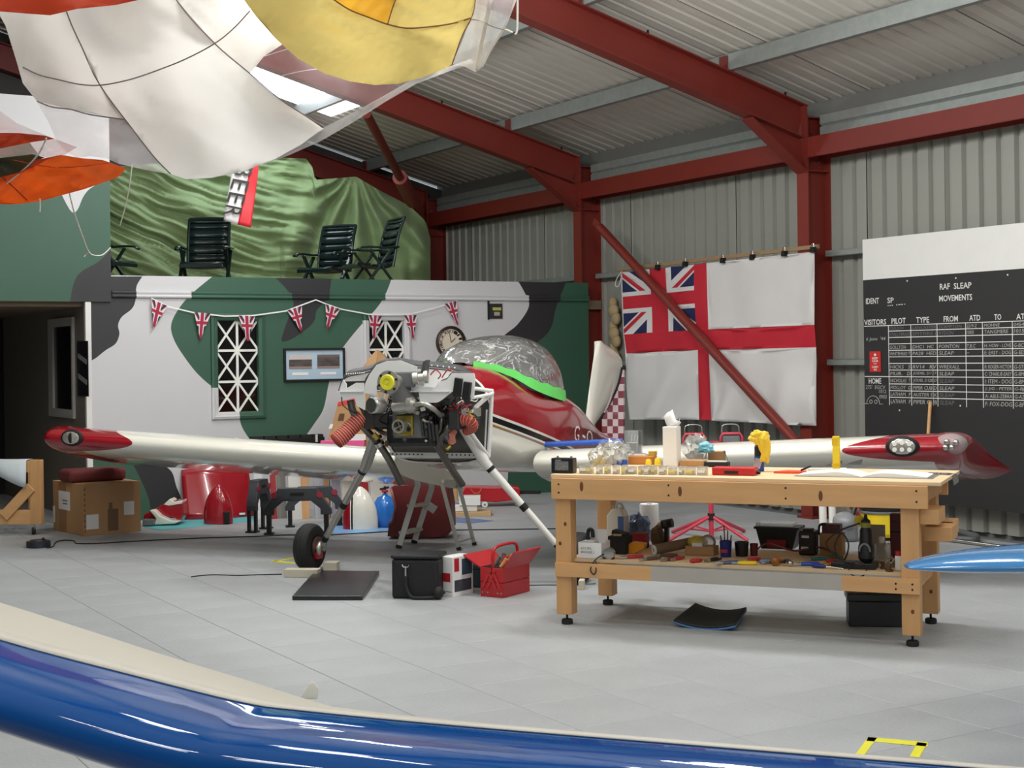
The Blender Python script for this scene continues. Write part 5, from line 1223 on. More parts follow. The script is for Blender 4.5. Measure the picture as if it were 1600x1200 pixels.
# sheer flap to the right of it
fs_ = (8.7, 1.0, .4, 30, 60, .2, .1, 9.3); sf = thing('sheer_parachute', 'sheer white parachute flap hanging right of the yellow canopy', 'parachute', loc=at(742, 112, 9.1))
panel(sf, 'sheer_panel', m_cshe, [(755, -140), (743, -4), (733, 35), (718, 72), (706, 100), (725, 104), (742, 113), (752, 105), (768, 75), (785, 48), (797, 20), (806, -4), (830, -140)], fs_, 8)
seam(sf, m_cwht, [(770, -20), (760, 30), (752, 70), (745, 110)], fs_, 6, 'folded_hem'); seam(sf, m_cwht, [(806, -4), (797, 20), (785, 48), (768, 75), (752, 105)], fs_, 3.5, 'edge_tape'); seam(sf, m_seam, [(734, 30), (750, 33), (770, 42), (788, 47)], fs_, 1.3)
def cord(label, pts, Ys, r=.006):
    mb = MB(); c_ = crv([at(x, y, Y) for (x, y), Y in zip(pts, Ys)], 12 * len(pts)); mb.tube(c_, r, 6); return single(mb, 'parachute_cord', m_rope, label, 'cord', smooth='all')
cord('short white knotted cord hanging beside the sheer flap', [(808, -30), (808, 20), (807, 48), (804, 54)], [8.8] * 4); cord('white cord tie at the end of the grey seam', [(786, 46), (792, 47), (800, 51)], [9.0] * 3)
cord('long white cord dangling in front of the bulkhead to the office roof', [(96, 244), (103, 280), (115, 330), (128, 368), (138, 393), (147, 399), (160, 398), (172, 387)], [10.2, 10.4, 11, 12, 13, 13.6, 14.2, 14.8]); cord('short white cord end below the long dangling cord', [(138, 393), (134, 398), (131, 401)], [13.0, 13.1, 13.1])
cord('white cord hanging over the green sheet, left of the first chair', [(206, 257), (202, 290), (196, 320), (187, 352)], [field(206, 257, *fw) - .01, 10.45, 10.5, 10.55], .004); cord('short white cord below the orange canopy', [(62, 310), (62.5, 320), (62, 331)], [field(62, 310, 9.2, .9, .4, 70, 11, .3, -.1, 12.4)] * 3, .005); cord('white cord looped across the orange canopy', [(72, 216), (60, 240), (40, 262), (10, 287)], [field(x_, y_, 9.2, .9, .4, 70, 11, .3, -.1, 12.4) - .01 for x_, y_ in ((72, 216), (60, 240), (40, 262), (10, 287))], .006)
# orange canopy
fo_ = (9.2, .9, .4, 70, 11, .3, -.1, 12.4); oc = thing('orange_parachute', 'orange parachute canopy with sheer pink panel at the left edge', 'parachute', loc=at(50, 317, 10))
panel(oc, 'orange_panel', m_cor, [(-60, 292), (-20, 283), (20, 272), (50, 262), (72, 250), (95, 242), (125, 247), (160, 250), (197, 263), (185, 276), (165, 284), (130, 296), (100, 304), (60, 315), (25, 319), (-20, 319), (-60, 318)], fo_, 7)
panel(oc, 'burnt_orange_panel', m_cor2, [(-60, 203), (-20, 207), (30, 208), (70, 212), (85, 217), (50, 222), (0, 232), (-60, 240)], (9.25,) + fo_[1:], 8)
panel(oc, 'sheer_pink_panel', m_csp, [(-60, 150), (0, 174), (25, 192), (50, 203), (85, 217), (120, 230), (100, 242), (72, 246), (50, 240), (0, 247), (-60, 250), (-60, 240), (0, 232), (50, 222), (70, 212), (30, 208), (-60, 203)], (9.3,) + fo_[1:], 8)
panel(oc, 'burnt_orange_panel', m_cor2, [(72, 250), (50, 262), (20, 272), (-20, 283), (-60, 292), (-60, 275), (0, 279), (30, 272), (45, 262), (55, 250), (70, 247), (95, 242)], (9.2,) + fo_[1:], 8)
panel(oc, 'olive_panel', mat('olive nylon', (64, 68, 46), .6, trans=.1), [(-60, 250), (0, 247), (50, 241), (70, 246), (55, 251), (45, 262), (30, 272), (0, 279), (-60, 276)], (9.3,) + fo_[1:], 8)
seam(oc, mat('dark orange seam', (150, 50, 20), .7), [(4, 278), (22, 294), (42, 313)], fo_, 1.8); seam(oc, m_cor2, [(20, 250), (90, 262), (170, 255)], fo_, 1.0)
ot = thing('orange_parachute', 'strip of burnt orange parachute along the top left corner', 'parachute', loc=at(100, 20, 8.4)); panel(ot, 'burnt_orange_panel', m_cor2, [(-60, -120), (-60, 14), (0, 18), (50, 22), (78, 24), (120, 14), (180, 8), (216, 0), (240, -120)], (8.2, .6, .3, 60, 30, .15, 0, 20.0), 8)
# ================================================================ WORKBENCH AND WHAT LIES ON IT
BY = math.radians(-23.5); BN = Matrix.Translation((1.4165, 8.99, 0)) @ Matrix.Rotation(BY, 4, 'Z')
ZT, ZS = .925, .405
wbn = thing('workbench', 'large pine workbench with lower shelf and adjustable feet', 'workbench', M=BN)
MB().box(-1.11, 1.21, -.43, .43, ZT - .022, ZT - .0008).build('worktop', m_ply, wbn, bevel=.003)
LX, LY = 1.037, .37
for sx in (-1, 1):
    for sy in (-1, 1):
        x, y = sx * LX, sy * LY; z0 = .065
        lg_ = MB().box(x - .05, x + .05, y - .05, y + .05, z0, ZT - .022).build('leg', m_woodz, wbn, bevel=.004)
        MB().cyl((x, y, .03), (x, y, .075), .007, k=8).build('foot_screw', m_dark, lg_); MB().lathe([(.03, 0), (.035, .004), (.035, .026), (.028, .032)], (x, y, 0), k=18).build('foot_pad', m_rub, lg_, smooth=30)
        for zk, dx in ((.8, .01), (.62, .015), (.5, -.02)) if sy < 0 and sx < 0 else ((.2, .01),):
            MB().ell((x + dx, y - .0503, zk), (.010, .0012, .013), 10, 6).build('knot', m_knot, lg_)
MB().box(-1.10, 1.14, -.45, -.4205, ZT - .15, ZT - .0225).build('apron_board', m_wood, wbn, bevel=.003); MB().box(-1.10, 1.14, .4205, .45, ZT - .15, ZT - .0225).build('apron_board', m_wood, wbn, bevel=.003)
for x in (-1.0, 1.1): MB().box(x - .02, x + .02, -.32, .32, ZT - .12, ZT - .0225).build('end_board', m_wood, wbn)
m_dip = mat('planed pine with grey paint spill', (200, 172, 140), .5)
MB().box(-1.03, 1.03, -.36, .37, ZS - .02, ZS - .0008).build('shelf_board', m_ply, wbn)
mb_ = MB().box(-1.085, -.47, -.44, -.4205, ZS - .105, ZS - .0205).build('shelf_rail', m_wood, wbn); MB().box(.66, 1.09, -.44, -.4205, ZS - .105, ZS - .0205).build('shelf_rail', m_wood, wbn)
MB().box(-.47, .66, -.44, -.4205, ZS - .105, ZS - .0205).build('shelf_rail', mat('pine rubbed grey', (176, 170, 162), .5, var=.1, scale=5), wbn); MB().box(-1.085, 1.09, .4205, .44, ZS - .105, ZS - .0205).build('shelf_rail', m_wood, wbn)
for x in (-1.037, 1.037): MB().box(x - .02, x + .02, -.32, .32, ZS - .105, ZS - .0205).build('shelf_bearer', m_wood, wbn)
for z0, x1, y0 in ((ZT - .19, 1.19, -.25), (ZT - .30, 1.24, -.1), (ZT - .30, 1.22, .12)): MB().box(1.0875, x1, y0 - .14, y0 + .14, z0 - .05, z0 + .03).build('end_offcut', m_wood, wbn, bevel=.003)
for x, z in ((-1.05, ZT - .06), (-1.05, ZT - .11), (-.35, ZT - .05), (-.35, ZT - .11), (.35, ZT - .05), (.35, ZT - .11), (1.08, ZT - .05), (1.08, ZT - .11), (1.05, ZS - .05), (1.05, ZS - .08), (.96, ZS - .05), (.96, ZS - .08)):
    yy = -.45 if z > .6 else -.44; MB().cyl((x, yy, z), (x, yy - .002, z), .006, k=8).build('screw', m_dark, wbn)
for x, z in ((-.28, ZT - .085), (-.9, ZT - .07), (.55, ZT - .09)): MB().ell((x, -.4505, z), (.012, .0015, .03), 10, 6).build('knot', m_knot, wbn)

def ibox(name, label, cat, x0, x1, yt, yb, z, dep, m, rz=BY, bevel=.004, group=None, body='body'):
    c = onz((x0 + x1) / 2, yb, z); k = c.y / FPX; wd = abs(x1 - x0) * k; cr = abs(math.cos(rz)); sr = abs(math.sin(rz)); w_ = max(.01, (wd - dep * sr * .8) / cr) if dep * sr < wd * .6 else wd * .7; h_ = abs(yb - yt) * k
    t = thing(name, label, cat, c, rz, group)
    if m is not None: MB().box(-w_ / 2, w_ / 2, 0, dep, 0, h_).build(body, m, t, bevel=min(bevel, h_ * .3))
    return t, w_, h_
def px2(px, py, z): return onz(px, py, z)
# --- bench top
t, w_, h_ = ibox('battery', 'small black sealed battery at the left end of the bench top', 'battery', 858, 897, 716, 739.5, ZT, .07, m_black)
MB().box(-w_ * .32, w_ * .3, -.0015, 0, h_ * .2, h_ * .8).build('label_print', mat('battery print', (120, 120, 124), .5, var=.7, scale=60), t)
for x in (-.04, .05): MB().box(x - .006, x + .006, .03, .04, h_, h_ + .012).build('terminal', m_alu, t)
text('lettering', 'BATTERY', m_paper, t, (-w_ * .28, h_ * .82, -w_ * .02, h_ * .9), M=Matrix.Translation((0, -.002, 0)) @ Matrix.Rotation(PI / 2, 4, 'X'))
m_tub = glass('frosted tub', (234, 232, 222), .45, .2); m_lab = mat('yellow label', (232, 214, 110), .6); m_wlab = m_paper
tubs = [(902, 921), (912, 925), (928, 939), (941, 952), (954, 966), (968, 978), (978, 993), (995, 1003), (1004, 1014), (1014, 1025), (1026, 1040), (1041, 1056), (1057, 1068), (1068, 1085), (1086, 1104)]
rt = random.Random(5)
for k, (xa, xb) in enumerate(tubs):
    yb = 740 + .25 * (k % 3) + .012 * (xa - 900); yt = yb - rt.uniform(10, 13)
    t, w_, h_ = ibox('parts_tub', 'small frosted parts tub, %s along the bench-top row from the battery' % ['first', 'second', 'third', 'fourth', 'fifth', 'sixth', 'seventh', 'eighth', 'ninth', 'tenth', 'eleventh', 'twelfth', 'thirteenth', 'fourteenth', 'fifteenth'][k], 'tub', xa, xb, yt, yb, ZT, .06, m_tub, bevel=.003, group='frosted parts tubs on the bench')
    MB().box(-w_ / 2 - .002, w_ / 2 + .002, -.002, .062, h_, h_ + .005).build('lid', m_tub, t); MB().box(-w_ * .38, w_ * .38, .008, .05, .003, h_ * .5).build('contents', [mat('steel bits', (150, 148, 140), .4, .5, var=.5, scale=90), mat('brass bits', (196, 176, 90), .4, .4, var=.4, scale=90), mat('pale bits', (222, 216, 190), .6, var=.3, scale=90)][k % 3], t); MB().box(-w_ * .4, w_ * .4, -.0035, -.001, h_ * .35, h_ * .7).build('label', m_lab if k % 2 else m_wlab, t)
def blob(name, label, cat, x0, x1, yt, yb, z, dep, m, seed, rough=.35, parts=(), flat=1.0, n=3):
    c = onz((x0 + x1) / 2, yb, z); k = c.y / FPX; rx, rz_ = abs(x1 - x0) * k / 2, abs(yb - yt) * k
    t = thing(name, label, cat, c, BY); bm_ = bmesh.new(); bmesh.ops.create_icosphere(bm_, subdivisions=n, radius=1)
    for v in bm_.verts:
        p = v.co; d = 1 + rough * noise.noise(p * 2.2 + Vector((seed, 0, 0))) + rough * .6 * noise.noise(p * 5 + Vector((0, seed, 0))); v.co = Vector((p.x * rx * d, dep / 2 + p.y * dep / 2 * d, max(0, (p.z * d + .75) / 1.75 * rz_)))
    me = bpy.data.meshes.new('body'); bm_.to_mesh(me); bm_.free(); me.materials.append(m); o = bpy.data.objects.new('body', me); COL.objects.link(o); o.parent = t
    return t, rx * 2, rz_
m_bag = glass('crumpled clear bag', (226, 226, 218), .28, .12)
def bag(label, x0, x1, yt, yb, z, seed, inner, dep=.12):
    t, w_, h_ = blob('plastic_bag', label, 'bag', x0, x1, yt, yb, z, dep, m_bag, seed, .55)
    if inner: 
        for k in range(4): MB().box(-w_ * .35 + k * w_ * .16, -w_ * .22 + k * w_ * .17, dep * .3, dep * .7, .004, h_ * (.3 + .1 * ((k * 7) % 3)), R=Matrix.Rotation(.2 * (k - 1.5), 3, 'Y')).build('contents', inner, t)
    return t
bag('clear bag of yellow parts heaped nearest the battery', 915, 945, 700, 729, ZT, 1.1, mat('yellow parts', (222, 196, 90), .5)); bag('crumpled clear bag heaped right of the yellow parts bag', 938, 975, 690, 727, ZT, 4.3, m_paper); bag('clear bag with white tags behind the blue block', 955, 985, 696, 722, ZT, 7.9, m_paper)
t = thing('folded_film', 'stiff folded clear film sticking up from the bag heap', 'film', onz(945, 722, ZT), BY + .4); MB().grid([[Vector((-.03, 0, .08)), Vector((.01, .01, .10)), Vector((.05, 0, .08))], [Vector((-.045, 0, .13)), Vector((-.01, .012, .155)), Vector((.03, 0, .14))]]).build('sheet', m_clear, t, solid=.002); MB().cyl((0, 0, 0), (0, .005, .09), .004, k=6).build('stalk', m_clear, t)
t, w_, h_ = ibox('clear_container', 'tall clear open container with cotton buds on the bench', 'container', 972, 1000, 673, 708, ZT, .09, None)
for bx_ in ((-w_ / 2, w_ / 2, 0, .003), (-w_ / 2, w_ / 2, .087, .09)): MB().box(bx_[0], bx_[1], bx_[2], bx_[3], 0, h_).build('side', m_clear, t)
for x in (-w_ / 2, w_ / 2 - .003): MB().box(x, x + .003, .003, .087, 0, h_).build('side', m_clear, t)
MB().box(-w_ / 2, w_ / 2, 0, .09, 0, .003).build('base', m_clear, t); MB().box(-w_ * .4, w_ * .3, .01, .08, .004, h_ * .45).build('contents', m_paper, t)
for k in range(3): MB().cyl((-.02 + .02 * k, .04, h_ * .3), (-.01 + .025 * k, .045, h_ * .8), .003, k=6).build('cotton_bud', m_gloss, t)
ibox('blue_block', 'small blue block in front of the bag heap', 'block', 961, 978, 719, 727, ZT, .05, m_blue)
t, w_, h_ = ibox('orange_tray', 'shallow orange-brown tray of bags behind the yellow caps', 'tray', 978, 1022, 713, 726, ZT, .1, mat('amber plastic', (196, 128, 62), .4)); MB().ell((-.02, .05, h_), (.07, .04, .02), 14, 8).build('bag', m_bag, t, smooth='all'); MB().box(.04, w_ / 2, .05, .1, h_, h_ + .03).build('yellow_box', mat('mustard card', (206, 164, 60), .6), t)
for k, (xa, xb) in enumerate(((1004, 1017), (1018, 1032))):
    t, w_, h_ = ibox('yellow_bottle_top', 'bright yellow plastic cap, %s of the pair before the amber tray' % ('left' if k == 0 else 'right'), 'cap', xa, xb, 718 - 2 * k, 727.5, ZT, .05, None, group='yellow caps'); MB().lathe([(w_ * .5, 0), (w_ * .42, h_ * .8), (w_ * .3, h_), (w_ * .1, h_)], (0, .03, 0), k=14).build('cap', m_yel, t, smooth=30)
t, w_, h_ = ibox('wipes_box', 'tall white wipes box with tissue sticking out on the bench', 'box', 1032, 1060, 667, 729, ZT, .10, m_paper, bevel=.002)
P = [[Vector((x_ + .006 * k, .05 + .012 * math.sin(3 * k + i), z_)) for k, (x_, z_) in enumerate(r_)] for i, r_ in enumerate((((-.03, h_), (0, h_ + .005), (.035, h_)), ((-.045, h_ + .03), (.0, h_ + .022), (.05, h_ + .028)), ((-.055, h_ + .065), (-.012, h_ + .055), (.012, h_ + .045)), ((-.03, h_ + .09), (-.012, h_ + .10), (-.006, h_ + .11))))]
MB().grid(P).build('tissue', m_paper, t, smooth='all', solid=.002); MB().grid([[Vector((.0, .05, h_)), Vector((.03, .06, h_ + .005)), Vector((.05, .05, h_ + .02))], [Vector((.01, .055, h_ + .02)), Vector((.045, .05, h_ + .025)), Vector((.06, .04, h_ + .055))]]).build('tissue', m_paper, t, smooth='all', solid=.002)
t, w_, h_ = ibox('card_tray', 'low brown cardboard tray in front of the bags right of the wipes box', 'tray', 1057, 1103, 719.5, 729, ZT, .12, m_card); bag('clear bag with white parts standing in the cardboard tray', 1064, 1102, 681, 721, ZT + .01, 11.3, m_paper, .1)
blob('blue_glove', 'crumpled pale blue glove on top of the tray bags', 'glove', 1087, 1113, 692, 708, ZT + .07, .07, mat('pale blue nitrile', (120, 190, 206), .5), 2.2, .4)
ibox('small_carton', 'small brown carton with torn edge beside the blue glove', 'carton', 1103, 1131, 705, 723, ZT, .08, m_card); t, w_, h_ = ibox('caliper_case', 'slim black and white case lying before the small carton', 'case', 1098, 1138, 722, 730, ZT, .06, m_black); MB().box(-w_ * .4, w_ * .4, .005, .055, h_, h_ + .006).build('white_top', m_white, t)
t = thing('wire_prong', 'thin black wire standing up beside the small carton', 'wire', onz(1138, 728, ZT)); MB().tube([(0, 0, 0), (-.01, .0, .05), (-.03, 0, .10)], .002, 5).build('wire', m_black, t)
t, w_, h_ = ibox('red_case', 'flat red plastic tool case on the bench front edge', 'case', 1109, 1180, 730.5, 743, ZT, .10, mat('red case plastic', (196, 36, 40), .35), bevel=.008); MB().box(-w_ * .2, w_ * .12, -.004, 0, h_ * .2, h_ * .55).build('black_clasp', m_black, t)
c = onz(1172, 738, ZT + .015); t = thing('torch', 'yellow and black pocket torch beside the red case', 'torch', (c.x, c.y, ZT), BY); MB().cyl((-.02, 0, .015), (.01, 0, .015), .014, k=12).build('head', m_yel, t, smooth=30); MB().cyl((.01, 0, .015), (.06, -.01, .015), .011, k=12).build('grip', m_black, t, smooth=30)
c = onz(1186, 736, ZT); t = thing('spray_can', 'blue and black spray can draped with a yellow cloth', 'spray can', c, BY); MB().lathe([(.028, 0), (.03, .004), (.03, .09), (.029, .094)], (0, 0, 0), k=20).build('lower_can', mat('can blue', (30, 76, 160), .3, .3), t, smooth=30); MB().lathe([(.0295, .094), (.0295, .15), (.02, .165), (.016, .185)], (0, 0, 0), k=20).build('upper_can', m_black, t, smooth=30)
MB().box(-.025, .02, -.0315, -.029, .02, .08, R=Matrix.Rotation(.3, 3, 'Y')).build('label_flash', mat('can silver flash', (180, 188, 200), .3, .5), t)
cl_ = thing('yellow_cloth', 'bright yellow duster hung over the spray can', 'cloth', c + Vector((0, 0, .12)), BY); P = []
bm_ = bmesh.new(); bmesh.ops.create_icosphere(bm_, subdivisions=4, radius=1)
for v in bm_.verts:
    p = v.co.copy(); d = 1 + .35 * noise.noise(p * 2.4 + Vector((3, 1, 0))) + .2 * noise.noise(p * 6); hang = max(0, p.x) * max(0, .5 - p.z) * .065
    v.co = Vector((p.x * .062 * d + .005, p.y * .05 * d, .085 + p.z * .042 * d - hang * 1.8 - (.03 if p.z < -.2 and p.x > 0 else 0)))
me = bpy.data.meshes.new('cloth'); bm_.to_mesh(me); bm_.free(); me.materials.append(mat('yellow duster', (240, 204, 52), .85, var=.08, sheen=.3)); o = bpy.data.objects.new('cloth', me); COL.objects.link(o); o.parent = cl_; me.polygons.foreach_set('use_smooth', [True] * len(me.polygons))
P = [[Vector((.03 + .012 * u + .01 * math.sin(v * 5 + u), -.045 + .006 * math.sin(u * 2 + v * 7), .09 - v * .15)) for u in (-1.6 + v * 1.2, -.6 + v * .6, .5 + v * .2, 1.7)] for v in [k / 8 for k in range(9)]]
MB().grid(P).build('cloth_tail', mat('yellow duster', (240, 204, 52), .85, var=.08, sheen=.3), cl_, smooth='all', solid=.004)
t, w_, h_ = ibox('orange_folder', 'bright orange plastic wallet lying flat on the bench', 'wallet', 1205, 1262, 730, 740, ZT, .12, None); MB().prism([(-w_ / 2, 0), (w_ / 2, .0), (w_ / 2 - .02, .11), (-w_ / 2 + .05, .12)], 2, 0, .012).build('wallet', mat('orange plastic', (236, 84, 44), .35), t); MB().cyl((w_ * .3, .04, .018), (w_ * .62, .02, .045), .006, k=8).build('pen', m_black, t)
a_, b_ = onz(1262, 733, ZT + .01), onz(1322, 733, ZT + .01); t = thing('white_tube', 'thin white tube lying behind the open manual', 'tube', (a_.x, a_.y, ZT)); MB().cyl((0, 0, .01), Vector((b_.x - a_.x, b_.y - a_.y, .01)), .009, k=10).build('tube', m_gloss, t, smooth=30)
c = onz(1306, 737, ZT); t = thing('clamp_bar', 'yellow plastic clamp bar standing upright on the bench', 'clamp', c, BY); MB().box(-.02, .022, -.01, .015, .0, .215).build('bar', m_yel, t, bevel=.003); MB().box(-.024, .024, -.013, .018, .035, .05).build('collar', mat('deeper yellow', (222, 184, 30), .4), t); MB().box(-.022, .018, -.012, .017, .16, .20).build('jaw', mat('deeper yellow', (222, 184, 30), .4), t)
# open manual
t = thing('open_manual', 'thick open paper manual at the right end of the bench', 'book', onz(1345, 746, ZT), BY)
for sg, W_ in ((-1, .37), (1, .37)):
    n = 14; th = .03; P = []
    for j in (0, 1):
        P.append([Vector((sg * W_ * i / n, j * .27, .004 + th * (math.sin(min(1, i / n * 2.2) * PI / 2) * (1 - .85 * (i / n) ** 1.6)))) for i in range(n + 1)])
    mb = MB().grid(P); mb.grid([[Vector((p.x, p.y, .001)) for p in P[0]], P[0]]); mb.grid([[Vector((p.x, p.y, .001)) for p in P[1]], P[1]]); mb.add([P[0][-1], P[1][-1], Vector((P[1][-1].x, .27, .001)), Vector((P[0][-1].x, 0, .001))], [(0, 1, 2, 3)]); mb.build('page_block', m_paper, t, smooth=30)
MB().box(-.39, .40, -.01, .28, 0, .001).build('cover', m_grey, t)
t = thing('loose_sheet', 'clear plastic sheet hanging over the right bench corner', 'sheet', onz(1462, 742, ZT), BY); MB().grid([[Vector((-.06, 0, .002)), Vector((.04, 0, .002)), Vector((.09, .0, -.002)), Vector((.10, .0, -.06))], [Vector((-.06, .15, .002)), Vector((.05, .15, .002)), Vector((.10, .15, -.002)), Vector((.11, .15, -.05))]]).build('sheet', m_clear, t, solid=.001)
for k, (x, y) in enumerate(((1300, 728), (1332, 726))):
    c = onz(x, y, ZT); t = thing('dark_wedge', 'flat dark grey wedge behind the manual, %s of two' % ('left' if k == 0 else 'right'), 'wedge', c, BY); MB().prism([(-.05, 0), (.05, 0), (.06, .035), (.0, .02)], 1, 0, .02).build('wedge', m_grey, t)
# --- shelf
t, w_, h_ = ibox('white_parts_box', 'white box with handwritten label at the left end of the shelf', 'box', 897, 945, 848, 873, ZS, .16, None, body='box')
for b_ in ((-w_ / 2, w_ / 2, 0, .004), (-w_ / 2, w_ / 2, .156, .16)): MB().box(b_[0], b_[1], b_[2], b_[3], 0, h_).build('side', m_paper, t)
for x in (-w_ / 2, w_ / 2 - .004): MB().box(x, x + .004, .004, .156, 0, h_).build('side', m_paper, t)
MB().box(-w_ / 2, w_ / 2, 0, .16, 0, .004).build('base', m_paper, t); MB().box(-.03, w_ / 2 - .01, .12, .13, h_ * .3, h_ + .07, R=Matrix.Rotation(-.2, 3, 'X')).build('leaflet', m_paper, t); MB().box(-w_ * .4, .02, .02, .1, h_ * .7, h_ * 1.05).build('papers', mat('grey papers', (200, 200, 198), .7), t); MB().tube(crv([Vector((-.05, .1, h_ * .8)), Vector((-.045, .1, h_ + .06)), Vector((-.02, .1, h_ + .065)), Vector((-.015, .1, h_ + .02))], 16), .012, 8).build('handset_cord', m_black, t, smooth='all')
text('handwriting', '613 SRL', m_grey, t, (-w_ * .38, h_ * .58, w_ * .1, h_ * .72), M=Matrix.Translation((0, -.001, 0)) @ Matrix.Rotation(PI / 2, 4, 'X')); text('handwriting', 'BREAKER 2', m_grey, t, (-w_ * .38, h_ * .34, w_ * .2, h_ * .48), M=Matrix.Translation((0, -.001, 0)) @ Matrix.Rotation(PI / 2, 4, 'X'))
def bz(px, py): return onz(px, py, ZS)
c = onz(963, 852, ZS); t = thing('white_jerrycan', 'white plastic jerrycan with blue label at the back of the shelf', 'can', c, BY); MB().prism([(-.07, 0), (.055, 0), (.055, .19), (.03, .24), (-.03, .24), (-.07, .19)], 1, .0, .1).build('body', mat('milky plastic', (214, 212, 204), .4), t, bevel=.01); MB().box(.01, .05, -.002, 0, .04, .19).build('label', mat('can blue label', (60, 96, 150), .5), t); MB().cyl((-.045, .05, .215), (-.055, .05, .255), .018, k=12).build('cap', m_white, t, smooth=30); MB().tube(crv([Vector((-.02, .05, .23)), Vector((-.01, .05, .268)), Vector((.02, .05, .262)), Vector((.03, .05, .235))], 12), .009, 8).build('handle', mat('milky plastic', (214, 212, 204), .4), t, smooth='all')
blob('blue_bag', 'crumpled clear and blue bag between jerrycan and paper roll', 'bag', 975, 1013, 806, 850, ZS, .12, mat('blue film', (96, 116, 150), .3, var=.4, scale=12), 5.5, .4)
c = onz(1010, 845, ZS); t = thing('paper_roll', 'white paper towel roll standing on the shelf', 'paper roll', c, BY); MB().lathe([(.02, .24), (.022, .24), (.062, .242), (.064, .236), (.064, .004), (.06, 0)], (0, .06, 0), k=28).build('roll', m_paper, t, smooth=30); MB().cyl((0, .06, .2), (0, .06, .2425), .019, k=14).build('core', mat('core card', (120, 100, 80), .8), t)
blob('brown_pouch', 'brown cloth pouch leaning against the paper roll', 'pouch', 1013, 1036, 822, 852, ZS, .07, mat('brown canvas', (116, 96, 72), .9), 8.8, .25)
c = onz(1040, 853, ZS); t = thing('heat_gun', 'black heat gun standing nose-up on the shelf', 'heat gun', c, BY); MB().box(-.014, .014, .0, .04, 0, .12).build('handle', m_black, t, bevel=.006); MB().cyl((-.03, .02, .135), (.04, .02, .15), .03, k=16).build('motor_body', m_black, t, smooth=30); MB().cyl((-.055, .02, .13), (-.03, .02, .135), .018, k=14).build('nozzle', m_steel, t, smooth=30); MB().cyl((.0, -.012, .142), (.002, -.014, .142), .016, k=14).build('vent', mat('vent grey', (70, 70, 72), .4), t)
t, w_, h_ = ibox('dark_toolbox', 'dark open box of straps left on the shelf', 'box', 944, 982, 838, 866, ZS, .14, m_dark); MB().box(-.04, .05, .02, .1, h_, h_ + .025, R=Matrix.Rotation(.25, 3, 'Y')).build('strap', m_rub, t); MB().box(-.02, .03, .0, .05, h_ + .002, h_ + .014).build('card', mat('tan card', (176, 152, 116), .8), t)
t, w_, h_ = ibox('red_box', 'small dark red box behind the orange planer', 'box', 982, 1010, 834, 850, ZS + .03, .09, mat('dull red box', (150, 30, 34), .5)); MB().box(-w_ / 2, w_ / 2, .0, .09, -.03, -.001).build('plinth', m_dark, t)
t, w_, h_ = ibox('orange_scraper', 'orange yellow plastic scraper lying on the shelf', 'scraper', 969, 1010, 847, 865, ZS, .09, None); MB().prism([(-w_ / 2, .0), (-w_ * .38, h_ * .55), (-w_ * .1, h_), (w_ / 2, h_ * .9), (w_ * .45, h_ * .45), (w_ * .05, .0)], 1, 0, .06).build('shell', mat('orange yellow plastic', (228, 150, 32), .4), t, bevel=.006)
a_, b_ = bz(1022, 868), bz(1072, 842); t = thing('brown_tube', 'brown cardboard tube with white end cap lying on the shelf', 'tube', (a_.x, a_.y, ZS)); q_ = Vector((.235, .10, .065)); MB().cyl((0, 0, .035), q_, .032, k=18).build('tube', mat('brown tube', (120, 96, 72), .7), t, smooth=30); n_ = (q_ - Vector((0, 0, .035))).normalized(); MB().cyl(Vector((0, 0, .035)) - n_ * .004, Vector((0, 0, .035)), .031, k=18).build('end_cap', m_paper, t, smooth=30); text('printed_mark', 'Y', m_dark, t, (-.012, .024, .012, .048), M=Matrix.Translation(-n_ * .006) @ Matrix.Rotation(PI / 2, 4, 'X'))
c = bz(950, 874); t = thing('tape_measure', 'chrome tape measure with wrist loop on the shelf edge', 'tape measure', c, BY); MB().lathe([(.02, 0), (.035, .002), (.037, .03), (.03, .034)], (0, 0, .034), (0, 1, 0), 20).build('case', m_steel, t, smooth=30); MB().box(-.03, .03, .002, .03, 0, .02).build('foot', m_black, t); MB().tube(crv([Vector((-.03, 0, .03)), Vector((-.07, -.04, .0)), Vector((-.08, -.10, -.05)), Vector((-.06, -.10, -.08)), Vector((-.045, -.10, -.06)), Vector((-.06, -.06, -.005))], 30), .004, 6).build('wrist_loop', m_black, t, smooth='all')
t, w_, h_ = ibox('carton_of_film', 'low brown carton with yellow and clear film on the shelf', 'carton', 1066, 1118, 854, 868, ZS, .12, m_card); MB().ell((-w_ * .15, .06, h_ + .02), (w_ * .36, .06, .04), 14, 8).build('yellow_film', mat('yellow film', (206, 184, 70), .35, var=.3, scale=20), t, smooth='all'); MB().ell((w_ * .22, .06, h_ + .02), (w_ * .27, .05, .05), 14, 8).build('clear_film', m_bag, t, smooth='all'); MB().box(-w_ * .25, w_ * .1, -.002, .05, h_, h_ + .022).build('white_card', m_paper, t)
def tub(name, label, xa, xb, yt, yb, m, r2=1.0):
    t, w_, h_ = ibox(name, label, 'pot', xa, xb, yt, yb, ZS, .05, None); MB().lathe([(w_ * .42, 0), (w_ * .5 * r2, h_), (w_ * .44 * r2, h_), (w_ * .36, .01)], (0, w_ / 2, 0), k=20, cap=False).build('pot', m, t, smooth=30); return t, w_, h_
t, w_, h_ = tub('pen_pot', 'blue pot of pens with a red label on the shelf', 1120, 1142, 846, 871, mat('dark blue pot', (26, 40, 130), .35)); MB().box(-.02, .02, -.003, .004, h_ * .3, h_ * .5).build('red_label', mat('pot label', (196, 60, 60), .6), t)
for k in range(4): MB().cyl((-.02 + .013 * k, .045, .02), (-.035 + .02 * k, .05 + .01 * k, h_ + .03 + .03 * ((k * 5) % 3)), .004, k=6).build('pen', m_black, t)
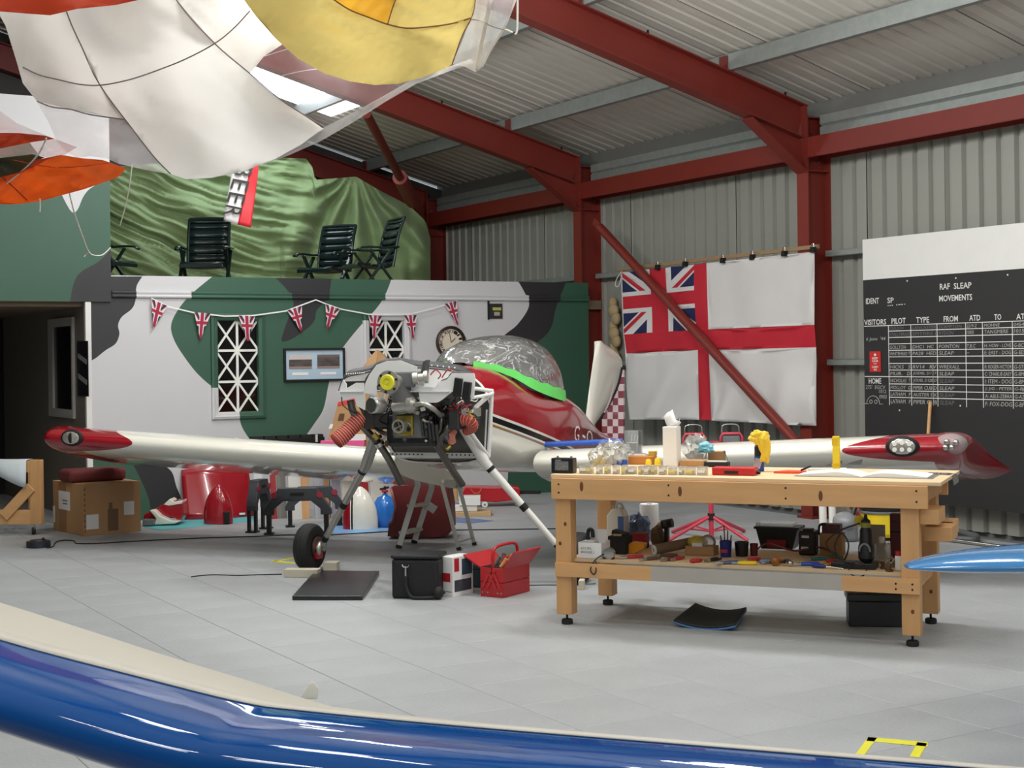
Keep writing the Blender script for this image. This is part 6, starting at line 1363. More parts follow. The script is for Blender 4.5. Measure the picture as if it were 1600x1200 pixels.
tub('black_pot', 'black pot next to the blue pen pot', 1143, 1168, 848, 870, m_black); tub('maroon_tin', 'maroon tin right of the black pot', 1168, 1184, 850, 869, mat('maroon tin', (104, 34, 42), .4))
c = bz(1213, 858); t = thing('black_bin', 'black open storage bin with clear organisers on top', 'bin', c, BY); MB().prism([(-.10, 0), (.10, 0), (.135, .13), (-.135, .13)], 1, .0, .16).build('bin', m_black, t); MB().box(-.145, .145, -.01, .17, .125, .14).build('rim', m_black, t); MB().box(-.14, .10, .02, .14, .141, .165).build('organiser', m_clear, t, bevel=.004); MB().box(-.06, .06, -.012, -.002, .01, .06).build('red_front', mat('dull red box', (150, 30, 34), .5), t)
t, w_, h_ = ibox('charger_case', 'black charger case with two white labels on the shelf', 'case', 1243, 1277, 830, 868, ZS, .12, m_black, bevel=.012); MB().box(-.035, .01, -.002, .001, h_ * .25, h_ * .36).build('label', m_paper, t); MB().box(-.03, .015, -.002, .001, h_ * .72, h_ * .82).build('label', m_paper, t); MB().box(-.03, .03, .03, .08, h_, h_ + .012).build('lid_handle', m_black, t)
t, w_, h_ = ibox('brown_carton', 'tall brown carton with dark patterned top on the shelf', 'carton', 1276, 1318, 834, 868, ZS, .12, m_card); MB().box(-w_ * .4, w_ * .4, .02, .1, h_, h_ + .055).build('patterned_tin', mat('patterned tin', (96, 52, 56), .5, var=.7, scale=60), t); MB().tube(crv([Vector((-w_ * .5, .0, h_ * .95)), Vector((-w_ * .45, -.01, h_ + .05)), Vector((-w_ * .2, .0, h_ + .06))], 12), .008, 6).build('cable', m_black, t, smooth='all')
c = bz(1334, 889); t = thing('rotary_tool', 'black rotary tool standing on a flat black tray', 'power tool', c, BY); MB().box(-.13, .12, -.01, .12, 0, .035).build('tray', m_black, t, bevel=.005); MB().lathe([(.03, .036), (.045, .06), (.045, .12), (.036, .15), (.034, .22), (.026, .235), (.026, .275), (.012, .285), (.008, .31)], (.06, .05, 0), k=20).build('motor', m_black, t, smooth=30); MB().lathe([(.027, .235), (.0285, .237), (.0285, .262), (.027, .264)], (.06, .05, 0), k=18).build('collar', mat('lime collar', (150, 150, 60), .4), t, smooth=30); MB().tube([Vector((.06 + .03 * math.cos(a_), .006, .10 + .045 * math.sin(a_))) for a_ in [PI * k / 10 for k in range(11)]], .007, 6).build('grip_arch', m_grey, t, smooth='all'); MB().cyl((.02, .07, .27), (.02, .075, .27), .03, k=18).build('yellow_disc', m_yel, t)
MB().tube(crv([Vector((.03, .03, .26)), Vector((-.09, .02, .21)), Vector((-.16, .02, .14)), Vector((-.12, .02, .08)), Vector((-.06, .02, .05)), Vector((-.03, .0, .14)), Vector((-.07, .0, .20)), Vector((-.11, .0, .12)), Vector((-.06, -.01, .045)), Vector((.0, -.02, .04))], 70), .005, 6).build('cable', m_black, t, smooth='all'); MB().tube([Vector((.03 + .05 * math.cos(a_), -.055, .008 + .045 * math.sin(a_))) for a_ in [2 * PI * k / 20 for k in range(21)]], .004, 6, closed=False).build('cable_loop', m_black, t, smooth='all')
c = bz(1377, 880); t = thing('clear_bottle', 'square milky bottle behind the brass fittings', 'bottle', c, BY); MB().box(-.045, .045, .0, .07, 0, .115).build('body', glass('milky bottle', (190, 188, 176), .5, .2), t, bevel=.012); MB().lathe([(.018, .115), (.016, .13), (.018, .13), (.018, .15), (.014, .152)], (-.005, .035, 0), k=14).build('cap', m_white, t, smooth=30)
ibox('grey_folder', 'grey card folder standing behind the clear bottle', 'folder', 1355, 1382, 820, 872, ZS, .02, mat('grey card', (150, 142, 130), .8))
t, w_, h_ = ibox('maroon_box', 'tall maroon box with lettering at the right end of the shelf', 'box', 1388, 1413, 803, 872, ZS, .08, mat('maroon card', (88, 36, 44), .5)); text('lettering', 'epol', m_dark, t, (-w_ * .4, h_ * .78, w_ * .35, h_ * .88), M=Matrix.Translation((0, -.002, 0)) @ Matrix.Rotation(PI / 2, 4, 'X')); MB().box(-w_ * .45, w_ * .45, -.0012, 0, h_ * .58, h_ * .61).build('printed_line', m_dark, t)
c = bz(1403, 892); t = thing('white_bottle', 'small white bottle with red cap at the shelf corner', 'bottle', c, BY); MB().box(-.019, .019, 0, .038, 0, .085).build('body', m_gloss, t, bevel=.004); MB().lathe([(.019, .085), (.02, .087), (.02, .108), (.017, .11)], (0, .019, 0), k=16).build('cap', m_redp, t, smooth=30)
m_brass = mat('tarnished brass', (120, 98, 70), .35, .8)
for k, (x, y, s_) in enumerate(((1379, 889, 1.0), (1389, 893, 1.3), (1395, 886, 1.1))):
    c = bz(x, y); t = thing('pipe_fitting', 'tarnished metal pipe fitting beside the white bottle, %s of three' % ['left', 'front', 'right'][k], 'fitting', c, BY + k, 'pipe fittings on the shelf'); MB().lathe([(.014 * s_, 0), (.018 * s_, .004), (.018 * s_, .012), (.011 * s_, .015), (.011 * s_, .028), (.016 * s_, .03), (.016 * s_, .042), (.008 * s_, .045)], (0, 0, 0), k=8).build('fitting', m_brass, t, smooth=20); MB().cyl((0, 0, .03), (.03 * s_, 0, .05 * s_), .005, k=8).build('stem', m_steel, t)
c = bz(1362, 884); t = thing('steel_rod', 'thin bright steel rod resting across the pipe fittings', 'rod', (c.x, c.y, ZS)); MB().cyl((0, 0, .03), (.10, -.02, .045), .003, k=6).build('rod', m_steel, t)
# hand tools along the front of the shelf
def pliers(label, px, py, m, rz, s_=1.0):
    c = bz(px, py); t = thing('pliers', label, 'pliers', (c.x, c.y, ZS), rz, 'hand tools along the shelf')
    for sg in (-1, 1): MB().tube(crv([Vector((0, 0, .010)), Vector((sg * .014, -.03, .010)), Vector((sg * .02, -.07, .010)), Vector((sg * .012, -.11, .010))], 16), [.006] * 3 + [.008] * 14 if 0 else .008 * s_, 8).build('handle', m, t, smooth='all'); MB().prism([(0, -.01), (sg * .012, 0), (sg * .009, .025), (sg * .001, .05), (0, .05)], 2, .004, .016).build('jaw', m_steel, t)
    MB().cyl((0, 0, .002), (0, 0, .019), .009, k=12).build('pivot', m_steel, t); return t
def driver(label, px, py, m, rz):
    c = bz(px, py); t = thing('screwdriver', label, 'screwdriver', (c.x, c.y, ZS), rz, 'hand tools along the shelf'); MB().tube([(0, 0, .013), (.01, 0, .013), (.05, 0, .013), (.075, 0, .013), (.085, 0, .013)], [.008, .013, .012, .011, .007], 10).build('handle', m, t, smooth=40); MB().cyl((.085, 0, .013), (.19, 0, .008), .003, k=8).build('blade', m_steel, t); return t
G_ = mat('teal grip', (40, 120, 124), .45); P_ = mat('green grip', (50, 110, 80), .45); A_ = mat('amber handle', (150, 88, 36), .3); B_ = mat('brown grip', (88, 70, 62), .5); R_g = mat('crimson grip', (190, 40, 52), .45)
pliers('red handled pliers left of the brown grips on the shelf edge', 978, 873, R_g, 2.0); pliers('dark brown handled pliers lying beside the red pliers', 1008, 876, B_, 2.2); pliers('dark pliers under the brown tube', 1030, 870, B_, 1.6); pliers('maroon handled pliers at mid left of the shelf edge', 1040, 877, mat('maroon grip', (130, 50, 56), .5), 2.3); pliers('crimson pliers with short jaws near the film carton', 1053, 876, R_g, 2.6); driver('red handled screwdriver in front of the film carton', 1078, 880, R_g, .5); pliers('black pliers in front of the blue pot', 1107, 878, m_black, 2.4); pliers('blue grey pliers beside the yellow pliers', 1128, 882, mat('blue grey grip', (80, 90, 130), .5), 1.9); pliers('bright yellow handled pliers on the shelf edge', 1152, 882, m_yel, 1.4, 1.2)
driver('red tipped screwdriver right of the yellow pliers', 1168, 878, R_g, .3); driver('pale blue screwdriver before the black bin', 1186, 881, mat('pale blue grip', (110, 140, 180), .5), .2); pliers('black handled pliers with amber ball beside them', 1200, 881, m_black, 2.0); pliers('blue handled pliers right of the chrome ball', 1250, 884, m_blue, 1.7, 1.2); pliers('teal handled pliers behind the blue pliers', 1265, 876, G_, 1.8); pliers('green handled cutters in front of the brown carton', 1290, 874, P_, 2.0, 1.2); driver('dark blue screwdriver at the shelf edge before the carton', 1268, 887, mat('navy grip', (40, 50, 130), .4), -.6); pliers('small yellow snips before the black tray', 1284, 886, mat('ochre grip', (206, 160, 80), .5), 2.6, .8); driver('red screwdriver touching the black tray', 1290, 880, R_g, .25)
c = bz(1211, 884); t = thing('amber_knob', 'round amber wooden knob handle on the shelf edge', 'knob', c); MB().ell((0, 0, .028), (.028, .028, .028), 18, 12).build('ball', A_, t, smooth='all'); MB().cyl((.02, .01, .028), (.06, .03, .028), .01, k=10).build('stem', A_, t)
c = bz(1234, 885); t = thing('chrome_ball', 'chrome ball-ended tool beside the amber knob', 'tool', c); MB().ell((0, 0, .018), (.018, .018, .018), 16, 10).build('ball', m_steel, t, smooth='all'); MB().tube([(0, .01, .03), (-.02, .02, .035), (-.03, .03, .02)], .01, 8).build('grip', m_black, t)
# red cable coil lying at the back
mb = MB().tube(crv([bz(1182, 866) + Vector((0, 0, .03)), bz(1200, 862) + Vector((0, 0, .05)), bz(1240, 868) + Vector((0, 0, .03)), bz(1280, 868) + Vector((0, 0, .05)), bz(1310, 873) + Vector((0, 0, .02))], 40), .006, 6); single(mb, 'red_cable', mat('maroon cable', (120, 50, 54), .5), 'thin maroon cable trailing behind the shelf tools', 'cable', smooth='all')
# ================================================================ THINGS ON THE FLOOR
def fbox(*a, **k): return ibox(*a, **k)
AY = math.radians(-21)
# toolbox under the bench, kneeling mat
c = onz(1370, 980); t = thing('black_toolbox', 'black plastic toolbox standing under the right end of the bench', 'toolbox', c, math.radians(-8)); W_ = .21
MB().prism([(0, .0), (.2, .0), (.2, .15), (.195, .2), (.0, .2)], 0, -.165, .165).build('body', mat('charcoal plastic', (44, 46, 46), .45), t, bevel=.008); MB().box(-.175, .175, -.012, .21, .15, .205).build('lid', mat('charcoal lid', (40, 42, 42), .4), t, bevel=.012)
for x in (-.05, .05): MB().box(x - .01, x + .01, .09, .11, .205, .235).build('handle_post', m_black, t)
MB().box(-.06, .06, .09, .11, .225, .24).build('handle', m_black, t, bevel=.004); MB().box(-.12, .08, -.014, -.006, .125, .15).build('latch_plate', mat('charcoal lid', (40, 42, 42), .4), t)
a_, b_, c_, d_ = onz(1052, 980), onz(1148, 987), onz(1166, 963), onz(1086, 956); t = thing('kneeling_mat', 'curled black and blue foam kneeling mat under the bench', 'mat', ((a_ + c_) / 2)); o_ = (a_ + c_) / 2; P = []
for j in range(7):
    v = j / 6; row = []
    for i in range(11):
        u = i / 10; p = a_.lerp(b_, u).lerp(d_.lerp(c_, u), v) - o_; row.append(Vector((p.x, p.y, .012 + .03 * (2 * u - 1) ** 2 + .012 * v)))
    P.append(row)
MB().grid(P).build('black_face', mat('black foam', (40, 42, 44), .8, bump=.2), t, smooth='all', solid=.01); MB().grid([[p + Vector((0, -.002, -.012)) for p in r] for r in P]).build('blue_layer', mat('blue foam', (88, 128, 180), .8), t, smooth='all', solid=.012)
# ---- group left of the bench: bag, box, case, red toolbox, board, chocks
c = onz(648, 936); t = thing('black_cool_bag', 'black soft cube bag with shoulder strap on the floor', 'bag', c, math.radians(-10)); MB().box(-.165, .165, 0, .26, 0, .27).build('body', mat('black nylon', (22, 22, 24), .6, bump=.3, bscale=30), t, bevel=.02, seg=3); MB().box(-.17, .17, -.006, .266, .272, .30).build('lid', mat('black nylon', (22, 22, 24), .6, bump=.3, bscale=30), t, bevel=.014, seg=3)
MB().tube([(-.06, -.012, .22), (-.06, -.016, .16)], .008, 8).build('strap_clip', m_steel, t); MB().tube(crv([Vector((-.06, -.016, .16)), Vector((-.055, -.02, .08)), Vector((-.02, -.03, .02)), Vector((.05, -.035, .012)), Vector((.15, -.02, .02)), Vector((.20, .02, .05))], 30), .013, 8).build('strap', m_rub, t, smooth='all'); MB().tube([(-.085, -.012, .235), (-.075, -.014, .22), (-.045, -.014, .22), (-.035, -.012, .235)], .006, 6).build('strap_ring', m_steel, t); MB().ell((.165, .0, .045), (.035, .05, .045), 12, 8).build('strap_pad', m_rub, t, smooth='all')
c = onz(700, 932); t = thing('tall_white_box', 'tall narrow white carton with red logo beside the black bag', 'box', c, math.radians(-38)); MB().box(-.075, .04, 0, .22, 0, .27).build('carton', m_paper, t); MB().box(-.045, .02, -.0015, 0, .10, .16).build('red_logo', mat('logo red', (180, 34, 48), .5), t); MB().box(.0401, .0412, .02, .2, .03, .11).build('picture_panel', mat('dark picture', (70, 74, 84), .5, var=.6, scale=14), t); MB().box(.0401, .0414, .1, .21, .14, .25).build('blue_panel', mat('slate blue print', (56, 78, 96), .5), t); MB().box(.0401, .0416, .02, .07, .17, .26).build('red_panel', mat('logo red', (180, 34, 48), .5), t); MB().box(-.07, .03, -.0012, 0, .03, .035).build('print_line', m_grey, t)
c = onz(729, 918); t = thing('dark_case', 'dark teal plastic case behind the red toolbox', 'case', c, math.radians(-30)); MB().box(-.10, .10, .02, .3, 0, .13).build('base', mat('dark teal plastic', (44, 58, 66), .4), t, bevel=.01); MB().box(-.105, .105, .015, .305, .133, .17).build('lid', mat('dark teal plastic', (44, 58, 66), .4), t, bevel=.012); MB().tube([(-.05, .0, .17), (.05, -.01, .18)], .006, 8).build('handle', m_steel, t)
# cantilever toolbox
c = onz(768, 933); t = thing('red_toolbox', 'open red cantilever toolbox full of tools on the floor', 'toolbox', c, math.radians(-33)); m_tb = mat('red toolbox enamel', (186, 36, 42), .35, var=.08)
w2, d2, h2 = .095, .34, .20
MB().box(-w2, w2, 0, d2, 0, .10).build('base_tray', m_tb, t, bevel=.004); MB().box(-w2, -.004, 0, d2, .102, .20).build('upper_tray', m_tb, t, bevel=.004); MB().box(.004, w2, 0, d2, .102, .20).build('upper_tray', m_tb, t, bevel=.004)
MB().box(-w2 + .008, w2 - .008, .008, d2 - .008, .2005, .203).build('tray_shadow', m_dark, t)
MB().box(-.005, .004, 0, d2, 0, .16, R=None).build('lid_leaf', m_tb, t, M=Matrix.Translation((-w2, 0, .2)) @ Matrix.Rotation(math.radians(-62), 4, 'Y')); MB().box(-.004, .005, 0, d2, 0, .15).build('lid_leaf', m_tb, t, M=Matrix.Translation((w2, 0, .2)) @ Matrix.Rotation(math.radians(38), 4, 'Y'))
for x0, x1 in ((-.075, -.01), (-.035, .03), (.075, .01), (.035, -.03)): MB().bar((x0, -.005, .06), (x1, -.005, .185), .016, .005, up=(0, 1, 0)).build('cantilever_arm', mat('red enamel arm', (196, 48, 52), .35), t)
for x, z in ((-.075, .03), (-.03, .03), (.05, .03), (.08, .03)): MB().cyl((x, -.001, z), (x, -.004, z), .006, k=8).build('rivet', m_steel, t)
MB().tube(crv([Vector((0, .02, .19)), Vector((0, .02, .29)), Vector((0, .06, .335)), Vector((0, .2, .345)), Vector((0, .3, .335)), Vector((0, .33, .29)), Vector((0, .33, .19))], 36), .011, 10).build('carry_handle', m_tb, t, smooth='all')
for k, (x, y, an, m) in enumerate(((.04, .08, .3, mat('red tool grip', (206, 50, 40), .4)), (.06, .16, -.2, mat('orange tool grip', (228, 120, 60), .4)), (-.04, .1, .5, m_grey), (.03, .24, .2, mat('red tool grip', (206, 50, 40), .4)), (-.05, .2, .2, m_steel), (.055, .03, .6, mat('tan tool', (200, 150, 90), .5)))): MB().cyl((x, y, .205), (x + .07 * math.sin(an), y + .02, .205 + .07 * math.cos(an)), .013, .015, k=10).build('tool_handle', m, t, smooth=30)
a_, b_, c_, d_ = onz(456, 938), onz(566, 938), onz(592, 898), onz(492, 897); o_ = (a_ + c_) / 2; t = thing('black_board', 'flat glossy black board lying on the floor before the wheel', 'board', o_); mb = MB(); vs = [p - o_ + Vector((0, 0, z)) for z in (0, .03) for p in (a_, b_, c_, d_)]; mb.add(vs, [(3, 2, 1, 0), (4, 5, 6, 7), (0, 1, 5, 4), (1, 2, 6, 5), (2, 3, 7, 6), (3, 0, 4, 7)]); mb.build('board', mat('black sheet', (34, 34, 36), .3, var=.2, scale=3), t, bevel=.004)
for nm, lb, x0, x1, yt, yb, dp in (('wheel_chock', 'long pale timber chock in front of the left wheel', 441, 497, 890, 902.5, .1), ('wheel_chock', 'short pale timber chock behind the left wheel', 503, 527, 879, 893, .1), ('wheel_chock', 'small timber chock by the right wheel, seen beneath the bench', 902, 913, 907, 922, .1)):
    ibox(nm, lb, 'chock', x0, x1, yt, yb, 0, dp, mat('pale timber', (206, 198, 178), .7), rz=math.radians(-8), group='wheel chocks')
# ---- step ladder
m_lad = m_alu; t = thing('step_ladder', 'small aluminium step ladder standing under the engine', 'step ladder', onz(680, 850)); o_ = onz(680, 850)
def gp(px, py): return onz(px, py) - o_
tz = 0; LF, LB_ = gp(622, 857), gp(646, 849); RF, RB = gp(717, 860), gp(741, 852)
topz = .49; tF = Vector((at(653, 756, LF.y + o_.y + .1) - o_)); tB = Vector((at(676, 756, LB_.y + o_.y + .1) - o_)); uF = Vector((at(690, 756, RF.y + o_.y) - o_)); uB = Vector((at(716, 757, RB.y + o_.y) - o_))
for a_, b_ in ((LF, tF), (LB_, tB)): r_ = MB().bar(a_, b_, .05, .022, up=(0, 1, 0)).build('front_stile', m_lad, t, bevel=.003); MB().bar(a_, a_.lerp(b_, .05), .054, .028, up=(0, 1, 0)).build('rubber_foot', m_rub, r_)
for a_, b_ in ((RF, uF), (RB, uB)): r_ = MB().bar(a_, b_, .034, .02, up=(0, 1, 0)).build('rear_stile', m_lad, t, bevel=.003); MB().bar(a_, a_.lerp(b_, .05), .04, .026, up=(0, 1, 0)).build('rubber_foot', m_rub, r_)
for f_ in (.24, .66): MB().bar(LF.lerp(tF, f_), LB_.lerp(tB, f_), .09, .025).build('tread', mat('pale tread', (206, 204, 192), .5), t, bevel=.004)
mb = MB(); zt_ = max(tF.z, tB.z); mb.add([tF + Vector((-.02, -.02, .01)), uF + Vector((.02, -.02, .01)), uB + Vector((.02, .02, .01)), tB + Vector((-.02, .02, .01))] + [p + Vector((0, 0, .028)) for p in (tF + Vector((-.02, -.02, .01)), uF + Vector((.02, -.02, .01)), uB + Vector((.02, .02, .01)), tB + Vector((-.02, .02, .01)))], [(3, 2, 1, 0), (4, 5, 6, 7), (0, 1, 5, 4), (1, 2, 6, 5), (2, 3, 7, 6), (3, 0, 4, 7)]); mb.build('top_step', mat('pale tread', (206, 204, 192), .5), t)
MB().bar(RF.lerp(uF, .12), RB.lerp(uB, .12), .012, .012).build('rear_brace', m_lad, t); MB().box(-.03, .05, -.02, .02, -.04, .03).build('label_card', m_paper, t, M=Matrix.Translation(LB_.lerp(tB, .62) + Vector((.05, -.03, 0))) @ Matrix.Rotation(.6, 4, 'Y'))
# ---- maroon seat behind the ladder
c = onz(655, 842); t = thing('upholstered_bench', 'maroon upholstered L-shaped seat lying on its side behind the ladder', 'seat', c, math.radians(-4)); k = c.y / FPX
pr = [(604, 838), (607, 818), (612, 812), (616, 790), (610, 762), (616, 758), (700, 757), (705, 790), (706, 826), (700, 836), (680, 841), (640, 841)]
MB().prism([((x - 655) * k, (842 - y) * k) for x, y in pr], 1, .0, .35).build('upholstery', mat('maroon vinyl', (112, 38, 38), .45, var=.08, bump=.1, bscale=20), t, bevel=.025, seg=3)
MB().tube([Vector(((x - 655) * k, -.002, (842 - y) * k)) for x, y in ((611, 763), (618, 792), (613, 814), (607, 820))], .012, 8).build('piping', mat('pale maroon piping', (160, 92, 88), .5), t, smooth='all')
# ---- blue ball tank
c = onz(600, 826); t = thing('blue_gas_bottle', 'round bright blue gas bottle beside the maroon seat', 'gas bottle', c + Vector((0, .12, 0))); MB().lathe([(.04, .0), (.075, .01), (.105, .07), (.118, .15), (.105, .24), (.075, .29), (.03, .31), (.022, .33)], (0, 0, 0), k=28).build('bottle', mat('bright blue enamel', (36, 112, 196), .2, coat=.4), t, smooth='all'); MB().cyl((0, 0, .33), (0, 0, .40), .012, k=10).build('valve', m_dark, t); MB().bar((-.05, 0, .37), (.04, 0, .39), .02, .02).build('valve_lever', m_dark, t); MB().lathe([(.028, .34), (.034, .345), (.034, .36), (.028, .365)], (0, 0, 0), k=12).build('collar', m_redp, t)
# ---- spats, cowls and panels stored under the wing
def spat(name, label, px, py, hpx, wpx_, m1, rz=0, dep=.5, white=None):
    c = onz(px, py); k = c.y / FPX; h_, w_ = hpx * k, wpx_ * k; c.z = .004; t = thing(name, label, 'fairing', c + Vector((0, w_ * .3, 0)), rz); prof = [(1, 0), (1.0, .25), (.93, .45), (.8, .62), (.6, .78), (.36, .91), (.14, .98), (.01, 1.0)]
    rows = [[Vector((w_ / 2 * r_ * math.cos(a_), w_ * .32 * r_ * math.sin(a_), h_ * z)) for a_ in [2 * PI * i / 28 for i in range(28)]] for r_, z in prof]
    MB().grid(rows, closed=True).build('shell', m1, t, smooth='all'); return t, w_, h_
t, w_, h_ = spat('spinner_fairing', 'pointed glossy red fairing standing on the turquoise mat', 338, 820, 62, 46, m_rgl); MB().box(.02 * 0 + w_ * .22, w_ * .42, -w_ * .30, -w_ * .12, .0, h_ * .32).build('cut_out', m_dark, t, bevel=.01)
t, w_, h_ = spat('wheel_spat', 'white and red wheel spat standing on the pale blue sheet', 561, 828, 66, 56, ramp_mat('spat livery', [(0, RED), (.40, CREAM), (.425, (20, 20, 20)), (.46, CREAM), (.47, CREAM)], lambda o, f: f('ADD', f('MULTIPLY', o[0], 2.2), .60)))
c = onz(345, 809); k = c.y / FPX; t = thing('red_cowling', 'large glossy red engine cowling leaning against the office front', 'cowling', c + Vector((0, -.02, 0)), math.radians(24)); P = []
for j in range(9):
    v = j / 8; P.append([Vector(((u - .5) * 112 * k * (1 - .05 * v), -.10 * math.sin(PI * u) * (1 - .3 * v) + .25 * v, v * .50 + .02 * math.sin(u * 6) * v)) for u in [i / 14 for i in range(15)]])
MB().grid(P).build('shell', m_rgl, t, smooth='all', solid=.006); MB().box(.18, .24, -.08, -.07, .03, .05).build('label', m_paper, t)
c = onz(255, 812); c = onz(255, 821); k = c.y / FPX; c.z = .013; t = thing('red_fairing', 'low red and white fairing lying on the turquoise mat', 'fairing', c, 0); MB().prism([((x - 255) * k, (812 - y) * k) for x, y in ((221, 806), (222, 797), (245, 786), (260, 777), (283, 776), (285, 800), (277, 811), (270, 803), (258, 801), (240, 806))], 1, .05, .25).build('shell', m_rgl, t, bevel=.02); MB().prism([((x - 255) * k, (812 - y) * k) for x, y in ((254, 782), (264, 773), (270, 778), (284, 776), (283, 781), (262, 784))], 1, .04, .24).build('white_lip', m_cream, t, bevel=.006)
c = onz(258, 822); k = c.y / FPX; t = thing('white_fillet', 'curved white wing fillet lying on the turquoise mat', 'fillet', c, 0); MB().prism([((x - 258) * k, (822 - y) * k) for x, y in ((233, 797), (240, 796), (250, 806), (265, 813), (281, 815), (272, 819), (240, 820), (243, 810))], 1, .0, .12).build('shell', m_cream, t, bevel=.012)
def mat_(name, label, pts, m, th=.0025, zz=.0005):
    q_ = [onz(x, y) for x, y in pts]; o_ = sum(q_, Vector()) / len(q_); mb = MB().prism([(p.x - o_.x, p.y - o_.y) for p in q_], 2, zz, zz + th); o = mb.build(name, m); o.location = o_; return tag(o, label, 'mat')
mat_('turquoise_mat', 'turquoise plastic sheet under the red fairings', [(222, 823), (250, 829), (402, 814), (402, 804), (290, 811), (224, 816)], mat('turquoise sheet', (96, 186, 190), .5)); mat_('pale_blue_sheet', 'pale blue plastic sheet under the wheel spat', [(505, 828), (512, 833), (560, 835), (606, 828), (606, 820), (520, 820)], mat('pale blue sheet', (130, 176, 222), .4)); mat_('blue_flat_panel', 'small blue flat panel on the floor right of the ladder', [(708, 816), (735, 818), (770, 814), (735, 810), (705, 808)], mat('panel blue grey', (90, 110, 160), .5))
ibox('small_parts_tray', 'small grey tray at the left end of the turquoise mat', 'tray', 222, 240, 812, 821, .013, .1, m_grey, rz=0)
# black saw-horses
def sawhorse(label, px, py, wpx_, hpx, rz, flip=1):
    c = onz(px, py); k = c.y / FPX; W_, H_ = wpx_ * k, hpx * k; t = thing('saw_horse', label, 'saw horse', c, rz, 'black plastic saw horses'); m = mat('dark grey plastic', (58, 60, 64), .5)
    pr = [(-.5, 0.42), (-.5, .52), (-.46, .62), (-.30, .94), (-.28, 1.0), (.28, 1.0), (.30, .94), (.46, .62), (.5, .52), (.5, .42), (.34, .42), (.34, .55), (.20, .72), (-.20, .72), (-.34, .55), (-.34, .42)]
    b_ = MB().prism([(x * W_, z * H_) for x, z in pr], 1, -.05, .05).build('body', m, t, bevel=.006); MB().box(-.1 * W_, .1 * W_, -.053, -.049, H_ * .84, H_ * .90).build('grip_slot', m_dark, b_)
    for x in (-.33, .33): MB().cyl((x * W_, -.051, H_ * .85), (x * W_, -.056, H_ * .85), .03, k=14).build('red_disc', mat('dull red disc', (150, 40, 56), .5), b_)
    for x in (-1, 1):
        for y in (-.035, .035): MB().box(x * W_ * .42 - .02, x * W_ * .42 + .02, y - .012, y + .012, .0, H_ * .45).build('leg', m_black, t)
        MB().box(x * W_ * .42 - .045, x * W_ * .42 + .045, -.055, .055, 0, .015).build('foot', m_black, t)
    return t
sawhorse('black plastic saw horse nearest the wheel, front of the pair', 465, 834, 106, 72, math.radians(3)); sawhorse('black plastic saw horse partly behind the front one', 492, 822, 92, 62, math.radians(10)); sawhorse('black plastic saw horse seen edge-on left of the pair', 405, 829, 60, 80, math.radians(75))
# panels and boards leaning against the office front, below the wing
for k, (x0, x1, yt, col_, lb) in enumerate(((398, 412, 734, (206, 206, 208), 'narrow white board leaning on the office front, leftmost under the wing'), (424, 433, 734, (150, 30, 40), 'thin red strip leaning beside the leftmost white board'), (434, 448, 735, (120, 118, 112), 'grey board leaning right of the thin red strip'), (452, 472, 735, (208, 206, 200), 'broad off-white board leaning under the middle of the wing'), (470, 484, 736, (208, 160, 112), 'tan board leaning right of the broad off-white board'), (492, 506, 738, (176, 176, 184), 'pale grey board between the tan board and the brown strip'), (507, 515, 740, (190, 130, 80), 'narrow brown strip leaning between two grey boards'), (520, 534, 741, (150, 150, 162), 'blue grey board leaning left of the cream panel'), (535, 560, 742, (226, 222, 206), 'wide cream panel leaning behind the wheel spat'), (562, 578, 745, (172, 26, 38), 'red panel with black edge leaning behind the wheel spat'), (580, 606, 746, (220, 216, 204), 'cream panel leaning left of the blue gas bottle'))):
    c = onz((x0 + x1) / 2, 812 - (k % 3)); kk = c.y / FPX; w_ = (x1 - x0) * kk; t = MB().box(-w_ / 2, w_ / 2, 0, .018, 0, (815 - yt) * kk * 1.05).build('leaning_panel', mat('panel %d' % k, col_, .45), M=Matrix.Translation(c) @ Matrix.Rotation(.5 * 0 + math.radians(20), 4, 'Z') @ Matrix.Rotation(math.radians(-8), 4, 'X'), bevel=.003); tag(t, lb, 'panel', 'panels leaning under the wing')
# things behind the engine: a trestle table with cartons and foam; black slotted rack on the office front
YT = 15.0; kT = YT / FPX; zT = 1.65 - (704 - 560) * kT
c = at(566, 704, YT); t = thing('trestle_table', 'dark trestle table behind the left wing root', 'table', (c.x, c.y, 0)); MB().box(-.42, .42, -.2, .35, zT - .03, zT).build('table_top', m_dark, t)
for x in (-.38, .38):
    for y in (-.15, .3): MB().cyl((x, y, 0), (x, y, zT - .03), .009, k=8).build('leg', m_alu, t)
def tb(px, py): return ((px - 566) * kT, 1.65 - (py - 560) * kT - zT)
t = thing('brown_carton', 'tall open brown carton behind the engine', 'carton', (c.x, c.y, zT)); MB().prism([tb(*p) for p in ((563, 704), (612, 704), (612, 585), (607, 566), (601, 557), (589, 547), (580, 556), (566, 575))], 1, .06, .3).build('body', m_card, t); MB().bar((*tb(590, 548)[:1], .056, tb(590, 548)[1]), (tb(586, 575)[0], .056, tb(586, 575)[1]), .012, .004).build('tape', mat('carton tape', (206, 168, 120), .4), t)
MB().prism([tb(*p) for p in ((566, 575), (580, 556), (589, 547), (585, 577))], 1, .05, .058).build('flap', mat('brown cardboard flap', (196, 156, 112), .75), t)
